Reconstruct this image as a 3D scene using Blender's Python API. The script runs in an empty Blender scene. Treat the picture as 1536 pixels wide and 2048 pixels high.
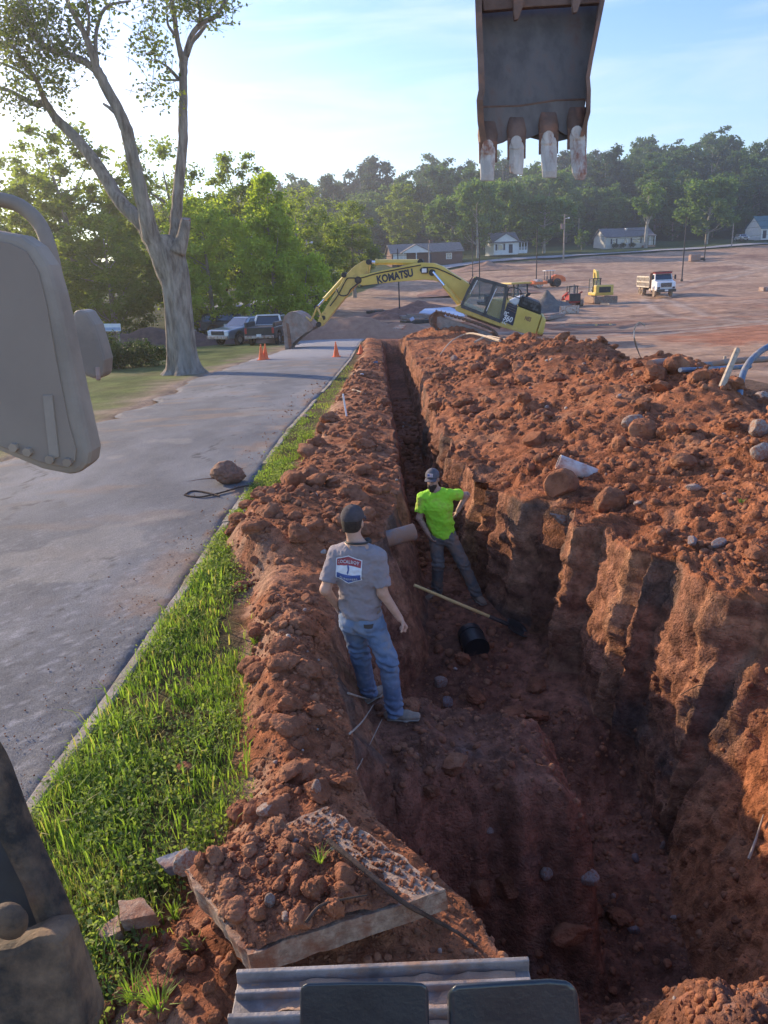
import bpy, math, random
import numpy as np
from mathutils import Vector, Matrix
from mathutils.bvhtree import BVHTree
rng = np.random.default_rng(7)
random.seed(7)
SC = bpy.context.scene
COL = SC.collection
# ------------------------------------------------------------------ camera, sky, sun, exposure
PITCH, ROLL, FPX, HCAM = math.radians(18), math.radians(2.5), 1479.0, 3.0
cam = bpy.data.cameras.new('camera'); camo = bpy.data.objects.new('camera', cam); COL.objects.link(camo)
cam.sensor_fit = 'VERTICAL'; cam.sensor_height = 24.0; cam.lens = FPX / 2048 * 24.0
cam.clip_start = 0.05; cam.clip_end = 3000
camM = Matrix.Translation((0, 0, HCAM)) @ Matrix.Rotation(math.pi / 2 - PITCH, 4, 'X') @ Matrix.Rotation(-ROLL, 4, 'Z')
camo.matrix_world = camM
SC.camera = camo
SUN_AZ, SUN_EL = math.radians(-50), math.radians(20)      # azimuth from +Y, negative = to the left
sdir = Vector((math.sin(SUN_AZ) * math.cos(SUN_EL), math.cos(SUN_AZ) * math.cos(SUN_EL), math.sin(SUN_EL)))
W = bpy.data.worlds.new('World'); SC.world = W; W.use_nodes = True
nt = W.node_tree; nt.nodes.clear()
def N(nt, t, **kw):
    n = nt.nodes.new(t)
    for k, v in kw.items(): setattr(n, k, v)
    return n
wo = N(nt, 'ShaderNodeOutputWorld'); bg = N(nt, 'ShaderNodeBackground'); bg.inputs[1].default_value = 0.15
sky = N(nt, 'ShaderNodeTexSky'); sky.sky_type = 'NISHITA'; sky.sun_disc = False
sky.sun_elevation = SUN_EL; sky.sun_rotation = SUN_AZ; sky.air_density = 1.0; sky.dust_density = 0.2; sky.ozone_density = 2.2
tc = N(nt, 'ShaderNodeTexCoord'); mp = N(nt, 'ShaderNodeMapping'); mp.inputs['Scale'].default_value = (1.2, 2.2, 9.0)
mp.inputs['Rotation'].default_value = (0.06, 0.10, 0.3)
nz = N(nt, 'ShaderNodeTexNoise'); nz.inputs['Scale'].default_value = 2.6; nz.inputs['Detail'].default_value = 9; nz.inputs['Roughness'].default_value = 0.58
nz.inputs['Distortion'].default_value = 0.6
rp = N(nt, 'ShaderNodeValToRGB'); rp.color_ramp.elements[0].position = 0.45; rp.color_ramp.elements[1].position = 0.80
mx = N(nt, 'ShaderNodeMix', data_type='RGBA'); mx.blend_type = 'MIX'
ml = N(nt, 'ShaderNodeMath', operation='MULTIPLY'); ml.inputs[1].default_value = 0.5
L = nt.links.new
L(tc.outputs['Generated'], mp.inputs[0]); L(mp.outputs[0], nz.inputs[0]); L(nz.outputs[0], rp.inputs[0])
L(rp.outputs[0], ml.inputs[0]); L(ml.outputs[0], mx.inputs[0]); L(sky.outputs[0], mx.inputs[6])
mx.inputs[7].default_value = (4.9, 5.0, 5.4, 1)
# pale humid air low over the horizon
sx = N(nt, 'ShaderNodeSeparateXYZ'); L(tc.outputs['Generated'], sx.inputs[0])
hr = N(nt, 'ShaderNodeMapRange'); hr.inputs[1].default_value = 0.0; hr.inputs[2].default_value = 0.26; hr.inputs[3].default_value = 0.2; hr.inputs[4].default_value = 0.0; L(sx.outputs[2], hr.inputs[0])
m2 = N(nt, 'ShaderNodeMix', data_type='RGBA'); L(hr.outputs[0], m2.inputs[0]); L(mx.outputs[2], m2.inputs[6]); m2.inputs[7].default_value = (3.2, 3.9, 4.9, 1)
hs = N(nt, 'ShaderNodeHueSaturation'); hs.inputs['Hue'].default_value = 0.516; hs.inputs['Saturation'].default_value = 1.32; hs.inputs['Value'].default_value = 1.0; L(m2.outputs[2], hs.inputs['Color']); L(hs.outputs[0], bg.inputs[0]); L(bg.outputs[0], wo.inputs[0])
sl = bpy.data.lights.new('sun', 'SUN'); sl.energy = 4.2; sl.angle = math.radians(0.6); sl.color = (1.0, 0.77, 0.52)
so = bpy.data.objects.new('sun', sl); COL.objects.link(so)
so.rotation_euler = (-sdir).to_track_quat('-Z', 'Y').to_euler()
SC.view_settings.view_transform = 'Standard'; SC.view_settings.look = 'None'
SC.view_settings.gamma = 1; SC.view_settings.use_curve_mapping = False
SC.view_settings.exposure = 1.05
SC.render.engine = 'CYCLES'
SC.cycles.use_denoising = True
SC.cycles.max_bounces = 8; SC.cycles.transparent_max_bounces = 8; SC.cycles.volume_bounces = 0
SC.cycles.volume_step_rate = 4

# ------------------------------------------------------------------ helpers
_M = np.array(camM.to_3x3())
def ray(u, v): return _M @ np.array([(u - 768) / FPX, -(v - 1024) / FPX, -1.0])
def atz(u, v, z=0.0):
    r = ray(u, v); return r * ((z - HCAM) / r[2]) + np.array([0, 0, HCAM])
def at(u, v, Y):
    r = ray(u, v); return r * (Y / r[1]) + np.array([0, 0, HCAM])
def hsh(ix, iy, iz, seed=0):
    h = (ix.astype(np.int64) * 374761393 + iy.astype(np.int64) * 668265263 + iz.astype(np.int64) * 1442695041 + seed * 974711) & 0xFFFFFFFF
    h = ((h ^ (h >> 13)) * 1274126177) & 0xFFFFFFFF
    h = ((h ^ (h >> 16)) * 2246822519) & 0xFFFFFFFF
    return ((h ^ (h >> 15)) & 0xFFFFFF) / float(0xFFFFFF)
def vn(x, y, z=None, seed=0):
    x = np.asarray(x, float); y = np.asarray(y, float)
    if z is None:
        xi, yi = np.floor(x), np.floor(y); fx, fy = x - xi, y - yi
        fx = fx * fx * (3 - 2 * fx); fy = fy * fy * (3 - 2 * fy); o = np.zeros_like(xi)
        a = hsh(xi, yi, o, seed); b = hsh(xi + 1, yi, o, seed); c = hsh(xi, yi + 1, o, seed); d = hsh(xi + 1, yi + 1, o, seed)
        return (a + (b - a) * fx) * (1 - fy) + (c + (d - c) * fx) * fy
    z = np.asarray(z, float); x, y, z = np.broadcast_arrays(x, y, z)
    xi, yi, zi = np.floor(x), np.floor(y), np.floor(z); fx, fy, fz = x - xi, y - yi, z - zi
    fx = fx * fx * (3 - 2 * fx); fy = fy * fy * (3 - 2 * fy); fz = fz * fz * (3 - 2 * fz)
    r = 0
    for k, wz in ((0, 1 - fz), (1, fz)):
        for j, wy in ((0, 1 - fy), (1, fy)):
            for i, wx in ((0, 1 - fx), (1, fx)):
                r = r + hsh(xi + i, yi + j, zi + k, seed) * wx * wy * wz
    return r
def fbm(x, y, z=None, oct=4, seed=0, gain=.5):
    s, a, t = 0, 1.0, 0
    for o in range(oct):
        f = 2.03 ** o
        s = s + a * (vn(np.asarray(x) * f + o * 7.3, np.asarray(y) * f + o * 3.1, None if z is None else np.asarray(z) * f, seed + o) - .5); t += a; a *= gain
    return s / t * 2
def caps(x, y, size, seed=0, dens=.8):            # embedded rounded stones as height
    x = x / size; y = y / size; xi, yi = np.floor(x), np.floor(y); out = np.zeros_like(x)
    for j in (-1, 0, 1):
        for i in (-1, 0, 1):
            cx, cy = xi + i, yi + j; o = np.zeros_like(cx)
            px = cx + .15 + .7 * hsh(cx, cy, o, seed + 1); py = cy + .15 + .7 * hsh(cx, cy, o, seed + 2)
            r = .15 + .38 * hsh(cx, cy, o, seed + 3) ** 1.5; r = r * (hsh(cx, cy, o, seed + 4) < dens)
            d2 = (x - px) ** 2 + ((y - py) * (0.7 + .6 * hsh(cx, cy, o, seed + 5))) ** 2
            out = np.maximum(out, np.sqrt(np.maximum(r * r - d2, 0)))
    return out * size
def sst(a, b, x):
    t = np.clip((x - a) / (b - a), 0, 1); return t * t * (3 - 2 * t)
def mesh_np(name, V, F, smooth=False, mats=None, midx=None, col=None, colname='Col'):
    """V (n,3), F (m,k) int array or list of lists"""
    me = bpy.data.meshes.new(name)
    V = np.asarray(V, np.float32)
    if isinstance(F, np.ndarray):
        k = F.shape[1]; m = F.shape[0]
        me.vertices.add(len(V)); me.vertices.foreach_set('co', V.ravel())
        me.loops.add(m * k); me.loops.foreach_set('vertex_index', F.ravel().astype(np.int32))
        me.polygons.add(m); me.polygons.foreach_set('loop_start', np.arange(0, m * k, k, dtype=np.int32))
        me.update(calc_edges=True)
    else:
        me.from_pydata([tuple(map(float, v)) for v in V], [], [tuple(int(i) for i in f) for f in F]); me.update()
    me.polygons.foreach_set('use_smooth', np.full(len(me.polygons), smooth, bool))
    if mats:
        for m_ in (mats if isinstance(mats, (list, tuple)) else [mats]): me.materials.append(m_)
    if midx is not None: me.polygons.foreach_set('material_index', np.asarray(midx, np.int32))
    if col is not None:
        a = me.color_attributes.new(colname, 'FLOAT_COLOR', 'POINT')
        c = np.ones((len(V), 4), np.float32); c[:, :3] = col; a.data.foreach_set('color', c.ravel())
    me.update(); return me
def link(name, me, parent=None):
    o = bpy.data.objects.new(name, me); COL.objects.link(o)
    if parent is not None: o.parent = parent
    return o
def tag(o, label=None, cat=None, group=None, kind=None):
    if label: o['label'] = label
    if cat: o['category'] = cat
    if group: o['group'] = group
    if kind: o['kind'] = kind
    return o
def thing(name, label, cat, loc=(0, 0, 0), rz=0.0, group=None, scale=1.0):
    o = bpy.data.objects.new(name, None); COL.objects.link(o); o.location = tuple(map(float, loc)); o.rotation_euler = (0, 0, rz)
    o.scale = (scale,) * 3; o.empty_display_size = .2
    return tag(o, label, cat, group)
def struct(name, me): return tag(link(name, me), kind='structure')
def dup(root, loc, rz=0.0, label=None, scale=1.0, group=None):
    r = root.copy(); COL.objects.link(r); r.location = tuple(map(float, loc)); r.rotation_euler = (0, 0, rz)
    r.scale = (scale,) * 3 if np.isscalar(scale) else scale
    if label: r['label'] = label
    if group: r['group'] = group
    for ch in list(root.children):
        c = ch.copy(); COL.objects.link(c); c.parent = r
        for g in list(ch.children):
            d = g.copy(); COL.objects.link(d); d.parent = c
    return r
class MB:
    def __init__(s): s.V = []; s.F = []; s.I = []; s.mi = 0
    def add(s, V, F):
        n = len(s.V); s.V += [tuple(map(float, v)) for v in V]; s.F += [[int(i) + n for i in f] for f in F]; s.I += [s.mi] * len(F); return s
    def m(s, i): s.mi = i; return s
    def taper(s, c, b, t, z0, z1, off=(0, 0), R=None):      # bottom size b, top size t
        V = []
        for (sx, sy), z, o in ((b, z0, (0, 0)), (t, z1, off)):
            for dx, dy in ((-1, -1), (1, -1), (1, 1), (-1, 1)): V.append(Vector((c[0] + o[0] + dx * sx / 2, c[1] + o[1] + dy * sy / 2, (c[2] if len(c) > 2 else 0) + z)))
        if R is not None: V = [R @ v for v in V]
        return s.add(V, [(3, 2, 1, 0), (4, 5, 6, 7), (0, 1, 5, 4), (1, 2, 6, 5), (2, 3, 7, 6), (3, 0, 4, 7)])
    def box(s, c, d, R=None):
        V = [Vector((dx * d[0] / 2, dy * d[1] / 2, dz * d[2] / 2)) for dz in (-1, 1) for dx, dy in ((-1, -1), (1, -1), (1, 1), (-1, 1))]
        if R is not None: V = [R @ v for v in V]
        V = [v + Vector(c) for v in V]
        return s.add(V, [(3, 2, 1, 0), (4, 5, 6, 7), (0, 1, 5, 4), (1, 2, 6, 5), (2, 3, 7, 6), (3, 0, 4, 7)])
    def beam(s, a, b, w, h=None, up=(0, 0, 1)):
        a, b = Vector(a), Vector(b); d = (b - a).normalized(); sd = d.cross(Vector(up))
        if sd.length < 1e-4: sd = d.cross(Vector((1, 0, 0)))
        sd.normalize(); u = sd.cross(d); h = w if h is None else h; V = []
        for p in (a, b):
            for x, y in ((-1, -1), (1, -1), (1, 1), (-1, 1)): V.append(p + sd * x * w / 2 + u * y * h / 2)
        return s.add(V, [(3, 2, 1, 0), (4, 5, 6, 7), (0, 1, 5, 4), (1, 2, 6, 5), (2, 3, 7, 6), (3, 0, 4, 7)])
    def tube(s, pts, rad, n=8, caps_=True):
        pts = [Vector(p) for p in pts]; rad = [rad] * len(pts) if np.isscalar(rad) else list(rad); V = []; F = []; pu = None
        for i, p in enumerate(pts):
            d = (pts[min(i + 1, len(pts) - 1)] - pts[max(i - 1, 0)]).normalized()
            u = pu - d * pu.dot(d) if pu is not None else d.orthogonal()
            if u.length < 1e-5: u = d.orthogonal()
            u.normalize(); pu = u; w = d.cross(u)
            for k in range(n):
                a = 2 * math.pi * k / n; V.append(p + (u * math.cos(a) + w * math.sin(a)) * rad[i])
        for i in range(len(pts) - 1):
            for k in range(n):
                k2 = (k + 1) % n; F.append((i * n + k, i * n + k2, (i + 1) * n + k2, (i + 1) * n + k))
        if caps_: F.append(tuple(range(n - 1, -1, -1))); F.append(tuple((len(pts) - 1) * n + k for k in range(n)))
        return s.add(V, F)
    def prism(s, ring, vec):
        A = [Vector(p) for p in ring]; v = Vector(vec); B = [p + v for p in A]; n = len(A)
        nrm = Vector((0, 0, 0))
        for i in range(n): nrm += A[i].cross(A[(i + 1) % n])
        if nrm.dot(v) > 0: A, B = B, A
        F = [tuple(range(n)), tuple(range(2 * n - 1, n - 1, -1))]
        F += [(i, n + i, n + (i + 1) % n, (i + 1) % n) for i in range(n)]
        return s.add(A + B, F)
    def ball(s, c, r, n=10, m=7, sc=(1, 1, 1), R=None):
        V = [(0, 0, 1)]; F = []
        for j in range(1, m):
            for k in range(n):
                a, t = 2 * math.pi * k / n, math.pi * j / m; V.append((math.sin(t) * math.cos(a), math.sin(t) * math.sin(a), math.cos(t)))
        V.append((0, 0, -1)); V = [Vector((v[0] * sc[0] * r, v[1] * sc[1] * r, v[2] * sc[2] * r)) for v in V]
        if R is not None: V = [R @ v for v in V]
        V = [v + Vector(c) for v in V]
        for k in range(n): F.append((0, 1 + k, 1 + (k + 1) % n))
        for j in range(m - 2):
            for k in range(n):
                a = 1 + j * n + k; b = 1 + j * n + (k + 1) % n; F.append((a, a + n, b + n, b))
        e = len(V) - 1; o = 1 + (m - 2) * n
        for k in range(n): F.append((o + k, e, o + (k + 1) % n))
        return s.add(V, F)
    def build(s, name, mats, parent=None, smooth=False, bevel=0, auto=None, local=None):
        V = s.V
        if local is not None:
            inv = local.inverted(); V = [inv @ Vector(v) for v in V]
        mats = mats if isinstance(mats, (list, tuple)) else [mats]
        me = mesh_np(name, np.array([tuple(v) for v in V]), s.F, smooth, mats, s.I)
        o = link(name, me, parent)
        if bevel:
            b = o.modifiers.new('bevel', 'BEVEL'); b.width = bevel; b.segments = 2; b.limit_method = 'ANGLE'; b.angle_limit = math.radians(35)
        if auto: me.set_sharp_from_angle(angle=math.radians(auto))
        return o
def smooth_path(pts, n=6):
    pts = [Vector(p) for p in pts]; out = []
    for i in range(len(pts) - 1):
        p0 = pts[max(i - 1, 0)]; p1 = pts[i]; p2 = pts[i + 1]; p3 = pts[min(i + 2, len(pts) - 1)]
        for k in range(n):
            t = k / n
            out.append(.5 * ((2 * p1) + (p2 - p0) * t + (2 * p0 - 5 * p1 + 4 * p2 - p3) * t * t + (3 * p1 - p0 - 3 * p2 + p3) * t ** 3))
    out.append(pts[-1]); return out
def lerp_list(v, n):
    x = np.linspace(0, len(v) - 1, n); return list(np.interp(x, range(len(v)), v))

# ------------------------------------------------------------------ materials
def mat(name, c1, c2=None, rough=.7, scale=4.0, bump=0.0, bscale=30.0, metal=0.0, c3=None, s3=1.0, p3=(.55, .7), coat=0.0, spec=.4, trans=0.0, coords='Object', dist=0.02, detail=6, stretch=None, vcol=None, ior=None, alpha=None):
    m = bpy.data.materials.new(name); m.use_nodes = True; t = m.node_tree; l = t.links.new
    b = t.nodes['Principled BSDF']; b.inputs['Roughness'].default_value = rough; b.inputs['Metallic'].default_value = metal
    b.inputs['Specular IOR Level'].default_value = spec; b.inputs['Coat Weight'].default_value = coat
    tcn = N(t, 'ShaderNodeTexCoord'); src = tcn.outputs['Object']
    if coords == 'World': src = N(t, 'ShaderNodeNewGeometry').outputs['Position']
    if stretch:
        mpn = N(t, 'ShaderNodeMapping'); mpn.inputs['Scale'].default_value = stretch; l(src, mpn.inputs[0]); src = mpn.outputs[0]
    out = None
    if vcol:
        vc = N(t, 'ShaderNodeVertexColor', layer_name=vcol); out = vc.outputs[0]
    if c2 is not None:
        n1 = N(t, 'ShaderNodeTexNoise'); n1.inputs['Scale'].default_value = scale; n1.inputs['Detail'].default_value = detail; n1.inputs['Roughness'].default_value = .62; l(src, n1.inputs[0])
        r1 = N(t, 'ShaderNodeValToRGB'); r1.color_ramp.elements[0].position = .36; r1.color_ramp.elements[1].position = .64; l(n1.outputs[0], r1.inputs[0])
        if vcol:      # c1,c2 are then multipliers
            r1.color_ramp.elements[0].color = (*c1, 1); r1.color_ramp.elements[1].color = (*c2, 1)
            mm = N(t, 'ShaderNodeMix', data_type='RGBA', blend_type='MULTIPLY'); mm.inputs[0].default_value = 1; l(out, mm.inputs[6]); l(r1.outputs[0], mm.inputs[7]); out = mm.outputs[2]
        else:
            r1.color_ramp.elements[0].color = (*c1, 1); r1.color_ramp.elements[1].color = (*c2, 1); out = r1.outputs[0]
    if c3 is not None:
        n3 = N(t, 'ShaderNodeTexNoise'); n3.inputs['Scale'].default_value = s3; n3.inputs['Detail'].default_value = 8; n3.inputs['Roughness'].default_value = .65; l(src, n3.inputs[0])
        r3 = N(t, 'ShaderNodeValToRGB'); r3.color_ramp.elements[0].position = p3[0]; r3.color_ramp.elements[1].position = p3[1]; l(n3.outputs[0], r3.inputs[0])
        mm = N(t, 'ShaderNodeMix', data_type='RGBA'); l(r3.outputs[0], mm.inputs[0])
        if out is not None: l(out, mm.inputs[6])
        else: mm.inputs[6].default_value = (*c1, 1)
        mm.inputs[7].default_value = (*c3, 1); out = mm.outputs[2]
    if out is not None: l(out, b.inputs['Base Color'])
    else: b.inputs['Base Color'].default_value = (*c1, 1)
    if bump:
        nb = N(t, 'ShaderNodeTexNoise'); nb.inputs['Scale'].default_value = bscale; nb.inputs['Detail'].default_value = 8; nb.inputs['Roughness'].default_value = .65; l(src, nb.inputs[0])
        bp = N(t, 'ShaderNodeBump'); bp.inputs['Strength'].default_value = bump; bp.inputs['Distance'].default_value = dist; l(nb.outputs[0], bp.inputs['Height']); l(bp.outputs[0], b.inputs['Normal'])
    if trans:
        tr = N(t, 'ShaderNodeBsdfTranslucent'); ms = N(t, 'ShaderNodeMixShader'); ms.inputs[0].default_value = trans
        if out is not None:
            br = N(t, 'ShaderNodeMix', data_type='RGBA', blend_type='MULTIPLY'); br.inputs[0].default_value = 1; l(out, br.inputs[6]); br.inputs[7].default_value = (1.5, 1.7, .7, 1); l(br.outputs[2], tr.inputs[0])
        else: tr.inputs[0].default_value = (c1[0] * 1.5, c1[1] * 1.7, c1[2] * .7, 1)
        o = t.nodes['Material Output']; l(b.outputs[0], ms.inputs[1]); l(tr.outputs[0], ms.inputs[2]); l(ms.outputs[0], o.inputs[0])
    return m
M = {}
M['earth'] = mat('earth', (.62, .60, .58), (1.35, 1.3, 1.25), .95, 9.0, .9, 26.0, coords='World', vcol='Col', spec=.15, dist=.03, c3=None)
def crumb(m_, sc=34.0, st=.8, dist=.02):
    t = m_.node_tree; b = t.nodes['Principled BSDF']; old = b.inputs['Normal'].links[0].from_node
    g = N(t, 'ShaderNodeNewGeometry'); n1 = N(t, 'ShaderNodeTexNoise'); n1.inputs['Scale'].default_value = 8; t.links.new(g.outputs['Position'], n1.inputs[0])
    ad = N(t, 'ShaderNodeMix', data_type='RGBA', blend_type='ADD'); ad.inputs[0].default_value = .12; t.links.new(g.outputs['Position'], ad.inputs[6]); t.links.new(n1.outputs['Color'], ad.inputs[7])
    v = N(t, 'ShaderNodeTexVoronoi'); v.inputs['Scale'].default_value = sc; v.inputs['Detail'].default_value = 2; t.links.new(ad.outputs[2], v.inputs['Vector'])
    bp = N(t, 'ShaderNodeBump'); bp.invert = True; bp.inputs['Strength'].default_value = st; bp.inputs['Distance'].default_value = dist
    t.links.new(v.outputs['Distance'], bp.inputs['Height']); t.links.new(bp.outputs[0], old.inputs['Normal'])
crumb(M['earth'])
M['clod'] = mat('clod', (.17, .070, .038), (.35, .15, .08), .95, 5.0, .8, 22.0, coords='World', spec=.12, c3=(.36, .19, .11), s3=2.2, p3=(.52, .72), dist=.02)
M['terrain'] = mat('terrain', (.7, .68, .66), (1.25, 1.25, 1.25), .95, .9, .8, 1.6, coords='World', vcol='Col', spec=.1, dist=.15, detail=10)
crumb(M['clod'], 46.0, .6, .012)
M['stone'] = mat('stone', (.22, .19, .17), (.42, .36, .31), .85, 14, .7, 40, coords='Object', c3=(.30, .14, .08), s3=5, p3=(.45, .6))
M['palestone'] = mat('palestone', (.28, .24, .21), (.42, .38, .34), .85, 14, .6, 40, c3=(.30, .14, .085), s3=5, p3=(.42, .6))
M['bluestone'] = mat('bluestone', (.15, .16, .18), (.27, .28, .30), .8, 14, .6, 40, c3=(.24, .11, .07), s3=5, p3=(.42, .6))
M['concrete'] = mat('concrete', (.26, .17, .12), (.50, .37, .27), .95, 22, 1.0, 70, c3=(.27, .12, .07), s3=6, p3=(.46, .62), dist=.012)
crumb(M['concrete'], 60, .5, .008)
M['kerb'] = mat('kerb', (.26, .22, .19), (.42, .37, .31), .95, 6, .8, 30, coords='World', c3=(.22, .19, .10), s3=2.2, p3=(.45, .62))
M['asphalt'] = mat('asphalt', (.75, .75, .75), (1.25, 1.25, 1.25), .85, 60, 1.0, 90, coords='World', vcol='Col', spec=.35, dist=.02, detail=8)
M['bark'] = mat('bark', (.17, .14, .115), (.42, .36, .30), .95, 5.5, 1.0, 13, stretch=(1, 1, .22), spec=.1, dist=.12, c3=(.26, .25, .22), s3=1.2, p3=(.5, .7))
M['barkpale'] = mat('barkpale', (.25, .23, .20), (.42, .40, .36), .95, 1.5, .4, 6, spec=.1)
M['wood'] = mat('wood', (.30, .24, .18), (.45, .37, .28), .9, 8, .5, 40, stretch=(3, 3, .4))
M['yellow'] = mat('yellow', (.52, .36, .09), (.66, .47, .13), .5, 2.0, .15, 12, c3=(.34, .19, .09), s3=3.2, p3=(.56, .74), coat=.1)
M['yellow_clean'] = mat('yellow_clean', (.58, .42, .09), (.68, .50, .12), .4, 1.2, .1, 8, c3=(.42, .26, .12), s3=2.2, p3=(.64, .8), coat=.15)
M['navy'] = mat('navy', (.018, .022, .045), (.03, .035, .06), .4, 6, 0)
M['black'] = mat('black', (.018, .018, .02), (.04, .038, .036), .6, 5, .2, 30, c3=(.13, .08, .05), s3=3.5, p3=(.55, .8))
M['rubber'] = mat('rubber', (.02, .02, .02), (.04, .036, .033), .85, 9, .4, 30, c3=(.17, .10, .065), s3=4, p3=(.45, .7))
M['mudtyre'] = mat('mudtyre', (.30, .22, .15), (.42, .33, .24), .95, 9, .5, 30)
M['steel'] = mat('steel', (.42, .36, .32), (.55, .50, .46), .5, 6, .2, 40, metal=.5, c3=(.25, .11, .06), s3=5, p3=(.45, .65))
M['chrome'] = mat('chrome', (.75, .76, .78), None, .15, metal=1.0)
M['rust'] = mat('rust', (.16, .085, .055), (.27, .15, .10), .85, 6, .4, 40, c3=(.30, .13, .07), s3=4, p3=(.5, .7))
M['trackmud'] = mat('trackmud', (.17, .12, .09), (.32, .23, .17), .9, 6, .6, 30, c3=(.30, .13, .075), s3=4, p3=(.5, .7))
M['white'] = mat('white', (.62, .63, .64), (.74, .75, .76), .5, 3, .1, 20)
M['whitepaint'] = mat('whitepaint', (.66, .68, .70), (.78, .80, .82), .35, 3, .05, 20, coat=.3)
M['silver'] = mat('silver', (.30, .33, .37), (.36, .39, .43), .3, 3, 0, metal=.6, coat=.5)
M['red'] = mat('red', (.36, .03, .03), (.45, .05, .04), .4, 3, 0, coat=.3)
M['orange'] = mat('orange', (.72, .14, .03), (.80, .20, .05), .5, 3, .1, 20, c3=(.42, .2, .12), s3=3, p3=(.6, .8))
M['cone'] = mat('cone', (.85, .13, .03), (.9, .2, .06), .5, 5, 0)
M['glass'] = mat('glass', (.03, .04, .05), None, .06, spec=.9, coat=.6)
M['dglass'] = mat('dglass', (.015, .02, .022), None, .1, spec=.8)
def leafmat(name, a, b, trans=.45, rough=.55):
    return mat(name, a, b, rough, .35, 0, coords='World', trans=trans, spec=.25)
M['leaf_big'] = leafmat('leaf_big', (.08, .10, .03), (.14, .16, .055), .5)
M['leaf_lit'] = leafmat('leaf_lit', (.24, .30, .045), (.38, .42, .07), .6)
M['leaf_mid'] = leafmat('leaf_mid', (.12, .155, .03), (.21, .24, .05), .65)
M['leaf_far'] = leafmat('leaf_far', (.05, .092, .024), (.09, .145, .036), .38)
M['leaf_far2'] = leafmat('leaf_far2', (.09, .15, .04), (.16, .22, .065), .4)
M['leaf_pine'] = leafmat('leaf_pine', (.03, .06, .022), (.05, .085, .03), .25)
M['bush'] = leafmat('bush', (.035, .06, .02), (.07, .10, .03), .3)
# ------------------------------------------------------------------ terrain
_by = [-50, 15, 32, 45, 62, 80, 95, 120, 150, 185, 240, 300, 360, 450, 900]
_bz = [0, 0, -.6, -.95, -1.9, -1.65, -1.6, -.5, 1.6, 4.0, 8.3, 17, 27, 33, 36]
def hb(x, y):
    x = np.asarray(x, float); y = np.asarray(y, float)
    z = np.interp(y, _by, _bz)
    k = np.interp(x, [-200, -60, -20, 60, 150, 300], [.3, .4, .8, 1.0, 1.4, 1.6])
    hill = np.maximum(z - 8.3, 0); z = np.minimum(z, 8.3) + hill * k
    fl = sst(150, 230, y) * np.interp(x, [-120, -30], [2.6, 0]); z = z - fl
    z = z + .55 * np.exp(-((x - 3.6) / 2.6) ** 2 - ((y - 39.5) / 3.2) ** 2) + 1.0 * np.exp(-((x - 9) / 5.) ** 2 - ((y - 58) / 4) ** 2) * sst(2, 6, x)
    far = sst(30, 60, y)
    z = z + far * sst(5, 14, np.abs(x + 3)) * (fbm(x / 14, y / 14, oct=3, seed=5) * .35)
    return z
def roadx(y):   # left and right edge of the near road
    r = np.interp(y, [-10, 3.6, 6.6, 9, 13.2, 16.6, 24, 32.7, 45, 52, 60], [-2.2, -2.2, -2.07, -2.03, -1.93, -1.78, -1.5, -1.2, -.95, -.8, -.6])
    l = np.interp(y, [-10, 5, 13, 16, 20, 27.5, 33, 41, 47, 52, 60], [-7.6, -7.3, -6.95, -6.5, -6.3, -6.7, -6.2, -5.0, -4.6, -6.5, -11])
    return l, r
def tyretracks(x, y):      # broad curved wheel ruts on the site, returned as 0..1
    s = np.zeros_like(x)
    for (cx, cy, r, w, a) in ((62, 8, 38, .5, 1), (62, 8, 40.2, .5, 1), (70, 20, 40, .45, .8), (70, 20, 42.3, .45, .8), (-20, 130, 92, .6, .7), (-20, 130, 94.4, .6, .7), (50, 160, 80, .6, .6), (50, 160, 82.5, .6, .6), (120, 60, 90, .5, .7), (120, 60, 92.3, .5, .7), (20, -40, 92, .5, .8), (20, -40, 94.2, .5, .8), (10, -60, 128, .5, .6), (10, -60, 130, .5, .6)):
        d = np.abs(np.hypot(x - cx, y - cy) - r - 1.2 * fbm(x / 9, y / 9, oct=2, seed=int(r)))
        s = np.maximum(s, a * np.exp(-(d / w) ** 2))
    return s
def lin(a, b, k): return np.array(a)[None, :] * (1 - k[:, None]) + np.array(b)[None, :] * k[:, None]
def mixc(c, b, k): return c * (1 - k[:, None]) + np.array(b)[None, :] * k[:, None]
def siteedge(x): return np.interp(x, [-200, -60, -14, -4, 6, 30, 100, 300], [20, 60, 68, 120, 158, 183, 200, 235])
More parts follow.
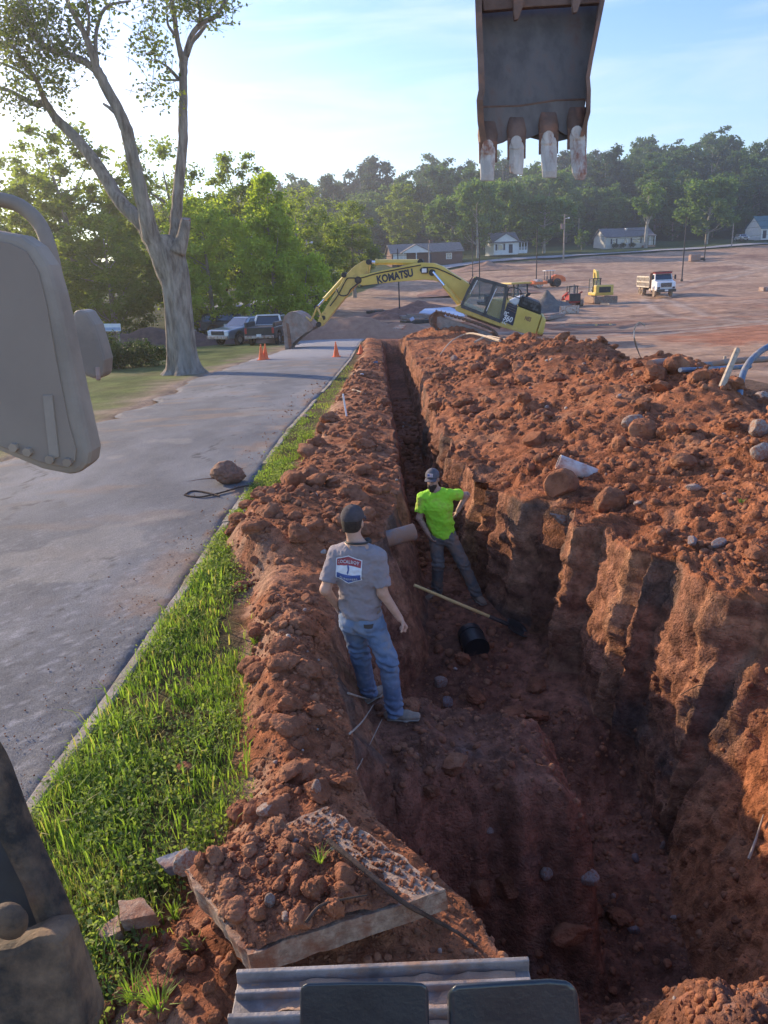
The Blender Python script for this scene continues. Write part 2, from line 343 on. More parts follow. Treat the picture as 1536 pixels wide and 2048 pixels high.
def terrain_color(x, y):
    n1 = fbm(x / 6, y / 3.5, oct=5, seed=21); n2 = fbm(x / 1.2, y / 1.2, oct=4, seed=22); n3 = fbm(x / 26, y / 9, oct=4, seed=23)
    dirt = lin((.34, .22, .15), (.46, .32, .22), np.clip(.5 + n1, 0, 1))
    dirt = mixc(dirt, (.33, .125, .065), np.clip(sst(-.05, .5, n3 + .35 * n2) * sst(100, 62, y) + .12 * sst(48, 78, y) * sst(120, 80, y), 0, .75))
    dirt = mixc(dirt, (.17, .11, .085), .6 * sst(.1, .45, fbm(x / 9, y / 5.0, oct=5, seed=31) + .25 * np.exp(-((y - 55) / 12) ** 2)) * sst(120, 90, y))
    dirt = mixc(dirt, (.19, .135, .105), .75 * tyretracks(x, y)); dirt = mixc(dirt, (.50, .42, .34), .6 * tyretracks(x + 1.1, y + .3))
    dirt = mixc(dirt, (.19, .11, .085), .7 * sst(.25, .5, fbm(x / 8 + 4, y / 5, oct=4, seed=41)) * sst(90, 130, y))
    lawn = lin((.055, .085, .025), (.12, .15, .045), np.clip(.5 + .8 * n2 + .4 * n1, 0, 1))
    lawn = mixc(lawn, (.20, .16, .09), .5 * sst(.2, .6, n1))
    farlawn = lin((.035, .065, .025), (.07, .10, .035), np.clip(.5 + n1, 0, 1))
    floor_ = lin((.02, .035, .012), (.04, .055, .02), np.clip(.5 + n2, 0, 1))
    e = siteedge(x)
    c = dirt.copy()
    c = mixc(c, (0, 0, 0), np.zeros_like(x)); w = sst(-1.0, 1.0, y - e + n2); c = c * (1 - w[:, None]) + farlawn * w[:, None]
    l, r = roadx(y)
    wl = sst(.1, .9, (l - x) + .5 * n2) * sst(66, 60, y + .2 * (x + 20) + n1); wl = wl * (y < 75)
    # bare shoulder beside the road
    c = c * (1 - wl[:, None]) + lawn * wl[:, None]
    sh = sst(2.2, .2, (l - x) + 1.2 * n2 + .6 * n1) * (x < l + 1) * sst(12, 20, y) * (y < 50); c = mixc(c, (.26, .20, .15), .8 * sh)
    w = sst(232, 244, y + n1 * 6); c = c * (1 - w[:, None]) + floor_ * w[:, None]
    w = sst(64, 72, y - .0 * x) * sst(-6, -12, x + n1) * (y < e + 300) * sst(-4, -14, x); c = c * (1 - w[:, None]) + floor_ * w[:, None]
    return c
def axis(lo, hi, knots):   # knots: list of (pos, spacing)
    out = [lo]; ks = [k[0] for k in knots]; vs = [k[1] for k in knots]
    while out[-1] < hi: out.append(out[-1] + float(np.interp(out[-1], ks, vs)))
    return np.array(out)
def grid_faces(nr, nc):
    i = np.arange(nr - 1)[:, None] * nc + np.arange(nc - 1)[None, :]
    return np.stack([i, i + 1, i + nc + 1, i + nc], -1).reshape(-1, 4)
xs = axis(-420, 520, [(-420, 20), (-120, 5), (-40, 1.2), (-14, .35), (-6, .3), (0, .6), (10, .35), (40, .5), (110, 1.4), (200, 6), (520, 24)])
ys = axis(-30, 900, [(-30, 4), (5, .5), (20, .35), (70, .5), (130, .9), (200, 1.5), (260, 6), (900, 40)])
X, Y = np.meshgrid(xs, ys); x, y = X.ravel(), Y.ravel()
z = hb(x, y) - .03
trk = tyretracks(x, y) * sst(10, 16, x) * sst(195, 150, y)
z = z - .10 * trk + sst(48, 52, y) * (fbm(x / 2.2, y / 1.6, oct=4, seed=9) * .09 * sst(150, 120, y)) + (x > 9.5) * fbm(x / 1.6, y / 1.3, oct=4, seed=10) * .07 * sst(60, 40, y)
# lower, wet strip of ruts behind the spoil bank
col = terrain_color(x, y)
l, r = roadx(y)
inner = (x > -1.6) & (x < 9.6) & (y > 1.5) & (y < 48.6)
z = np.where(inner, z - 3.8, z); z = np.where((x > l - .05) & (x < -1.0) & (y < 60) & ~inner, z - .12, z)
z = np.where((y < 1.5) & (x > -1) & (x < 10), z - 1.2, z)
me = mesh_np('ground', np.stack([x, y, z], 1), grid_faces(len(ys), len(xs)), True, M['terrain'], col=col)
struct('ground', me)

# far road in front of the houses, and driveway
def ribbon(name, cx, cy, w, mat_, dz=.05, col=None):
    P = [Vector((a, b, 0)) for a, b in zip(cx, cy)]; P = smooth_path(P, 10); V = []; 
    for i, p in enumerate(P):
        d = (P[min(i + 1, len(P) - 1)] - P[max(i - 1, 0)]).normalized(); s = Vector((-d.y, d.x, 0)) * (w / 2)
        for q in (-1, -.33, .33, 1): v = p + s * q; V.append((v.x, v.y, float(hb(v.x, v.y)) + dz))
    me = mesh_np(name, np.array(V), grid_faces(len(P), 4), True, mat_); return struct(name, me)
M['paleroad'] = mat('paleroad', (.26, .26, .27), (.36, .36, .36), .9, .8, .2, 20, coords='World')
M['gravel_drive'] = mat('gravel_drive', (.30, .29, .28), (.44, .42, .40), .95, 3, .6, 30, coords='World', dist=.05)
ribbon('street', [-22, -6, 6, 30, 65, 100, 160, 300], [108, 134, 161, 187, 196, 204, 216, 245], 5.0, M['paleroad'], .25)
ribbon('driveway', [108, 113, 118, 121], [206, 214, 226, 238], 7, M['paleroad'], .3)
ribbon('drive', [-42, -30, -18, -10, -6.0, -4.2], [64, 62.5, 60.5, 58, 55, 51], 4.2, M['gravel_drive'], .06)

# the near road
ry = axis(-3, 58, [(-3, .06), (2, .035), (10, .08), (30, .18), (58, .3)])
t = np.linspace(0, 1, 110)
l, r = roadx(ry); n = fbm(ry / .8, ry * 0 + 3, oct=4, seed=51) * .22 ; n2 = fbm(ry / .7, ry * 0 + 9, oct=4, seed=52) * .06
l = l + 1.6 * n * sst(8, 12, ry); r = r + n2 - .02
X = l[:, None] + (r - l)[:, None] * t[None, :]; Y = np.repeat(ry[:, None], len(t), 1)
x, y = X.ravel(), Y.ravel()
tt = np.repeat(t[None, :], len(ry), 0).ravel()
z = hb(x, y) + .03 + .05 * np.sin(math.pi * tt) + .012 * fbm(x / .9, y / .9, oct=4, seed=53) + .006 * fbm(x / .12, y / .12, oct=3, seed=54)
z = z - .05 * (sst(.04, 0, tt) + sst(.985, 1, tt))
n1 = fbm(x / 1.4, y / 2.4, oct=6, seed=55, gain=.6); n2 = fbm(x / .35, y / .5, oct=4, seed=56); n3 = fbm(x / .07, y / .07, oct=2, seed=57)
col = lin((.125, .13, .14), (.215, .22, .23), np.clip(.5 + n1 + .4 * n2, 0, 1))
col = mixc(col, (.25, .165, .115), .9 * sst(-.05, .4, n2 + .5 * n1) * (sst(.82, 1, tt) + .5 * sst(.12, 0, tt)))       # soil washed along the edges
col = mixc(col, (.25, .17, .115), .55 * sst(.15, .55, fbm(x / 1.1, y / .45, oct=4, seed=58)) * sst(4, 14, y))
ln = np.abs(fbm(x / 2.2, y / 2.2, oct=5, seed=59)); crack = sst(.02, .0, ln) * sst(-.3, .0, n1)
col = mixc(col, (.035, .033, .032), .8 * crack)
col = mixc(col, (.36, .36, .37), .6 * sst(.3, .55, fbm(x / .03, y / .03, oct=2, seed=62)) * sst(12, 4, y)); col = mixc(col, (.07, .07, .07), .5 * sst(.3, .55, fbm(x / .04 + 7, y / .04, oct=2, seed=63)) * sst(12, 4, y))
col = mixc(col, (.30, .30, .30), .5 * sst(.35, .6, n3 + .3 * n2) * sst(8, 3, y))
patch = sst(.35, .45, fbm(x / 1.0 + 40, y / 1.0, oct=3, seed=60)); col = mixc(col, (.30, .28, .25), .4 * patch)
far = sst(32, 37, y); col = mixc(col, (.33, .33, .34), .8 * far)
z = z + .02 * n3 * sst(6, 3, y) * sst(.6, 1, tt)
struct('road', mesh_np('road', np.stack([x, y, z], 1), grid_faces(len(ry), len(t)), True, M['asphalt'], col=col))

# ------------------------------------------------------------------ trench sheet
def T(y, ky, kv): return np.interp(y, ky, kv)
gy = axis(1.4, 49.5, [(1.4, .020), (4, .024), (8, .045), (16, .10), (30, .2), (50, .3)])
def xl_(y): return T(y, [1, 2.0, 2.4, 2.7, 3.1, 3.4, 3.8, 4.4, 5.0, 5.8, 7.3, 8.0, 9, 10.2, 13, 20, 29, 50], [.9, .75, .55, .42, .15, -.1, -.22, -.35, -.42, -.5, -.38, -.05, .15, .25, .25, .2, .22, .3])
def xr_(y): return T(y, [1, 2.4, 3.2, 4.2, 5.2, 5.75, 6.5, 7.2, 8.4, 8.8, 9.2, 11, 14, 20, 25, 50], [3.6, 3.6, 3.6, 3.65, 3.5, 2.9, 2.55, 2.35, 2.05, 1.75, 1.45, 1.15, 1.12, 1.25, 1.45, 1.6])
def wl_(y): return T(y, [1, 2.4, 3.4, 4.2, 5.6, 6.4, 8, 10, 14, 50], [.5, .5, .5, .3, .28, .5, .5, .28, .2, .3])
def wr_(y): return T(y, [1, 3, 4, 4.8, 5.3, 5.7, 8, 10, 50], [1.9, 1.7, 1.5, 1.3, 1.0, .32, .22, .16, .2])
def floor_z(x, y):
    d = T(y, [1.2, 1.9, 2.4, 2.95, 4.0, 5.4, 6.4, 7.2, 8.2, 9.1, 12, 50], [-.15, -.28, -.50, -1.15, -2.1, -2.2, -1.95, -1.6, -1.42, -1.25, -1.3, -1.45])
    d = d + .35 * np.exp(-((x - 1.9) / .5) ** 2 - ((y - 6.6) / .6) ** 2)
    near = np.interp(y, [1.2, 1.9, 2.4, 2.9, 3.4, 4], [.15, .02, -.18, -.6, -1.6, -3]); d = d + np.maximum(near - d, 0) * sst(.75, 1.5, x)
    led = np.interp(x + .05 * fbm(y / .4, x / .4, oct=2, seed=71), [-.6, .30, .42, .85, 1.25, 1.42, 1.56], [-.5, -.5, -.60, -.66, -.74, -1.0, -2.6])
    mask = sst(4.1, 4.72, y + .06 * x + .22 * fbm(x / .4, y / .9, oct=3, seed=78)) * sst(6.0, 5.6, y)
    return np.where(led > d, d + (led - d) * mask, d)
def rim_l(y): return .12 + .06 * fbm(y / .7, y * 0, oct=3, seed=72)
def rim_r(y): return T(y, [1, 3, 6, 8, 50], [.05, .15, .32, .25, .2]) + .08 * fbm(y / .6, y * 0 + 3, oct=3, seed=73)
def crest(y): return T(y, [1, 5, 9, 12, 15, 17, 20, 25, 30, 36, 42, 50], [5.4, 5.0, 4.9, 5.3, 5.8, 5.2, 4.7, 4.0, 3.9, 4.4, 4.6, 4.5])
def crestz(y): return T(y, [1, 5, 9, 12, 15, 18, 22, 25, 28, 32, 35, 40, 44, 50], [.8, .85, .88, 1.15, 1.1, 1.2, 1.3, .95, .6, .45, .5, .5, .4, 0])
def gedge(y): return T(y, [1, 2.5, 3, 3.7, 4.6, 5.5, 7, 8, 9.7, 11.5, 15, 24, 30, 50], [-1.5, -1.3, -1.17, -.95, -1.15, -1.25, -1.5, -1.95, -1.9, -1.45, -1.3, -1.05, -.9, -.8])
def bank_l(x, y, xl):
    g = gedge(y) + .1 * fbm(y / .5, x * 0, oct=3, seed=74)
    k = sst(0, .35, x - g)
    berm = T(y, [1, 2, 3, 4, 6, 7, 7.6, 8.6, 9.6, 10.5, 12, 16, 50], [.10, .12, .2, .26, .28, .22, .40, .42, .30, .2, .16, .22, .25])
    s = np.clip((x - g) / np.maximum(xl - g, .2), 0, 1)
    return .02 + berm * k * (np.sin(math.pi * np.clip(s, .0, 1) ** .8) * .75 + .25) + .03 * fbm(x / .4, y / .4, oct=3, seed=75)
def bank_r(x, y, xr):
    c = crest(y) + .25 * fbm(y / 2.2, y * 0 + 7, oct=3, seed=76); zc = crestz(y) * (1 + .22 * fbm(y / 1.8, y * 0 + 2, oct=3, seed=77)); z0 = rim_r(y)
    s = np.clip((x - xr) / (c - xr), 0, 1); up = z0 + (zc - z0) * (s ** 1.15) - .0
    q = np.clip((x - c) / 2.2, 0, 1); dn = zc * (1 - sst(0, 1, q))
    return np.where(x < c, up, dn)
nA, nB, nC, nD, nE = 90, 46, 110, 64, 230
tA = np.linspace(0, 1, nA, endpoint=False); tB = np.linspace(0, 1, nB, endpoint=False); tC = np.linspace(0, 1, nC, endpoint=False); tD = np.linspace(0, 1, nD, endpoint=False); tE = np.linspace(0, 1, nE) ** 1.25
seg = np.concatenate([np.zeros(nA), np.ones(nB), np.full(nC, 2), np.full(nD, 3), np.full(nE, 4)]); tt = np.concatenate([tA, tB, tC, tD, tE])
Y = np.repeat(gy[:, None], len(tt), 1); S = np.repeat(seg[None], len(gy), 0); Tt = np.repeat(tt[None], len(gy), 0)
endk = sst(47.5, 44, Y)
jl = .10 * fbm(Y / .6, Y * 0 + 1, oct=4, seed=81); jr = .08 * fbm(Y / .55, Y * 0 + 5, oct=4, seed=82)
bk_ = np.array([1.4, 4.45, 5.0, 5.42, 5.62, 6.5, 6.72, 7.6, 8.35, 8.6, 9.5, 9.85, 10.9, 11.3, 12.6, 13.4, 16, 60]); am_ = np.array([0, 0, 0, .10, .30, .12, .26, .34, .10, .24, .12, .22, .10, .2, .12, .1, 0])
ii = np.clip(np.searchsorted(bk_, Y) - 1, 0, 16); q_ = (Y - bk_[ii]) / (bk_[ii + 1] - bk_[ii]); w_ = .05 / (bk_[ii + 1] - bk_[ii])
step = am_[ii] * (np.where(q_ < 1 - w_, q_ / (1 - w_), (1 - q_) / w_) - .5)
XL = xl_(Y) + jl; XR = xr_(Y) + jr + step; WL = wl_(Y); WR = wr_(Y)
_, RR = roadx(Y)
def sheet_base(S, Tt, Y, XL, XR, WL, WR):
    x = np.select([S == 0, S == 1, S == 2, S == 3, S == 4], [RR + .02 + (XL - RR - .02) * Tt, XL + WL * Tt, XL + WL + (XR - WR - XL - WL) * Tt, XR - WR + WR * Tt, XR + (10.0 - XR) * Tt])
    zl, zr = bank_l(XL, Y, XL), bank_r(XR, Y, XR)
    fz = floor_z(x, Y); fl = floor_z(XL + WL, Y); fr = floor_z(XR - WR, Y)
    wt = Tt ** .85
    z = np.select([S == 0, S == 1, S == 2, S == 3, S == 4], [bank_l(x, Y, XL), zl + (fl - zl) * wt, fz, fr + (zr - fr) * (Tt ** 1.1), bank_r(x, Y, XR)])
    return x, z
x, z = sheet_base(S, Tt, Y, XL, XR, WL, WR)
y = Y
# wall relief: bucket-tooth flutes as vertical ridges, crumbling faces
def saw(v): f = v - np.floor(v); return np.where(f < .82, f / .82, (1 - f) / .18)
env = np.where((S == 3), np.sin(math.pi * np.clip(Tt, 0, 1)) ** .35, np.where(S == 1, np.sin(math.pi * np.clip(Tt, 0, 1)) ** .4, 0))
fl = saw(Y / .42 + .25 * fbm(Y / 1.3, z / 2.5, oct=2, seed=83)) + .45 * saw(Y / .13 + fbm(Y, z * .3, oct=2, seed=84)); flm = sst(.30, .6, vn(Y / 1.1, z * 0 + 2, seed=85))
dxw = -.05 * (fl - .5) * flm * sst(14, 9, Y) * sst(5.2, 5.7, Y) + .10 * fbm(Y / .5, z / .5, oct=6, seed=86, gain=.62) - .05 * sst(.1, .25, fbm(Y / .35, z / .5 + 4, oct=3, seed=99)) + .04 * caps(Y, z, .3, 98, .5) / .3 + .045 * fbm(Y / .05, z / .08, oct=2, seed=87) - .09 * np.maximum(0, fbm(Y / .9, z / .9, oct=3, seed=88))
x = x + np.where(S == 3, env * dxw, 0)
dxl = .10 * fbm(Y / .5, z / .6, oct=5, seed=89) + .03 * fbm(Y / .07, z / .1, oct=2, seed=90)
x = x + np.where(S == 1, env * dxl, 0)
yy = y + np.where((S == 1) | (S == 3), .03 * fbm(y / .2, z / .2, oct=3, seed=91), 0)
# tops: lumps and embedded stones
flat = np.where((S == 1) | (S == 3), .25 * np.abs(2 * Tt - 1), 1.0); flat = np.where(S == 3, np.maximum(flat, .9 * sst(5.6, 5.1, Y)), flat)
g = gedge(Y); dirtk = np.where(S == 0, sst(-.1, .3, x - g), 1.0)
sp = np.where(S == 4, 1.0, .75) * np.where(S == 4, sst(10.0, 8.3, x), 1)
fade = sst(60, 20, Y)
cm = sst(-.25, .3, fbm(x / 1.1, y / 1.1, oct=3, seed=107))
lump = .16 * fbm(x / .8, y / .8, oct=5, seed=92) + .9 * caps(x, y, .42, 93, .45) * .6 * cm + .85 * caps(x + .2, y, .19, 94, .6) * (.25 + .75 * cm) + .8 * caps(x, y + .1, .09, 95, .7) * sst(16, 7, Y) + .03 * fbm(x / .06, y / .06, oct=3, seed=96) * sst(14, 6, Y)
lump = lump + .12 * np.abs(fbm(x / .5, y / .35, oct=4, seed=97)) - .06
flo = np.where(S == 2, (.7 + .7 * sst(6.6, 5.4, Y)) * sst(0, .08, Tt) * sst(1, .92, Tt), 1) * (1 - .85 * np.exp(-((x - .05) / .3) ** 2 - ((y - 5.3) / .4) ** 2)) * (1 - .8 * np.exp(-((x - .85) / .3) ** 2 - ((y - 9.1) / .4) ** 2))
z = z + lump * flat * dirtk * sp * flo * np.where(S == 0, .5, 1)
z = z * endk + np.where(S == 4, 0, 0) + hb(x, Y) - .002
V = np.stack([x.ravel(), yy.ravel(), z.ravel()], 1)
xf, yf, zf, sf, tf = x.ravel(), y.ravel(), z.ravel(), S.ravel(), Tt.ravel()
n1 = fbm(xf / .9, yf / .9, oct=4, seed=101); n2 = fbm(xf / .16, yf / .16, zf / .16, oct=4, seed=102); n3 = fbm(xf / .5, yf / .5, zf / .25, oct=4, seed=103)
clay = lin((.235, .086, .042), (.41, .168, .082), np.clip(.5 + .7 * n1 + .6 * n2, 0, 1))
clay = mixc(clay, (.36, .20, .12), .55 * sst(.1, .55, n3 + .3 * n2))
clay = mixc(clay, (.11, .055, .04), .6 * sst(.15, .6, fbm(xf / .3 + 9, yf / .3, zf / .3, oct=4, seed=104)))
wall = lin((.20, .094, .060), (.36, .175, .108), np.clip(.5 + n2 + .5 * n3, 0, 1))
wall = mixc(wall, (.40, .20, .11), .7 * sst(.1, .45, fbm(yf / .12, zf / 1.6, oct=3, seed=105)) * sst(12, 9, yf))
eg = np.minimum.reduce([np.abs(yf - b_) for b_ in (5.0, 5.62, 6.72, 7.6, 8.6, 9.85, 11.3)]); wall = mixc(wall, (.44, .24, .14), .7 * sst(.16, .03, eg) * sst(-.3, .2, n2))  # rib edges painted paler: fresh-cut clay smear plus the sun catching them
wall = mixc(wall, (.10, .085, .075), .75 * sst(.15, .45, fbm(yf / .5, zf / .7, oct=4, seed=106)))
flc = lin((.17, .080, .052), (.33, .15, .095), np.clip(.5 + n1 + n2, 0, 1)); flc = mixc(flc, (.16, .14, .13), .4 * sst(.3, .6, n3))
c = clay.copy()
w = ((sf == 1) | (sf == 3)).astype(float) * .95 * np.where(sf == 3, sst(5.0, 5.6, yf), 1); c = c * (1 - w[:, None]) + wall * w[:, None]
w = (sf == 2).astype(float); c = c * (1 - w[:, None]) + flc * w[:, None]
crust = (sf == 0) * sst(.55, .0, np.abs(xf - gedge(yf) - .1)) * sst(-.1, .3, n1 + .4 * n2 + .15); c = mixc(c, (.40, .27, .19), .75 * crust)
gr = (sf == 0) * sst(.12, -.12, xf - gedge(yf) + .1 * n2); c = mixc(c, (.075, .07, .03), .9 * gr)
out = (sf == 4) * sst(crest(yf) + .4, crest(yf) + 1.6, xf + .5 * n1); oc = terrain_color(xf, yf); c = c * (1 - out[:, None]) + oc * out[:, None]
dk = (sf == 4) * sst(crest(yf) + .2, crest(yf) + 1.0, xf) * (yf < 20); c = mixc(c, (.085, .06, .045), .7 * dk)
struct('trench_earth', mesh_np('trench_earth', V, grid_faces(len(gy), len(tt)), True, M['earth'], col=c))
TV, TN = V, (len(gy), len(tt))
# quick height lookup on the sheet (nearest vertex row, interpolated in x)
GZ = z; GX = x
def gh(px, py):
    px = np.atleast_1d(np.asarray(px, float)); py = np.atleast_1d(np.asarray(py, float)); out = np.empty(len(px))
    i = np.clip(np.searchsorted(gy, py), 0, len(gy) - 1)
    for k in range(len(px)): 
        xs_ = np.maximum.accumulate(GX[i[k]]); out[k] = np.interp(px[k], xs_, GZ[i[k]])
    return out

# kerb: worn concrete edging, in lengths
ky = 1.5; k = 0
kerb = thing('kerb', 'worn pale concrete kerb between the asphalt road and the grass verge', 'kerb'); kerb['kind'] = 'structure'; del kerb['category']
while ky < 46:
    ln_ = 1.5 if ky < 24 else 3.0
    if not (9.6 < ky < 10.6 or 19.0 < ky < 20.0 or 33 < ky < 36):
        yy_ = np.linspace(ky, ky + ln_ - .015, 14); V = []
        _, rr = roadx(yy_); jz = .015 * fbm(yy_ / .2, yy_ * 0 + k, oct=3, seed=111)
        jx = .012 * fbm(yy_ / .25, yy_ * 0 + k, oct=3, seed=112)
        prof = [(-.055, -.12), (-.05, .02), (-.035, .035), (.035, .038), (.05, .025), (.055, -.12)]
        for a, b, c_, d_ in zip(yy_, rr, jz, jx):
            for q, (px, pz) in enumerate(prof): V.append((b + px + d_ * (q in (1, 2, 3, 4)), a, float(hb(b, a)) + pz + (c_ if 0 < q < 5 else 0)))
        F = [list(f) for f in grid_faces(14, 6)] + [list(range(5, -1, -1)), [13 * 6 + q for q in range(6)]]
        link('kerb_length', mesh_np('kerb_length', np.array(V), F, False, M['kerb']), kerb)
    ky += ln_; k += 1
# ------------------------------------------------------------------ vegetation
def leaves(name, C, size, mat_, jit=.35, seed=1, parent=None, quad=True, droop=.0):
    """C (n,3) centres, one small folded leaf clump face each"""
    r = np.random.default_rng(seed); n = len(C)
    a = r.normal(size=(n, 3)); a[:, 2] *= .7; a /= np.linalg.norm(a, axis=1)[:, None]
    b = r.normal(size=(n, 3)); b -= a * (a * b).sum(1)[:, None]; b /= np.linalg.norm(b, axis=1)[:, None]
    s = size * (1 + jit * r.uniform(-1, 1, n))[:, None]
    P0 = C - a * s * .5; P2 = C + a * s * .5; P1 = C + b * s * .33; P3 = C - b * s * .33 + np.cross(a, b) * s * .15
    V = np.stack([P0, P1, P2, P3], 1).reshape(-1, 3); F = np.arange(4 * n).reshape(-1, 4)
    return mesh_np(name, V, F, False, mat_)
def crown_points(n, H, R, z0, nclump, seed, shape='round', clump=.26, hollow=.5):
    r = np.random.default_rng(seed); cl = []
    while len(cl) < nclump:
        p = r.uniform(-1, 1, 3); q = np.linalg.norm(p)
        if q > 1 or q < hollow * r.random(): continue
        h = (p[2] + 1) / 2
        k = {'round': 1.0, 'cone': 1.05 - .8 * h, 'vase': .6 + .5 * h, 'column': .7}[shape]
        cl.append((p[0] * R * k, p[1] * R * k, z0 + h * (H - z0)))
    cl = np.array(cl); w = r.uniform(.5, 1.4, nclump); idx = r.choice(nclump, n, p=w / w.sum())
    d = r.normal(size=(n, 3)); d /= np.linalg.norm(d, axis=1)[:, None]; rad = R * clump * np.sqrt(w[idx]) * np.minimum(np.abs(r.normal(.0, .75, n) + .25), 1.35)
    P = cl[idx] + d * rad[:, None] * np.array([1, 1, .75]); return P, cl
def trunk_mesh(H, r0, cl, seed, mat_, nb=14):
    r = np.random.default_rng(seed); mb = MB(); top = H * .86
    path = [(0, 0, -.6), (0, 0, 0), (r.normal(0, .1), r.normal(0, .1), H * .3), (r.normal(0, .3), r.normal(0, .3), H * .6), (r.normal(0, .4), r.normal(0, .4), top)]
    mb.tube(smooth_path(path, 3), lerp_list([r0 * 1.5, r0 * 1.15, r0 * .9, r0 * .55, r0 * .12], 13), 7)
    sel = cl[r.choice(len(cl), min(nb, len(cl)), replace=False)]
    for c in sel:
        h = max(H * .18, c[2] - H * r.uniform(.12, .28)); a = Vector((0, 0, h)); b = Vector(c); m = (a + b) / 2 + Vector((0, 0, -.04 * H))
        mb.tube([a, m, b], [r0 * .35, r0 * .22, r0 * .05], 5, False)
    return mesh_np('trunk', np.array(mb.V), mb.F, True, mat_)
def make_tree(name, label, cat, n, H, R, z0, ncl, seed, mat_, leaf, shape='round', r0=.25, clump=.22, bark='bark', group=None):
    t = thing(name, label, cat, (0, 0, -200), 0, group)
    P, cl = crown_points(n, H, R, z0, ncl, seed, shape, clump)
    link('crown', leaves('crown', P, leaf, M[mat_], seed=seed), t)
    link('trunk', trunk_mesh(H, r0, cl, seed, M[bark]), t)
    return t
# the wooded hillside
G1 = 'trees of the wooded hillside'
lab = 'leafy green tree in the dense wood that covers the hillside behind the houses'
protos = [make_tree('forest_tree', lab, 'tree', 8000, 19, 6.2, 1, 90, 301, 'leaf_far', .8, 'round', .3, group=G1),
          make_tree('forest_tree', lab, 'tree', 8000, 21, 5.4, 1.5, 80, 302, 'leaf_far', .8, 'vase', .3, group=G1),
          make_tree('forest_tree', lab, 'tree', 7500, 17, 6.5, .5, 90, 303, 'leaf_far2', .8, 'round', .3, group=G1),
          make_tree('forest_tree', lab, 'tree', 6500, 23, 4.8, 5, 34, 304, 'leaf_pine', .9, 'round', .3, clump=.34, group=G1)]
r = np.random.default_rng(31); used = [0] * 4; cnt = 0
for row, (yy, sp, y_j) in enumerate(((238, 9, 4), (248, 11, 5), (264, 11.5, 5), (284, 11.5, 6), (306, 12, 7), (330, 13, 8), (358, 15, 9))):
    x = -.30 * yy + (row % 2) * 6
    while x < .60 * yy:
        px, py = x + r.uniform(-3, 3), yy + r.uniform(-y_j, y_j); k = int(r.choice(4, p=[.36, .3, .18, .16])); s = r.uniform(.85, 1.25) * (1.05 if row > 1 else .8 if row else .42)
        if px < -20: s *= .95
        loc = (px, py, float(hb(px, py)) - .3); rz = r.uniform(0, 6.28); sc = (s * r.uniform(.9, 1.15), s * r.uniform(.9, 1.15), s)
        if not used[k]: o = protos[k]; o.location = loc; o.rotation_euler = (0, 0, rz); o.scale = sc; used[k] = 1
        else: dup(protos[k], loc, rz, scale=sc)
        x += sp; cnt += 1
print('forest', cnt)
# trees standing in the lawns before the wood, each one its own
pale = make_tree('pale_tree', 'broad pale green tree behind the low house with a white gabled porch', 'tree', 9000, 15, 6.5, 3, 50, 311, 'leaf_far2', .75, 'round', .35, bark='barkpale', group='trees among the far houses')
def place(o, u, v, Y, s=1.0, rz=0): 
    p = at(u, v, Y); o.location = (p[0], p[1], float(hb(p[0], p[1])) - .2); o.scale = (s,) * 3 if np.isscalar(s) else s; o.rotation_euler[2] = rz; return o
place(pale, 905, 505, 212, (1.1, 1.1, 1.05))
place(dup(pale, (0, 0, 0), label='tall pale green tree with a bare forked trunk left of the white cottage'), 955, 515, 200, (.9, .9, 1.25), 1)
place(dup(pale, (0, 0, 0), label='tall pale tree rising behind the roof of the white cottage'), 1012, 505, 214, (.85, .85, 1.25), 2)
place(dup(pale, (0, 0, 0), label='large dark round tree between the white cottage and the wooden transformer pole'), 1088, 503, 210, (1.15, 1.1, .95), 3)
place(dup(pale, (0, 0, 0), label='wide hazy green tree overhanging the lawn right of the cream house'), 1412, 490, 218, (1.25, 1.2, 1.15), 4)
o = make_tree('bare_limbed_tree', 'tree with bare pale limbs spreading at the right end of the cream house', 'tree', 3600, 17, 6, 8.5, 24, 317, 'leaf_far2', .7, 'vase', .45, bark='barkpale'); place(o, 1292, 483, 214, 1.0)
o = make_tree('small_round_tree', 'small bright rounded tree beside the drive left of the cream house', 'tree', 1500, 5.5, 2.2, .8, 20, 318, 'leaf_far2', .5, 'round', .15); place(o, 1163, 493, 214, 1.0)
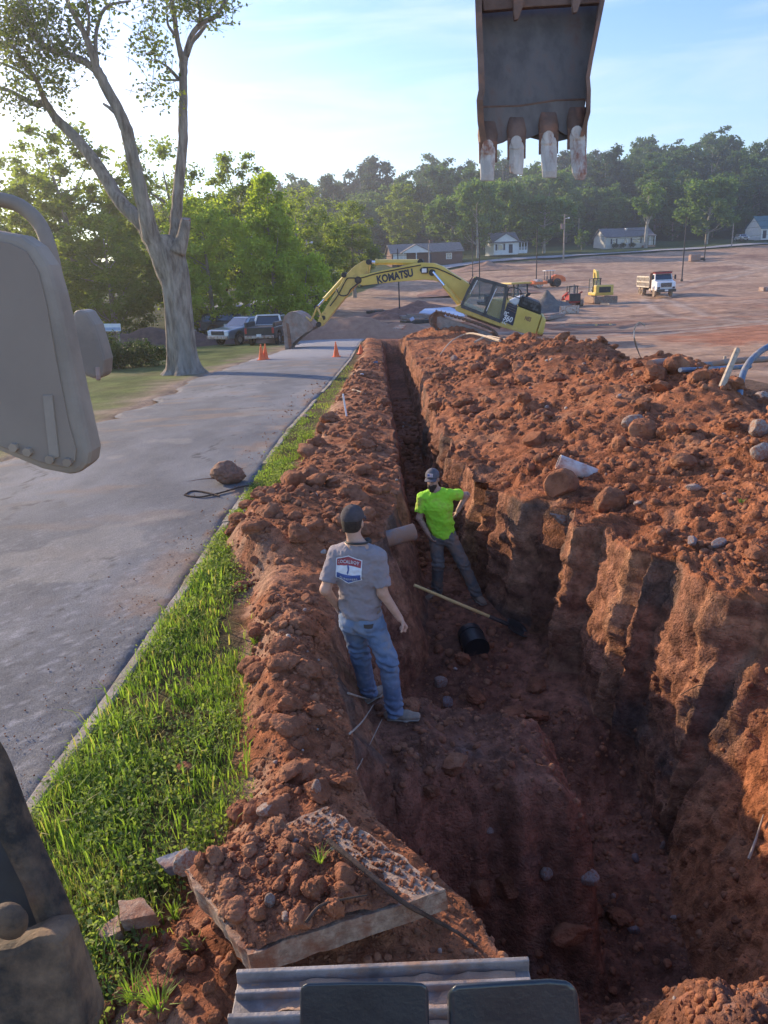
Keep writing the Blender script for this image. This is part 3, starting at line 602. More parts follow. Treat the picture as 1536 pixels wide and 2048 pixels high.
# backlit trees beside the road, left
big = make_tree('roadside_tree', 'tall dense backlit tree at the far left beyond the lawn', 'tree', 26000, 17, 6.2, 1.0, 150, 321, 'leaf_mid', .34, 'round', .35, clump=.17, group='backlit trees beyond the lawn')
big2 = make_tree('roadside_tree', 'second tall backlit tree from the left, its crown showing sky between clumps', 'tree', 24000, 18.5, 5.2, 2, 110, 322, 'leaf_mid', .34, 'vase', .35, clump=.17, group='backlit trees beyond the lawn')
def gp(o, x, y, s, rz=0): o.location = (x, y, float(hb(x, y)) - .3); o.scale = (s,) * 3 if np.isscalar(s) else s; o.rotation_euler[2] = rz
gp(big, -41, 70, (1.0, 1, .92)); gp(big2, -27.5, 72, (1.15, 1, 1.0))
n_ = 0
for (x, y, s, pr, rz, lb) in ((-50, 66, .85, big2, 1, 'leafy tree cut by the left edge of the picture, above the mirror'), (-34.5, 82, 1.05, big, 2, 'dark tree filling the gap between the two tallest backlit trees'),
        (-20.5, 80, (1.0, 1, 1.05), big, 3, 'tall tree whose crown shows right of the forked trunk'), (-14.5, 88, .95, big2, 2.4, 'dark leafy tree behind the sunlit yellow green tree'),
        (-22.5, 66, (.8, .8, .62), big, 4, 'low dark tree behind the parked dark trucks'), (-31, 60, (.75, .75, .42), big, 5, 'low spreading tree above the dark mulch bank'),
        (-9, 96, (.9, .9, .8), big, .4, 'dark tree at the right end of the backlit row'), (-3, 118, (.9, .9, .75), big2, 1.4, 'shadowed tree at the edge of the far wood near the street pole'),
        (-58, 80, 1.0, big, 1.7, 'tall tree outermost of the backlit row'), (8, 205, (1.2, 1.2, 1.0), big2, 2.2, 'dark tree left of the low house with white porch'), (-12, 150, (1.3, 1.3, 1.0), big, 2.9, 'big shadowed tree rising behind the street pole'),
        (-27, 110, (1.2, 1.2, 1.0), big, 3.3, 'far dark tree behind the backlit row')):
    o = dup(pr, (0, 0, 0), label=lb); gp(o, x, y, s, rz)
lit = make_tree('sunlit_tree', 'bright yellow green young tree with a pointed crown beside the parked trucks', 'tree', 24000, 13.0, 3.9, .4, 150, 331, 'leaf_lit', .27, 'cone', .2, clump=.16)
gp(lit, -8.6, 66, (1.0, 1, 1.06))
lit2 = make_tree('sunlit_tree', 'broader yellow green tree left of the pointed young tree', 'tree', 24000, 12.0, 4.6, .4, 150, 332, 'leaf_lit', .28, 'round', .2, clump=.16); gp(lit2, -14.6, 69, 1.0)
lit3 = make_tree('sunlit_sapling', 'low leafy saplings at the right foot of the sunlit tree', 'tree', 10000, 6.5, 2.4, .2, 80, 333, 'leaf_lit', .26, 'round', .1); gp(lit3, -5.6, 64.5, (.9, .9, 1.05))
lit3['label'] = 'low leafy sapling at the right foot of the sunlit tree'
# trimmed shrubs on the left lawn
shrub = make_tree('round_shrub', 'rounded garden shrub furthest left behind the mirror bracket', 'shrub', 5000, 1.5, 1.0, .05, 30, 341, 'bush', .10, 'round', .05, clump=.3, group='garden shrubs left of the big tree')
pts = [(196, 748), (232, 748), (218, 722), (266, 728), (292, 740), (303, 722), (322, 722)]
names = ['', 'low rounded shrub nearest the road, left of the trunk', 'rounded shrub behind the lowest one, left of the trunk', 'darker shrub at the back of the bed, left of the trunk', 'wide shrub in the middle of the bed left of the trunk', 'small shrub at the back close to the trunk', 'small shrub touching the trunk of the big tree']
for i, (u, v) in enumerate(pts):
    p = atz(u, v, -.9); o = shrub if i == 0 else dup(shrub, (0, 0, 0), label=names[i]); gp(o, p[0], p[1], [1.2, .8, .8, .85, .9, .65, .6][i], i)
# the big three-limbed tree by the road: limbs follow the real forks
def P3(u, v, Y): return Vector(at(u, v, Y))
bt = thing('forked_tree', 'huge old tree with three tall bare limbs forking above a fluted trunk beside the road', 'tree', atz(370, 742, -.45))
BL = Matrix.Translation(bt.location)
YB = float(bt.location[1]); pxm = 1 / FPX * YB
def limb(pts, wpx, n=12, seg=5, name='limb', wob=.12):
    P = smooth_path([P3(u, v, YB + dy) for u, v, dy in pts], seg); R_ = lerp_list([w * .87 * pxm / 2 for w in wpx], len(P))
    rr = np.random.default_rng(len(P) + n)
    P = [p + Vector(rr.normal(0, .05, 3)) * R_[i] * (1 if 0 < i < len(P) - 1 else 0) for i, p in enumerate(P)]
    mb = MB(); mb.tube(P, R_, n)
    V = np.array(mb.V); sc_ = .035 * np.interp(np.arange(len(V)), [0, len(V)], [1.5, .4])
    d = fbm(V[:, 0] * 3, V[:, 1] * 3, V[:, 2] * .8, oct=3, seed=4); d2 = fbm(V[:, 1] * 3, V[:, 2] * .8, V[:, 0] * 3, oct=3, seed=5); V[:, 0] += d * sc_; V[:, 1] += d2 * sc_; mb.V = [tuple(v) for v in V]
    return mb.build(name, M['bark'], bt, True, local=BL)
# trunk with root flare
mb = MB(); path = smooth_path([P3(367, 765, YB), P3(367, 742, YB), P3(362, 700, YB), P3(357, 640, YB), P3(350, 560, YB), P3(336, 500, YB), P3(322, 470, YB)], 8)
Rw = np.interp(np.linspace(0, 1, len(path)), [0, .1, .2, .3, .55, .8, 1], [118, 102, 72, 64, 58, 62, 44]); V = []; ns = 48
for i, p in enumerate(path):
    for k in range(ns):
        a = 2 * math.pi * k / ns; fl_ = np.interp(i / (len(path) - 1), [0, .12, .3, 1], [.30, .20, .07, .03])
        rr_ = Rw[i] * .87 * pxm / 2 * (1 + fl_ * math.sin(a * 7 + .5 * math.sin(2 * a)) + .6 * fl_ * math.sin(a * 4 + 1.3) + .04 * float(fbm(a * 2, i * .2, oct=2, seed=6)))
        V.append(p + Vector((math.cos(a) * rr_, math.sin(a) * rr_ * .9, 0)))
mb.V = [tuple(v) for v in V]; mb.F = [[i * ns + k, i * ns + (k + 1) % ns, (i + 1) * ns + (k + 1) % ns, (i + 1) * ns + k] for i in range(len(path) - 1) for k in range(ns)]; mb.I = [0] * len(mb.F)
mb.build('trunk', M['bark'], bt, True, local=BL)
limb([(352, 600, 0), (340, 545, 0), (312, 492, 0), (283, 445, .3), (250, 415, .5), (222, 375, .7), (190, 325, .9), (150, 275, 1.1), (110, 236, 1.2)], [34, 46, 40, 36, 30, 28, 26, 22, 20])
limb([(112, 238, 1.2), (92, 205, 1.0), (75, 165, .6), (48, 125, .2), (20, 85, -.2), (-8, 50, -.4)], [18, 13, 11, 9, 7, 5], 8)
limb([(108, 232, 1.2), (90, 208, 1.4), (68, 208, 1.6), (45, 195, 1.8), (15, 180, 2), (-10, 178, 2.2)], [17, 17, 12, 9, 8, 6], 8)
limb([(62, 158, .6), (35, 140, .9), (0, 125, 1.2)], [8, 6, 4], 6)
limb([(350, 600, 0), (332, 540, 0), (303, 470, -.3), (285, 400, -.5), (268, 330, -.7), (255, 270, -.9), (238, 225, -1), (212, 175, -1.1), (193, 138, -1.2)], [34, 46, 38, 30, 27, 25, 22, 20, 19])
limb([(194, 142, -1.2), (180, 95, -1.3), (162, 55, -1.5), (140, 15, -1.8), (128, -20, -2)], [16, 13, 10, 8, 6], 8)
limb([(192, 140, -1.2), (165, 122, -.9), (130, 108, -.5), (98, 98, 0), (75, 78, .3), (58, 45, .6), (40, 0, .8)], [16, 14, 13, 12, 11, 9, 6], 8)
limb([(193, 125, -1.2), (192, 80, -1.0), (196, 50, -.9), (208, 20, -.8), (225, 8, -.6), (262, 2, -.4)], [10, 8, 7, 6, 5, 4], 8)
limb([(175, 70, -1.4), (178, 35, -1.7), (172, 0, -2)], [8, 6, 5], 6)
limb([(237, 232, -1), (222, 218, -1.2), (206, 207, -1.3)], [9, 7, 4], 6)
limb([(352, 600, 0), (356, 550, 0), (352, 500, .2), (352, 440, .3), (358, 370, .4), (365, 290, .4), (366, 220, .4), (366, 160, .4), (367, 122, .4)], [34, 46, 33, 26, 22, 20, 18, 17, 18])
limb([(367, 130, .4), (357, 92, .2), (350, 45, 0), (342, -10, -.2)], [16, 10, 10, 8], 8)
limb([(368, 125, .4), (380, 78, .6), (402, 48, .8), (430, 33, 1), (446, 10, 1.1), (455, -8, 1.2)], [15, 11, 10, 9, 8, 6], 8)
limb([(374, 112, .4), (386, 84, .3), (400, 66, .2), (412, 50, 0)], [9, 8, 8, 6], 8)
limb([(398, 50, .7), (400, 20, .5), (392, -8, .4)], [7, 6, 5], 6)
limb([(356, 158, .4), (340, 138, .1), (322, 125, -.1), (310, 118, -.2), (308, 104, -.2)], [8, 5, 4, 3, 2], 6)
limb([(355, 160, .4), (335, 160, 0), (322, 159, -.3)], [5, 4, 3], 6)
limb([(350, 70, 0), (336, 50, -.2), (334, 28, -.3)], [7, 5, 4], 6)
mb = MB(); a = P3(355, 505, YB - .2); b = P3(372, 440, YB - .2); mb.tube(smooth_path([a, (a + b) / 2 + Vector((.05, 0, 0)), b], 4), lerp_list([.32, .22, .18], 9), 12); mb.build('cut_stub', M['bark'], bt, True, local=BL)
mb = MB(); mb.tube([b + Vector((0, 0, -.01)), b + Vector((.01, -.02, .05))], [.176, .172], 14); mb.build('stub_face', M['palestone'], bt, local=BL)
def clusters(spec, seed):
    r = np.random.default_rng(seed); C = []
    for (u, v, ru, rv, n, dy) in spec:
        for _ in range(max(1, n // 56)):
            a_, q = r.uniform(0, 6.28), r.random() ** .5; c0 = at(u + ru * q * math.cos(a_), v + rv * q * math.sin(a_), YB + dy + r.normal(0, .8))
            C.append(c0 + r.normal(0, .24, (24, 3)))
    return np.concatenate(C)
LC = clusters([(15, 120, 40, 70, 1500, .5), (45, 60, 60, 60, 2300, .2), (110, 60, 45, 60, 1700, -.6), (95, 140, 45, 35, 1300, .6), (120, 165, 25, 22, 500, .8), (35, 205, 40, 20, 800, 1.8), (10, 20, 45, 30, 900, 0), (170, 15, 35, 22, 700, -1.5), (150, 100, 30, 30, 500, -.8), (235, 5, 30, 10, 260, -.5), (205, 55, 22, 28, 220, -.9),
               (310, 92, 38, 26, 800, -.1), (322, 182, 34, 18, 520, -.3), (335, 120, 20, 20, 180, 0), (330, 15, 40, 24, 800, -.2), (380, 12, 40, 24, 800, .5), (430, 30, 30, 22, 500, 1), (440, 5, 30, 14, 400, 1), (60, 20, 50, 20, 700, 0), (130, 210, 14, 10, 120, 1)], 5)
LC = LC - np.array(bt.location)
link('foliage', leaves('foliage', LC, .14, M['leaf_big'], .4, 6), bt)
tw = MB(); r = np.random.default_rng(8)
for k in r.choice(len(LC), 620, replace=False):
    c = LC[k]; d = Vector(r.normal(0, .3, 3)) + Vector((0, 0, -.25)); tw.tube([Vector(c) - d, Vector(c), Vector(c) + d * .6], [.012, .009, .004], 3, False)
tag(tw.build('twigs', M['bark'], bt), kind='stuff')
# ------------------------------------------------------------------ lettering
def text_mesh(txt, size, bold=.02, align='CENTER', extrude=0.0, spacing=1.0, shear=0.0):
    c = bpy.data.curves.new('lettering', 'FONT'); c.body = txt; c.size = size; c.offset = bold * size; c.align_x = align; c.align_y = 'CENTER'; c.extrude = extrude; c.space_character = spacing; c.shear = shear; c.resolution_u = 3
    o = bpy.data.objects.new('lettering', c); COL.objects.link(o); dg = bpy.context.evaluated_depsgraph_get(); me = bpy.data.meshes.new_from_object(o.evaluated_get(dg))
    V = np.array([v.co for v in me.vertices]); F = [list(p.vertices) for p in me.polygons]
    bpy.data.objects.remove(o); bpy.data.curves.remove(c); bpy.data.meshes.remove(me); return V, F

# ------------------------------------------------------------------ the tilted excavator beside the trench
EA = math.radians(11); ED = np.array([-math.cos(EA), math.sin(EA), 0]); EN = np.array([-math.sin(EA), -math.cos(EA), 0]); EP0 = np.array([4.7, 40.0, 0])
def EPx(u, v, o=0.0):
    r_ = ray(u, v); c = np.array([0, 0, HCAM]); t_ = (o - (c - EP0) @ EN) / (r_ @ EN); return Vector(c + r_ * t_)
ex = thing('excavator', 'large yellow excavator tipped nose up on the spoil bank, boom reaching over the road', 'excavator', (4.7, 40.0, float(hb(4.7, 40))))
EL = Matrix.Translation(ex.location)
def eb(mb, name, mats, parent=None, **k): return mb.build(name, mats, parent or ex, local=EL, **k)
def slab_(pts, o0, o1, mb=None):
    mb = mb or MB(); mb.prism([EPx(u, v, o1) for u, v in pts], Vector(EN * (o0 - o1))); return mb
def slab_c(pts, oc, hw): # profile given at the centre plane so that the silhouette is right
    mb = MB(); ring = [EPx(u, v, oc) + Vector(EN * hw) for u, v in pts]; mb.prism(ring, Vector(EN * (-2 * hw))); return mb
boom_p = [(716, 558), (720, 552), (728, 550), (760, 542), (800, 534), (822, 528), (845, 525), (869, 526), (888, 533), (904, 545), (922, 556), (940, 568), (944, 585), (932, 603), (920, 600), (904, 580), (886, 566), (868, 560), (850, 559), (800, 563), (760, 567), (728, 571), (718, 567)]
eb(slab_c(boom_p, 0, .33), 'boom', M['yellow_clean'], bevel=.03)
arm_p = [(729, 521), (741, 522), (740, 533), (737, 549), (728, 560), (712, 572), (696, 590), (672, 620), (655, 642), (646, 652), (638, 654), (634, 648), (644, 630), (664, 598), (684, 566), (694, 549), (710, 533)]
eb(slab_c(arm_p, 0, .24), 'arm', M['yellow'], bevel=.03)
def cyl(a, b, ra, rb, oa, ob, frac, nm, hose=True):
    A, B = EPx(*a, oa), EPx(*b, ob); Mid = A.lerp(B, frac); mb = MB(); mb.tube([Mid, B], ra, 12); mb.tube([Mid, Mid.lerp(B, .04)], ra * 1.18, 12)
    o = eb(mb, nm, M['yellow_clean'], smooth=True, auto=30); m2 = MB(); m2.tube([A, Mid], rb, 10); m2.mi = 0; k_ = eb(m2, 'rod', M['chrome'], o, smooth=True, auto=30)
    return o
cyl((738, 524), (842, 524), .14, .07, 0, 0, .13, 'arm_cylinder')
cyl((866, 544), (918, 607), .12, .065, .46, .46, .42, 'boom_cylinder'); cyl((868, 544), (920, 607), .12, .065, -.46, -.46, .42, 'boom_cylinder')
cyl((637, 612), (692, 551), .11, .06, 0, 0, .22, 'bucket_cylinder')
pins = MB()
for u, v, rr_, hw in ((866, 545, .17, .42), (719, 560, .19, .36), (842, 524, .15, .28), (739, 524, .14, .28), (690, 550, .14, .28), (640, 648, .14, .34), (649, 635, .12, .3), (634, 614, .11, .28), (845, 540, .1, .36)):
    c = EPx(u, v, 0); pins.tube([c + Vector(EN * hw), c - Vector(EN * hw)], rr_, 12)
eb(pins, 'pin', M['black'])
lk = MB()
for s in (-1, 1): lk.beam(EPx(634, 614, .26 * s), EPx(646, 640, .26 * s), .16, .07); lk.beam(EPx(634, 614, .30 * s), EPx(622, 642, .30 * s), .15, .07); lk.beam(EPx(622, 642, .30 * s), EPx(612, 634, .30 * s), .2, .07)
eb(lk, 'bucket_link', M['yellow'])
hs = MB()
hs.tube(smooth_path([EPx(842, 530, .36), EPx(800, 538, .36), EPx(750, 548, .36), EPx(722, 556, .34), EPx(700, 556, .3), EPx(692, 560, .28), EPx(676, 590, .3), EPx(660, 612, .3)], 4), .03, 5)
hs.tube(smooth_path([EPx(673, 578, .3), EPx(680, 590, .45), EPx(694, 590, .45), EPx(702, 578, .34), EPx(722, 562, .36)], 4), .035, 5)
hs.tube(smooth_path([EPx(922, 560, .34), EPx(900, 548, .36), EPx(870, 536, .36), EPx(846, 535, .36)], 4), .03, 5)
eb(hs, 'hose', M['black'])
# bucket seen from its side: curved shell, cheek plates, teeth
cheek = [(585, 623), (597, 622), (608, 627), (622, 640), (633, 652), (630, 659), (620, 662), (600, 677), (585, 692), (580, 700), (577, 690), (575, 668), (572, 645), (576, 631)]
bk = MB()
for s in (-1, 1): bk.prism([EPx(u, v, 0) + Vector(EN * (s * .66 + .03)) for u, v in cheek], Vector(EN * -.06))
M['bucketgrey'] = mat('bucketgrey', (.20, .16, .14), (.32, .27, .24), .7, 3, .3, 20, c3=(.28, .15, .10), s3=2, p3=(.5, .7), coords='Object')
bo = eb(bk, 'bucket', M['bucketgrey'])
shell = [(578, 700), (577, 690), (575, 668), (572, 645), (576, 631), (585, 623), (597, 622), (608, 627), (622, 640), (633, 652)]
sh = MB(); 
for i in range(len(shell) - 1):
    a, b = EPx(*shell[i]), EPx(*shell[i + 1]); d = (b - a).normalized(); inn = d.cross(Vector(EN)) * .05
    sh.prism([a + Vector(EN * .66), b + Vector(EN * .66), b + Vector(EN * .66) + inn, a + Vector(EN * .66) + inn], Vector(EN * -1.32))
eb(sh, 'bucket_shell', M['bucketgrey'], bo)
for k in range(5):
    o = -.58 + k * .29; a = EPx(580, 692, o); b = EPx(580, 709, o); mb = MB(); mb.tube([a, a.lerp(b, .5), b], [.09, .075, .03], 4); eb(mb, 'tooth', M['steel'], bo)
eb(slab_([(572, 645), (577, 690), (580, 707), (583, 690), (580, 668), (577, 648)], .66, .73), 'side_cutter', M['rust'], bo)
# lettering and lamp on the boom
def on_plane(txt, u0, v0, u1, v1, h, o, m_, name, parent=None, bold=.03, spacing=1.0):
    A, B = EPx(u0, v0, o), EPx(u1, v1, o); wd = (B - A); Lw = wd.length; V, F = text_mesh(txt, h, bold, 'LEFT', .0, spacing); sx = Lw / (V[:, 0].max() - V[:, 0].min()); e = wd.normalized(); up = (Vector((0, 0, 1)) - e * e.z).normalized()
    W_ = [A + e * float((v[0] - V[:, 0].min()) * sx) + up * float(v[1]) for v in V]
    return link(name, mesh_np(name, np.array([tuple(EL.inverted() @ w) for w in W_]), F, False, m_), parent or ex)
on_plane('KOMATSU', 754, 560.5, 826, 545.5, .52, .345, M['navy'], 'lettering', bold=.045)
c = EPx(849, 541, .42); mb = MB(); mb.box(c, (.34, .2, .3)); wl = eb(mb, 'work_light', M['black'], bevel=.03); mb = MB(); mb.box(c + Vector(EN * .12), (.24, .02, .2)); eb(mb, 'lens', M['white'], wl)
# cab: frame with real openings, glass, roof
COFF, CW = 1.5, .9
fr = MB(); C0 = [(951, 556), (1014, 573), (1002, 643), (923, 612)]
def bar(a, b, w, o): fr.beam(EPx(*a, o), EPx(*b, o), w, .1, up=tuple(EN))
M['cabgrey'] = mat('cabgrey', (.05, .052, .055), (.09, .09, .092), .5, 4, .1, 20)
for o in (COFF, COFF - CW):
    for a, b, w in ((C0[0], C0[1], .16), (C0[1], C0[2], .16), (C0[2], C0[3], .16), (C0[3], (937, 580), .13), ((937, 580), C0[0], .13), ((990, 566), (969, 630), .16)): bar(a, b, w, o)
for p in (C0[0], C0[1], C0[2], C0[3], (937, 580)): fr.beam(EPx(*p, COFF), EPx(*p, COFF - CW), .12, .1)
cab = eb(fr, 'cab', M['cabgrey'])
eb(slab_([(948, 553), (1016, 571), (1014, 577), (947, 558)], COFF - CW - .03, COFF + .03), 'roof', M['yellow_clean'], cab, bevel=.02)
M['cabglass'] = bpy.data.materials.new('cabglass'); M['cabglass'].use_nodes = True
_b = M['cabglass'].node_tree.nodes['Principled BSDF']; _b.inputs['Base Color'].default_value = (.75, .8, .8, 1); _b.inputs['Roughness'].default_value = .03; _b.inputs['Transmission Weight'].default_value = .92; _b.inputs['IOR'].default_value = 1.05; _b.inputs['Specular IOR Level'].default_value = 1.0
eb(slab_([(951, 558), (989, 568), (969, 629), (925, 611), (937, 581)], COFF - .01, COFF + .015), 'window', M['cabglass'], cab)
eb(slab_([(991, 569), (1012, 574), (1001, 640), (972, 630)], COFF - .01, COFF + .015), 'window', M['cabglass'], cab)
eb(slab_([(951, 558), (1012, 574), (1001, 640), (925, 611), (937, 581)], COFF - CW - .02, COFF - CW + .01), 'far_window', M['cabglass'], cab)
st = MB(); a = EPx(962, 612, 1.05)
st.prism([EPx(u, v, 1.3) for u, v in ((968, 590), (978, 592), (975, 612), (955, 610), (953, 603), (968, 604))], Vector(EN * -.5)); eb(st, 'seat', M['black'], cab, bevel=.04)
on_ = MB(); on_.prism([EPx(u, v, 1.3) for u, v in ((972, 632), (1000, 641), (1008, 605), (984, 598))], Vector(EN * -.02)); eb(on_, 'door_panel', M['yellow_clean'], cab)
mb = MB(); mb.tube(smooth_path([EPx(993, 577, COFF + .08), EPx(980, 605, COFF + .1), EPx(973, 622, COFF + .08)], 3), .02, 6); eb(mb, 'handrail', M['white'], cab); mb = MB(); mb.beam(EPx(940, 588, COFF + .04), EPx(955, 560, COFF + .04), .1, .03); eb(mb, 'pillar_strip', M['white'], cab)
mb = MB(); mb.tube(smooth_path([EPx(946, 553, COFF - CW), EPx(939, 566, COFF - CW - .3), EPx(944, 590, COFF - CW - .3)], 3), .02, 6); mb.box(EPx(941, 575, COFF - CW - .35), (.2, .1, .4)); eb(mb, 'mirror', M['black'], cab)
# upper body
eb(slab_([(909, 615), (921, 609), (1004, 641), (1030, 652), (1064, 664), (1060, 670), (1030, 662), (990, 650), (940, 632), (912, 622)], -1.45, 1.52), 'platform', M['yellow'], bevel=.03)
eb(slab_([(936, 625), (1004, 650), (1000, 658), (934, 634)], -1.3, 1.1), 'slew_base', M['trackmud'])
sp_ = eb(slab_([(1015, 606), (1035, 613), (1025, 655), (1002, 645)], .5, 1.52), 'side_panel', M['navy'], bevel=.02)
for k in range(3):
    a = (1016 + .3 * k, 608.5 + 5.0 * k); b = (1034 - .9 * k, 615.5 + 5.2 * k); mb = MB(); mb.beam(EPx(*a, 1.535), EPx(*b, 1.535), .05, .015, up=(0, 0, 1)); eb(mb, 'stripe', M['bluestone'], sp_)
def etext(t, u0, v0, u1, v1, h, par): 
    on_plane(t, u0, v0, u1, v1, h, 1.54, M['white'], 'lettering', par, .03)
etext('PC', 1008.5, 626, 1017, 629.5, .26, sp_); etext('360', 1007, 634.5, 1025, 641, .36, sp_); etext('LC', 1005, 643, 1013, 646.5, .22, sp_)
eb(slab_([(1035, 613), (1083, 631), (1071, 668), (1025, 655)], -1.5, 1.52), 'engine_door', M['yellow_clean'], bevel=.04)
eb(slab_([(1084, 631.5), (1093, 638), (1086, 671), (1072, 668.5)], -1.5, 1.52), 'counterweight', M['yellow_clean'], bevel=.12)
on_plane('NES', 1050, 636, 1062, 640, .28, 1.535, M['rust'], 'lettering')
hood = eb(slab_([(1035, 612), (1044, 592), (1052, 595), (1080, 606), (1083, 612), (1082, 630)], -1.1, 1.3), 'engine_hood', M['black'], bevel=.05)
vt = MB()
for k in range(7):
    a = EPx(1051 + 4 * k, 599 + 1.5 * k, 1.33); vt.box(a, (.1, .03, .13))
for u, v in ((1048, 606), (1052, 608), (1064, 611), (1070, 613), (1068, 618), (1074, 620)): vt.box(EPx(u, v, 1.33), (.13, .03, .12))
eb(vt, 'vent', M['cabgrey'], hood)
eb(slab_([(1017, 603), (1026, 598), (1044, 592), (1036, 610), (1030, 611)], -.6, 1.2), 'tank', M['whitepaint'], bevel=.05)
mb = MB(); mb.tube(smooth_path([EPx(1050, 598, .2), EPx(1055, 588, .2), EPx(1060, 590, .2)], 3), .08, 8); eb(mb, 'exhaust', M['black'])
for o in (1.45, .6):
    hr_ = MB(); hr_.tube(smooth_path([EPx(1015, 600, o), EPx(1017, 578, o), EPx(1030, 576, o), EPx(1042, 583, o), EPx(1038, 610, o)], 4), .025, 6); hr_.tube([EPx(1016, 590, o), EPx(1041, 597, o)], .02, 5); eb(hr_, 'safety_rail', M['black'])
# tracks
def track(o, pts):
    mb = slab_([(874, 634), (880, 633), (940, 652), (984, 668), (986, 680), (940, 672), (880, 658), (873, 650)], o - .2, o + .24); fr_ = eb(mb, 'track_frame', M['bucketgrey'])
    P = smooth_path([EPx(u, v, o) for u, v in pts + [pts[0]]], 6); Ln = [0]
    for i in range(len(P) - 1): Ln.append(Ln[-1] + (P[i + 1] - P[i]).length)
    mb = MB(); n_s = int(Ln[-1] / .216); cen = sum(P[:-1], Vector()) / (len(P) - 1)
    for k in range(n_s):
        s = (k + .5) * Ln[-1] / n_s; i = min(max(np.searchsorted(Ln, s) - 1, 0), len(P) - 2); q = P[i].lerp(P[i + 1], (s - Ln[i]) / max(Ln[i + 1] - Ln[i], 1e-6)); d = (P[i + 1] - P[i]).normalized(); nn = d.cross(Vector(EN)); 
        if nn.dot(q - cen) < 0: nn = -nn
        R3 = Matrix((d, Vector(EN), nn)).transposed(); mb.box(q, (.2, .6, .03), R3); mb.box(q + nn * .035 + d * .06, (.025, .6, .05), R3); mb.box(q - nn * .04, (.14, .2, .06), R3)
    tag(eb(mb, 'track_shoes', M['trackmud']), kind='stuff')
    mb = MB()
    for (u, v, r_) in ((874, 640, .42), (984, 680, .40), (905, 666, .15), (920, 670, .15), (936, 675, .15), (952, 680, .15), (966, 684, .15)): c = EPx(u, v, o); mb.tube([c - Vector(EN * .1), c + Vector(EN * .1)], r_, 16)
    eb(mb, 'track_wheel', M['rust'])
tp = [(864, 634), (870, 624), (882, 624), (930, 638), (975, 654), (992, 666), (996, 682), (984, 694), (968, 692), (920, 676), (882, 664), (868, 654), (862, 644)]
track(1.25, tp); track(-1.35, [(u + 2, v + 2) for u, v in tp])

# ------------------------------------------------------------------ generic wheels and vehicles (local frame: +X forward)
def wheel(parent, x, y, z, r_, w, tyre='rubber', rim='steel', spokes=5):
    mb = MB(); prof = [(.55, -.5), (.86, -.5), (.97, -.38), (1, -.2), (1, .2), (.97, .38), (.86, .5), (.55, .5)]; n_ = 20; V = []; F = []
    for k in range(n_):
        a = 2 * math.pi * k / n_
        for q, (rr_, yy_) in enumerate(prof): V.append((x + r_ * rr_ * math.cos(a), y + w * yy_, z + r_ * rr_ * math.sin(a)))
    for k in range(n_):
        for q in range(7): F.append((k * 8 + q, k * 8 + q + 1, ((k + 1) % n_) * 8 + q + 1, ((k + 1) % n_) * 8 + q))
    mb.add(V, F); o = mb.build('wheel', M[tyre], parent, smooth=True, auto=40)
    mb = MB(); mb.tube([(x, y - w * .32, z), (x, y + w * .32, z)], r_ * .56, 16); mb.tube([(x, y - w * .42, z), (x, y + w * .42, z)], r_ * .16, 8)
    for k in range(spokes):
        a = 2 * math.pi * k / spokes; mb.beam((x, y, z), (x + r_ * .5 * math.cos(a), y, z + r_ * .5 * math.sin(a)), w * .8, r_ * .12, up=(0, 1, 0))
    mb.build('rim', M[rim], o); return o
def arch_profile(L0, L1, zb, arches, top):   # closed XZ outline, wheel arches cut into the lower edge
    P = [(L0, zb)]
    for cx, r_ in arches:
        for k in range(9): a = math.pi * (1 - k / 8); P.append((cx + r_ * math.cos(a), zb + r_ * math.sin(a) * .95))
    P += [(L1, zb)] + top; return P
def xz(mb, P, y0, y1): return mb.prism([(a, y0, b) for a, b in P], (0, y1 - y0, 0))
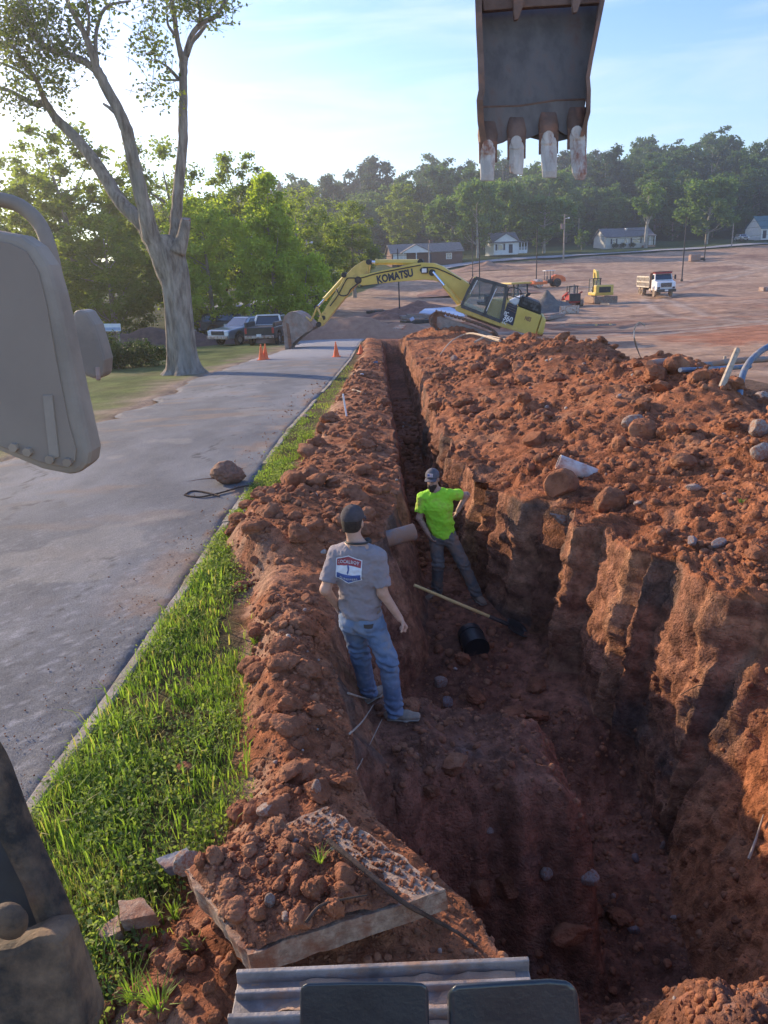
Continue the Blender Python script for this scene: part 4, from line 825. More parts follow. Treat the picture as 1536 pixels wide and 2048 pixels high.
def pickup(name, label, cat, body, kind='pickup', group=None, lights=True, trim=None):
    t = thing(name, label, cat, group=group); W_ = 1.0
    b = MB(); xz(b, arch_profile(-2.9, 2.9, .5, [(-1.85, .5), (1.8, .5)], [(2.9, .75), (2.86, 1.0), (2.7, 1.1), (1.35, 1.22), (-2.9, 1.22)]), -W_, W_)
    bd = b.build('body', M[body], t, bevel=.06)
    if kind == 'pickup': m_ = MB(); m_.box((-1.95, 0, 1.225), (1.75, 1.7, .012)); m_.build('cargo_bed', M['black'], bd)
    x0, x1 = (-1.05, 1.35) if kind != 'suv' else (-2.8, 1.35); rx0, rx1 = (-.85, .45) if kind != 'suv' else (-2.6, .45)
    g = MB(); g.add([(x0, -.93, 1.2), (x1, -.93, 1.2), (x1, .93, 1.2), (x0, .93, 1.2), (rx0, -.74, 1.80), (rx1, -.74, 1.80), (rx1, .74, 1.80), (rx0, .74, 1.80)], [(3, 2, 1, 0), (4, 5, 6, 7), (0, 1, 5, 4), (1, 2, 6, 5), (2, 3, 7, 6), (3, 0, 4, 7)])
    cabo = g.build('cab', M[body], t, bevel=.05)
    def lerp3(a, b, k): return tuple(a[i] + (b[i] - a[i]) * k for i in range(3))
    for s in (-1, 1):
        xs_ = [(.08, .47), (.53, .88)] if kind != 'suv' else [(.05, .33), (.37, .63), (.67, .9)]
        for a, c in xs_:
            q = []
            for f, kz in ((a, .12), (c, .12), (c, .85), (a, .85)):
                lo = (x0 + (x1 - x0) * f, s * .93, 1.2); hi = (rx0 + (rx1 - rx0) * f, s * .74, 1.8); p = lerp3(lo, hi, kz); q.append((p[0], p[1] + s * .012, p[2]))
            m_ = MB(); m_.prism(q, (0, -.02 * s, 0)); m_.build('side_window', M['glass'], cabo)
    q = [(x1 - (x1 - rx1) * .1 + .015, -.82, 1.27), (x1 - (x1 - rx1) * .1 + .015, .82, 1.27), (rx1 + (x1 - rx1) * .12 + .015, .68, 1.75), (rx1 + (x1 - rx1) * .12 + .015, -.68, 1.75)]
    m_ = MB(); m_.prism(q, (-.02, 0, -.02)); m_.build('windscreen', M['glass'], cabo)
    q = [(x0 - .012, -.8, 1.28), (x0 - .012, .8, 1.28), (rx0 - .03, .68, 1.72), (rx0 - .03, -.68, 1.72)]; m_ = MB(); m_.prism(q, (.02, 0, 0)); m_.build('rear_window', M['glass'], cabo)
    for s in (-1, 1):
        m_ = MB(); m_.box((2.86, s * .78, .95), (.12, .34, .2)); m_.build('headlight', M['whitepaint'], bd, bevel=.03)
        m_ = MB(); m_.box((-2.9, s * .9, 1.0), (.05, .14, .34)); m_.build('tail_light', M['red'], bd)
        m_ = MB(); m_.box((1.0, s * 1.08, 1.28), (.12, .2, .18)); m_.build('mirror', M[trim or body], cabo)
        for x in (-1.85, 1.8): wheel(t, x, s * .88, .4, .4, .26)
    m_ = MB(); m_.box((2.91, 0, .9), (.06, 1.15, .26)); m_.build('grille', M['black'], bd)
    m_ = MB(); m_.box((2.95, 0, .6), (.14, 1.9, .2)); m_.build('front_bumper', M['steel'], bd, bevel=.03)
    m_ = MB(); m_.box((-2.97, 0, .62), (.14, 1.9, .18)); m_.build('rear_bumper', M['steel'], bd, bevel=.03)
    m_ = MB(); m_.box((-3.05, 0, .72), (.02, .32, .16)); m_.build('number_plate', M['white'], bd)
    return t
def put(o, u, v, Y, rz, dz=0.0, sc=1.0):
    p = at(u, v, Y); z_ = float(hb(p[0], p[1])) + dz; o.location = (p[0], p[1], z_); o.rotation_euler = (0, 0, rz); o.scale = (sc,) * 3; return o
M['darkpaint'] = mat('darkpaint', (.03, .03, .033), (.05, .048, .046), .35, 3, 0, coat=.4)
M['oldpaint'] = mat('oldpaint', (.06, .065, .06), (.11, .10, .09), .6, 3, .1, 12, c3=(.17, .10, .07), s3=2, p3=(.5, .7))
def putz(o, u, v, rz, zz):  # stand on the terrain where the pixel's ray meets it
    Y = 45.0
    for _ in range(60):
        p = at(u, v, Y); d = p[2] - float(hb(p[0], p[1])); Y += d * 3.0
    return put(o, u, v, Y, rz)
sp0 = (pickup('pickup_truck', 'silver crew cab pickup truck parked beside the black truck on the grass', 'truck', 'silver')); put(sp0, 497, 687, 54, math.radians(236), .05)
bt2 = pickup('service_truck', 'black pickup truck seen from behind with a white framed rear window', 'truck', 'darkpaint'); put(bt2, 549, 690, 51, math.radians(80), .05)
m_ = MB()
for s in (-1, 1): m_.beam((-1.1, s * .93, 1.22), (-.86, s * .74, 1.84), .09, .09); 
m_.beam((-.86, -.74, 1.84), (-.86, .74, 1.84), .09, .09); m_.beam((-1.13, -.9, 1.24), (-1.13, .9, 1.24), .07, .07); m_.build('window_frame', M['white'], bt2)
m_ = MB()
for s in (-1, 1): m_.box((-1.9, s * .93, 1.36), (1.7, .16, .28))
m_.build('tool_box', M['darkpaint'], bt2, bevel=.03)
o = pickup('old_truck', 'old dark green truck parked under the trees behind the silver pickup', 'truck', 'oldpaint'); putz(o, 432, 668, math.radians(12), 0)
o = pickup('old_car', 'dark car with a pale bonnet half hidden behind the silver pickup', 'car', 'darkpaint', kind='suv'); putz(o, 468, 668, math.radians(15), 0)
o = pickup('van', 'pale van partly hidden in the leaves left of the sunlit tree', 'van', 'whitepaint', kind='suv'); put(o, 470, 590, 92, math.radians(100), 2.2)
o.location.z = at(470, 582, 92)[2]
m_ = MB(); 
far_car = pickup('parked_car', 'white car parked on the drive by the blue roofed house', 'car', 'whitepaint', kind='suv', group=None); put(far_car, 1484, 473, 222, math.radians(-95), .1)

# ---- dump truck
def dump_truck():
    t = thing('dump_truck', 'white dump truck with a red cab roof and pale ribbed bed on the graded site', 'truck')
    ch = MB(); ch.box((-.6, 0, .85), (8.0, .9, .3)); c_ = ch.build('chassis', M['black'], t)
    cb = MB(); xz(cb, [(1.6, .75), (2.2, .75), (2.3, 1.15), (2.95, 1.15), (3.05, .75), (4.1, .75), (4.2, 1.2), (4.1, 1.75), (2.9, 1.95), (2.55, 2.0), (1.6, 2.0)], -1.1, 1.1); bd = cb.build('cab', M['whitepaint'], t, bevel=.06)
    u = MB(); u.add([(1.6, -1.08, 2.0), (2.95, -1.08, 1.95), (2.95, 1.08, 1.95), (1.6, 1.08, 2.0), (1.6, -.98, 2.72), (2.5, -.98, 2.72), (2.5, .98, 2.72), (1.6, .98, 2.72)], [(3, 2, 1, 0), (4, 5, 6, 7), (0, 1, 5, 4), (1, 2, 6, 5), (2, 3, 7, 6), (3, 0, 4, 7)]); u.build('cab_top', M['whitepaint'], bd, bevel=.04)
    m_ = MB(); m_.box((2.0, 0, 2.80), (1.3, 2.05, .16)); m_.box((2.62, 0, 2.74), (.3, 2.0, .06)); m_.build('cab_roof', M['red'], bd, bevel=.05)
    m_ = MB(); m_.prism([(2.93, -.95, 2.02), (2.93, .95, 2.02), (2.56, .88, 2.62), (2.56, -.88, 2.62)], (.03, 0, .02)); m_.build('windscreen', M['glass'], bd)
    for s in (-1, 1):
        m_ = MB(); m_.prism([(1.8, s * 1.07, 2.1), (2.75, s * 1.07, 2.1), (2.45, s * 1.0, 2.6), (1.8, s * 1.0, 2.6)], (0, s * .03, 0)); m_.build('side_window', M['glass'], bd)
        m_ = MB(); m_.box((2.9, s * 1.35, 2.3), (.1, .2, .5)); m_.beam((2.7, s * 1.08, 2.3), (2.9, s * 1.3, 2.3), .04); m_.build('mirror', M['black'], bd)
        m_ = MB(); m_.box((4.15, s * .88, 1.1), (.1, .3, .22)); m_.build('headlight', M['glass'], bd)
        m_ = MB(); m_.prism([(2.35, s * 1.0, 1.15), (2.6, s * 1.0, 1.35), (3.1, s * 1.0, 1.35), (3.3, s * 1.0, .9), (3.1, s * 1.0, 1.2), (2.6, s * 1.0, 1.2)], (0, s * .22, 0)); m_.build('fender', M['whitepaint'], bd)
        wheel(t, 2.75, s * .95, .52, .52, .32, 'mudtyre', 'mudtyre'); 
        for x in (-2.6, -3.9): wheel(t, x, s * .92, .52, .52, .5, 'mudtyre', 'mudtyre')
        m_ = MB(); m_.tube([(.5, s * .8, .75), (1.5, s * .8, .75)], .3, 12); m_.build('fuel_tank', M['steel'], t)
    m_ = MB(); m_.box((4.2, 0, 1.42), (.06, 1.25, .5)); g = m_.build('grille', M['black'], bd)
    for k in range(4): m_ = MB(); m_.box((4.24, 0, 1.24 + .12 * k), (.02, 1.2, .03)); m_.build('grille_bar', M['steel'], g)
    m_ = MB(); m_.box((4.28, 0, .78), (.22, 2.3, .34)); m_.build('bumper', M['darkpaint'], bd, bevel=.04)
    m_ = MB(); m_.box((4.41, 0, .80), (.02, .4, .2)); m_.build('number_plate', M['white'], bd)
    # bed: open box with ribs, side boards of alternating slots
    m_ = MB(); m_.box((-1.8, 0, 1.16), (6.0, 2.3, .12)); m_.box((1.22, 0, 1.95), (.08, 2.4, 1.7)); m_.box((-4.8, 0, 1.75), (.08, 2.4, 1.2))
    for s in (-1, 1): m_.box((-1.8, s * 1.18, 1.75), (6.0, .06, 1.2))
    m_.prism([(1.2, -1.15, 2.75), (2.4, -1.15, 2.92), (2.4, -1.15, 2.98), (1.2, -1.15, 2.82)], (0, 2.3, 0))
    bed = m_.build('bed', M['rust'], t)
    M['bedwhite'] = mat('bedwhite', (.50, .45, .36), (.66, .61, .50), .8, 4, .2, 20, c3=(.30, .2, .13), s3=3, p3=(.5, .7))
    for s in (-1, 1):
        for k in range(11): m_ = MB(); m_.box((-4.7 + .59 * k, s * 1.26, 1.72), (.16, .1, 1.15)); m_.build('bed_rib', M['bedwhite'], bed)
        for zz in (1.16, 1.74, 2.36): m_ = MB(); m_.box((-1.8, s * 1.25, zz), (6.0, .12, .16)); m_.build('bed_rail', M['bedwhite'], bed)
    m_ = MB(); m_.box((-1.8, 0, 2.2), (5.8, 2.2, .3)); m_.build('tarp', M['black'], bed, bevel=.08)
    return t
dt = dump_truck(); putz(dt, 1312, 592, math.radians(-95), 0)
# ---- drum roller
def roller():
    t = thing('soil_roller', 'orange single drum roller with a white canopy far out on the site', 'roller')
    m_ = MB(); m_.tube([(2.1, -1.05, .75), (2.1, 1.05, .75)], .75, 24); m_.build('drum', M['steel'], t, smooth=True, auto=40)
    m_ = MB(); 
    for s in (-1, 1): m_.box((1.9, s * 1.18, .8), (2.4, .14, .5))
    m_.box((3.05, 0, .95), (.2, 2.4, .6)); m_.box((.85, 0, .85), (.2, 2.4, .6)); m_.build('drum_frame', M['orange'], t, bevel=.04)
    m_ = MB(); m_.box((0, 0, .9), (1.4, 1.3, .35)); m_.build('chassis', M['black'], t)
    m_ = MB(); xz(m_, [(-.6, .9), (-.6, 1.9), (-1.2, 2.2), (-2.3, 2.0), (-3.0, 1.6), (-3.1, .9)], -.75, .75); m_.build('engine_hood', M['orange'], t, bevel=.1)
    for s in (-1, 1): wheel(t, -1.3, s * 1.0, .75, .75, .55, 'rubber', 'rubber')
    m_ = MB(); m_.box((-.1, 0, 1.25), (1.0, 1.3, .25)); m_.box((-.35, 0, 1.6), (.2, .5, .6)); m_.box((.35, 0, 1.65), (.15, .5, .6)); m_.build('seat', M['navy'], t, bevel=.04)
    m_ = MB()
    for x in (-.55, .6):
        for s in (-1, 1): m_.beam((x, s * .7, 1.2), (x, s * .7, 2.85), .08)
    m_.build('canopy_post', M['navy'], t)
    m_ = MB(); m_.box((0, 0, 2.92), (1.9, 1.7, .12)); m_.build('canopy', M['white'], t, bevel=.04); return t
rl_ = roller(); putz(rl_, 1097, 574, math.radians(188), 0); rl_.scale = (.85,) * 3
# ---- compact loader (red)
def loader():
    t = thing('compact_loader', 'red compact track loader facing away beside the small yellow excavator', 'loader')
    for s in (-1, 1):
        m_ = MB(); xz(m_, [(-1.1, .0), (.9, .0), (1.2, .2), (1.1, .5), (.4, .62), (-1.0, .7), (-1.35, .4), (-1.3, .15)], s * .6 - .0 * s, s * .95); m_.build('track', M['trackmud'], t, bevel=.05)
    m_ = MB(); m_.box((-.1, 0, .85), (2.2, 1.2, .9)); m_.build('body', M['red'], t, bevel=.06)
    m_ = MB(); m_.box((-1.25, 0, .95), (.2, 1.2, .8)); m_.build('rear_grille', M['black'], t, bevel=.03)
    m_ = MB()
    for s in (-1, 1):
        for x in (-.4, .8): m_.beam((x, s * .45, 1.2), (x - .05, s * .43, 2.05), .08)
    m_.box((.15, 0, 2.08), (1.4, 1.0, .08)); m_.build('cab_frame', M['black'], t)
    m_ = MB(); m_.box((-.42, 0, 1.65), (.03, .8, .65)); m_.build('rear_window', M['cabglass'], t)
    m_ = MB()
    for s in (-1, 1): m_.beam((-1.2, s * .75, 1.5), (1.3, s * .75, 1.0), .16, .12); m_.beam((1.3, s * .75, 1.0), (1.7, s * .6, .4), .16, .12)
    m_.build('lift_arm', M['red'], t)
    m_ = MB(); xz(m_, [(1.6, .02), (2.4, .02), (2.4, .06), (1.75, .14), (1.65, .75), (1.6, .75)], -.95, .95); m_.build('bucket', M['steel'], t); return t
putz(loader(), 1144, 612, math.radians(88), 0)
m_ = MB(); xz(m_, [(0, .0), (.9, .02), (.9, .07), (.15, .12), (.08, .75), (0, .75)], -.95, .95); o = m_.build('loader_bucket', M['steel']); tag(o, 'spare grey loader bucket lying on the mud in front of the red loader', 'bucket'); putz(o, 1139, 627, math.radians(92), 0)
# ---- small excavator
def mini():
    t = thing('small_excavator', 'small yellow excavator with raised bent boom between the loader and the dump truck', 'excavator')
    for s in (-1, 1):
        m_ = MB(); xz(m_, [(-1.7, .1), (-1.45, 0), (1.45, 0), (1.75, .15), (1.7, .55), (1.4, .7), (-1.4, .7), (-1.75, .5)], s * .75, s * 1.2); m_.build('track', M['trackmud'], t, bevel=.05)
    m_ = MB(); m_.box((-.4, 0, 1.0), (2.6, 2.1, .35)); m_.box((-1.35, 0, 1.5), (.9, 2.0, .9)); m_.box((-.6, -.7, 1.45), (1.6, .75, .7)); m_.build('body', M['yellow_clean'], t, bevel=.08)
    m_ = MB(); m_.box((-1.83, 0, 1.45), (.06, 1.3, .6)); m_.build('rear_grille', M['black'], t)
    fr_ = MB()
    for x in (-.65, .75):
        for y in (.15, .98): fr_.beam((x, y, 1.15), (x - .08 * (x > 0), y, 2.6), .09)
    fr_.box((.02, .56, 2.63), (1.55, .98, .08)); c_ = fr_.build('cab', M['black'], t)
    for y in (.12, 1.0): m_ = MB(); m_.box((.02, y, 1.9), (1.25, .02, 1.3)); m_.build('window', M['cabglass'], c_)
    m_ = MB(); m_.box((-.66, .56, 2.0), (.02, .75, 1.0)); m_.build('window', M['cabglass'], c_)
    m_ = MB(); m_.box((-.1, .55, 1.5), (.5, .5, .7)); m_.build('seat', M['black'], c_, bevel=.05)
    m_ = MB(); xz(m_, [(.7, 1.1), (1.0, 1.1), (1.35, 2.2), (1.75, 3.1), (2.5, 3.35), (2.6, 3.5), (2.4, 3.65), (1.5, 3.4), (1.0, 2.3)], -.3, .0); m_.build('boom', M['yellow_clean'], t, bevel=.03)
    m_ = MB(); xz(m_, [(2.35, 3.65), (2.65, 3.5), (2.75, 2.2), (2.6, 1.3), (2.4, 1.3), (2.35, 2.4)], -.27, -.03); m_.build('arm', M['yellow_clean'], t, bevel=.03)
    m_ = MB(); xz(m_, [(2.4, 1.35), (2.75, 1.3), (2.9, .9), (2.75, .45), (2.35, .25), (2.05, .4), (2.3, .6), (2.3, 1.0)], -.5, .2); m_.build('bucket', M['bucketgrey'], t)
    m_ = MB(); m_.tube([(1.05, -.15, 1.3), (1.7, -.15, 2.7)], .07, 8); m_.build('boom_cylinder', M['chrome'], t)
    m_ = MB(); xz(m_, [(-2.35, .02), (-2.25, .0), (-2.15, .35), (-2.2, .75), (-2.3, .75)], -1.3, 1.3); m_.beam((-2.2, .5, .3), (-1.4, .5, .4), .12); m_.beam((-2.2, -.5, .3), (-1.4, -.5, .4), .12); m_.build('blade', M['trackmud'], t); return t
putz(mini(), 1198, 605, math.radians(92), 0)
# cab of a second machine behind the big excavator
def dozer():
    t = thing('grader_cab', 'yellow machine with a canopied cab mostly hidden behind the big excavator', 'machine')
    m_ = MB()
    for s in (-1, 1): xz(m_, [(-1.6, 0), (1.6, 0), (1.9, .4), (1.6, .9), (-1.6, .9), (-1.9, .4)], s * .9, s * 1.3)
    m_.build('track', M['trackmud'], t)
    m_ = MB(); m_.box((.6, 0, 1.3), (2.4, 1.3, .9)); m_.build('body', M['yellow'], t, bevel=.06)
    m_ = MB()
    for x in (-1.2, .0):
        for s in (-1, 1): m_.beam((x, s * .7, 1.0), (x, s * .7, 2.75), .09)
    m_.build('cab_post', M['black'], t); m_ = MB(); m_.box((-.6, 0, 2.82), (1.8, 1.8, .14)); m_.build('cab_roof', M['yellow'], t, bevel=.04)
    
    for s in (-1, 1): m_ = MB(); m_.box((-.6, .72 * s, 2.0), (1.2, .02, 1.2)); m_.build('window', M['cabglass'], t)
    m_ = MB(); m_.box((-.9, 0, 1.5), (.5, .6, .7)); m_.build('seat', M['black'], t); return t
o = dozer(); o.name = 'bulldozer'; put(o, 1018, 600, 60, math.radians(200), 0)

# ------------------------------------------------------------------ houses
M['siding'] = mat('siding', (.46, .46, .42), (.54, .54, .50), .8, 1, 0); M['siding_white'] = mat('siding_white', (.60, .62, .62), (.70, .72, .72), .8, 1, 0)
M['roof_grey'] = mat('roof_grey', (.13, .13, .145), (.19, .19, .20), .9, 2, .3, 12); M['roof_brown'] = mat('roof_brown', (.15, .14, .135), (.22, .205, .19), .9, 2, .3, 12)
M['roof_teal'] = mat('roof_teal', (.05, .13, .15), (.07, .17, .19), .6, 1, 0); M['brick'] = mat('brick_wall', (.11, .065, .05), (.16, .09, .07), .9, 6, 0)
M['shutter'] = mat('shutter', (.03, .035, .05), (.04, .045, .06), .7, 3, 0); M['pane'] = mat('pane', (.10, .13, .17), None, .1, spec=.8)
def gable(mb, x0, x1, y0, y1, z0, z1, ov=.4, th=.16):   # roof ridge along x
    ym = (y0 + y1) / 2
    for s, ya in ((-1, y0), (1, y1)):
        sl_ = (z1 - z0) / (ym - y0); e = ya + s * ov; ze = z0 - ov * sl_
        mb.prism([(x0 - ov, e, ze), (x0 - ov, ym, z1), (x0 - ov, ym, z1 + th), (x0 - ov, e, ze + th)], (x1 - x0 + 2 * ov, 0, 0))
def house(name, label, w, d, h, rh, wall, roof, wins, door=None, porch=None, extra=None):
    t = thing(name, label, 'house'); m_ = MB(); m_.box((0, 0, h / 2 - .2), (w, d, h + .4)); wl_o = m_.build('wall', M[wall], t)
    for s in (-1, 1): m_ = MB(); m_.prism([(s * (w / 2 - .1), -d / 2, h), (s * (w / 2 - .1), d / 2, h), (s * (w / 2 - .1), 0, h + rh)], (.1 * s, 0, 0)); m_.build('gable_end', M[wall], t)
    m_ = MB(); gable(m_, -w / 2, w / 2, -d / 2, d / 2, h, h + rh); ro = m_.build('roof', M[roof], t)
    for (x, zc, ww, hh, sh) in wins:
        m_ = MB(); m_.box((x, -d / 2 - .03, zc), (ww + .16, .08, hh + .16)); f = m_.build('window', M['white'], t)
        m_ = MB()
        for qx in (-1, 1):
            for qz in (-1, 1): m_.box((x + qx * ww / 4, -d / 2 - .075, zc + qz * hh / 4), (ww / 2 - .06, .03, hh / 2 - .06))
        m_.build('pane', M['pane'], f)
        if sh:
            for s in (-1, 1): m_ = MB(); m_.box((x + s * (ww / 2 + .3), -d / 2 - .04, zc), (.38, .08, hh + .1)); m_.build('shutter', M['shutter'], f)
    if door is not None: m_ = MB(); m_.box((door, -d / 2 - .04, 1.05), (1.0, .1, 2.1)); m_.build('door', M['shutter'], t)
    if porch:
        px, pw, pd, ph, gab = porch; m_ = MB(); m_.box((px, -d / 2 - pd / 2, -.1), (pw, pd, .5)); m_.build('porch_floor', M['concrete'], t)
        n_ = max(3, int(pw / 2.2)); 
        for k in range(n_): m_ = MB(); m_.box((px - pw / 2 + .15 + (pw - .3) * k / (n_ - 1), -d / 2 - pd + .15, ph / 2), (.2, .2, ph)); m_.build('porch_post', M['white'], t)
        m_ = MB()
        if gab:
            sl_ = gab; m_.prism([(px - pw / 2 - .3, -d / 2 - pd, ph), (px + pw / 2 + .3, -d / 2 - pd, ph), (px, -d / 2 - pd, ph + sl_)], (0, .1, 0)); m_.build('porch_gable', M['siding_white'], t); m_ = MB()
            for s in (-1, 1): m_.prism([(px + s * (pw / 2 + .4), -d / 2 - pd - .2, ph - .05), (px, -d / 2 - pd - .2, ph + sl_ + .05), (px, -d / 2 - pd - .2, ph + sl_ + .17), (px + s * (pw / 2 + .4), -d / 2 - pd - .2, ph + .1)], (0, pd + 1.8, 0))
        else: m_.prism([(px - pw / 2 - .2, -d / 2, ph + .5), (px - pw / 2 - .2, -d / 2 - pd - .2, ph), (px - pw / 2 - .2, -d / 2 - pd - .2, ph + .14), (px - pw / 2 - .2, -d / 2, ph + .64)], (pw + .4, 0, 0))
        m_.build('porch_roof', M[roof], t)
    return t
o = house('ranch_house', 'long low house with a white gabled porch and grey roof, left of the cottage', 17, 8, 2.6, 1.9, 'brick', 'roof_brown', [(-7.2, 1.5, .9, 1.2, False), (-5.8, 1.5, .8, 1.2, False), (5.2, 1.5, 1.2, 1.2, False)], .5, (-3.0, 6.4, 2.0, 2.5, 1.7)); put(o, 848, 520, 188, math.radians(8), .1)
m_ = MB(); m_.box((-6.6, -4.06, 1.3), (3.2, .1, 2.6)); m_.build('white_cladding', M['siding_white'], o); m_ = MB(); m_.box((1.9, .6, 4.7), (.8, .8, 1.3)); m_.build('chimney', M['brick'], o)
o = house('cottage', 'small white cottage with dark shutters and front steps beyond the dirt field', 6.5, 8, 2.7, 2.3, 'siding_white', 'roof_grey', [], 1.2, None); put(o, 1003, 506, 206, math.radians(8 - 0), .6)
for x, yy_ in ((-1.6, -4.04),):
    m_ = MB(); m_.box((x, yy_, 1.5), (1.5, .1, 1.4)); f = m_.build('window', M['white'], o); m_ = MB(); m_.box((x, yy_ - .06, 1.5), (1.3, .04, 1.2)); m_.build('pane', M['pane'], f)
    for s in (-1, 1): m_ = MB(); m_.box((x + s * 1.05, yy_ - .02, 1.5), (.45, .08, 1.5)); m_.build('shutter', M['shutter'], f)
m_ = MB(); m_.prism([(-3.5, -4.1, 2.7), (3.5, -4.1, 2.7), (0, -4.1, 4.7)], (0, .2, 0)); m_.build('front_gable', M['siding_white'], o)
m_ = MB()
for s in (-1, 1): m_.prism([(s * 3.8, -4.4, 2.55), (0, -4.4, 4.75), (0, -4.4, 4.92), (s * 3.8, -4.4, 2.75)], (0, 4.6, 0))
m_.build('front_roof', M['roof_grey'], o)
m_ = MB(); m_.box((4.4, -3, .2), (2.4, 2.4, .8)); m_.build('porch_floor', M['siding_white'], o)
for k in range(4): m_ = MB(); m_.box((3.3 + .75 * k, -4.1, 1.4), (.14, .14, 2.4)); m_.build('porch_post', M['white'], o)
m_ = MB()
for k in range(12): m_.box((3.3 + .2 * k, -4.12, .95), (.05, .05, .7))
m_.box((4.4, -4.12, 1.32), (2.4, .07, .07)); m_.build('porch_railing', M['white'], o); m_ = MB(); m_.prism([(3.1, -4.4, 2.5), (5.8, -4.4, 2.4), (5.8, -4.4, 2.55), (3.1, -4.4, 2.75)], (0, 3.4, 0)); m_.build('porch_roof', M['roof_grey'], o)
o = house('cream_house', 'long cream house with a grey roof, dark shutters and three round bushes', 14.0, 8, 2.7, 2.2, 'siding', 'roof_grey', [(-4.6, 1.5, .9, 1.2, True), (-1.2, 1.5, .9, 1.2, False), (1.9, 1.5, 2.2, 1.3, True)], 5.0, (5.3, 3.2, 1.6, 2.5, 0)); put(o, 1246, 484, 222, math.radians(8), .15)
m_ = MB(); m_.box((.2, -1.0, 4.6), (.5, .5, .7)); m_.build('roof_vent', M['white'], o)
for k, (x, lb) in enumerate(((-4.8, 'round dark bush left most against the cream house'), (-2.6, 'round dark bush in the middle of the three at the cream house'), (.2, 'round dark bush under the wide window of the cream house'))):
    b_ = dup(shrub, (0, 0, 0), label=lb, scale=.85); b_['group'] = 'bushes along the cream house'; p = o.matrix_basis @ Vector((x, -5.3, 0)); b_.location = (p.x, p.y, o.location.z - .3)
o = house('blue_roofed_house', 'white house with a blue green metal roof at the right edge beside the parked car', 12, 8, 2.8, 3.2, 'siding_white', 'roof_teal', [(-2.8, 1.5, 2.2, 1.4, False), (1.5, 1.5, 1.4, 1.3, False)], -5.0); put(o, 1545, 467, 226, math.radians(6), .2)

# ------------------------------------------------------------------ poles and wires
def pole(name, label, cat, u, vb, vt, Y, mat_, r_=.14, kind='wood'):
    p = at(u, vb, Y); top = at(u, vt, Y)[2]; zb = float(hb(p[0], p[1])) - .2; t = thing(name, label, cat, (p[0], p[1], zb)); H = top - zb; r_ = r_ * (.75 if kind == 'lamp' else 1)
    m_ = MB(); m_.tube([(0, 0, 0), (0, 0, H)], [r_ * 1.2, r_ * .8], 8); m_.build('post', M[mat_], t)
    if kind == 'transformer':
        m_ = MB(); m_.tube([(-.55, -.1, H - 3.1), (-.55, -.1, H - 2.0)], .32, 10); m_.build('transformer', M['bluestone'], t)
        m_ = MB(); m_.beam((0, 0, H - 1.0), (.9, -.2, H - .8), .12); m_.tube([(.9, -.2, H - 1.0), (.9, -.2, H - .7)], .16, 8); m_.build('street_lamp', M['white'], t)
        m_ = MB(); m_.beam((-.6, 0, H - .25), (.6, 0, H - .25), .12); m_.build('crossarm', M['wood'], t)
    if kind == 'lamp':
        m_ = MB(); m_.tube([(0, 0, 0), (0, 0, .5)], r_ * 2.2, 8); m_.build('base', M['black'], t)
    return t, Vector((p[0], p[1], top))
M['polewood'] = mat('polewood', (.26, .21, .17), (.36, .31, .26), .9, 3, 0)
M['poledark'] = mat('poledark', (.03, .028, .028), (.05, .045, .042), .7, 3, 0)
PT = {}
for key, a in dict(
    t1=('utility_pole', 'wooden utility pole carrying a grey transformer between the cottage and the cream house', 'pole', 1127, 512, 428, 175, 'polewood', .17, 'transformer'),
    t2=('utility_pole', 'wooden utility pole with transformer rising out of the trees behind the yellow arm', 'pole', 616, 528, 474, 130, 'polewood', .15, 'transformer'),
    p3=('utility_pole', 'plain wooden pole beside the drive of the blue roofed house', 'pole', 1463, 492, 446, 200, 'polewood', .14, ''),
    p4=('utility_pole', 'thin weathered pole in the shade behind the yellow arm', 'pole', 654, 540, 503, 125, 'polewood', .12, ''),
    p5=('utility_pole', 'grey pole standing in front of the low house roof', 'pole', 858, 522, 488, 170, 'polewood', .12, ''),
    p6=('utility_pole', 'faint pole among the trees right of the transformer pole', 'pole', 1156, 500, 436, 232, 'polewood', .13, ''),
    b1=('light_pole', 'tall dark pole at the right of the dirt field, highest of the dark poles', 'pole', 1365, 541, 434, 122, 'poledark', .13, 'lamp'),
    b2=('light_pole', 'dark pole beside the kinked black pipe at the right of the field', 'pole', 1409, 514, 459, 160, 'poledark', .14, 'lamp'),
    b3=('light_pole', 'dark pole rising from the field behind the orange roller', 'pole', 1073, 537, 458, 125, 'poledark', .11, 'lamp'),
    b4=('light_pole', 'dark pole rising from the field just right of the yellow boom', 'pole', 959, 553, 478, 108, 'poledark', .11, 'lamp'),
    b5=('light_pole', 'dark pole between the yellow boom and the dirt field below it', 'pole', 798, 584, 497, 84, 'poledark', .09, 'lamp'),
    b6=('light_pole', 'thin dark pole left of the white cottage on the field edge', 'pole', 945, 533, 455, 150, 'poledark', .1, 'lamp')).items():
    PT[key] = pole(*a)
m_ = MB()
def wire(a, b, sag=1.0):
    a, b = Vector(a), Vector(b); m_.tube([a.lerp(b, t_) - Vector((0, 0, sag * 4 * t_ * (1 - t_))) for t_ in np.linspace(0, 1, 10)], .035, 3, False)
k_ = [PT['t2'][1], PT['t1'][1], PT['p3'][1], Vector((190, 215, 21))]
for dz in (-.2, -1.6, -3.6):
    for i in range(3): wire(k_[i] + Vector((0, 0, dz)), k_[i + 1] + Vector((0, 0, dz)), 1.2)
wire(Vector((-70, 100, 9)), k_[0], 1.0); wire(PT['p3'][1], PT['b2'][1], 1.0); wire(PT['b2'][1], PT['b1'][1], .7)
tag(m_.build('overhead_wires', M['poledark']), 'thin dark overhead wires strung between the wooden utility poles', 'wires')
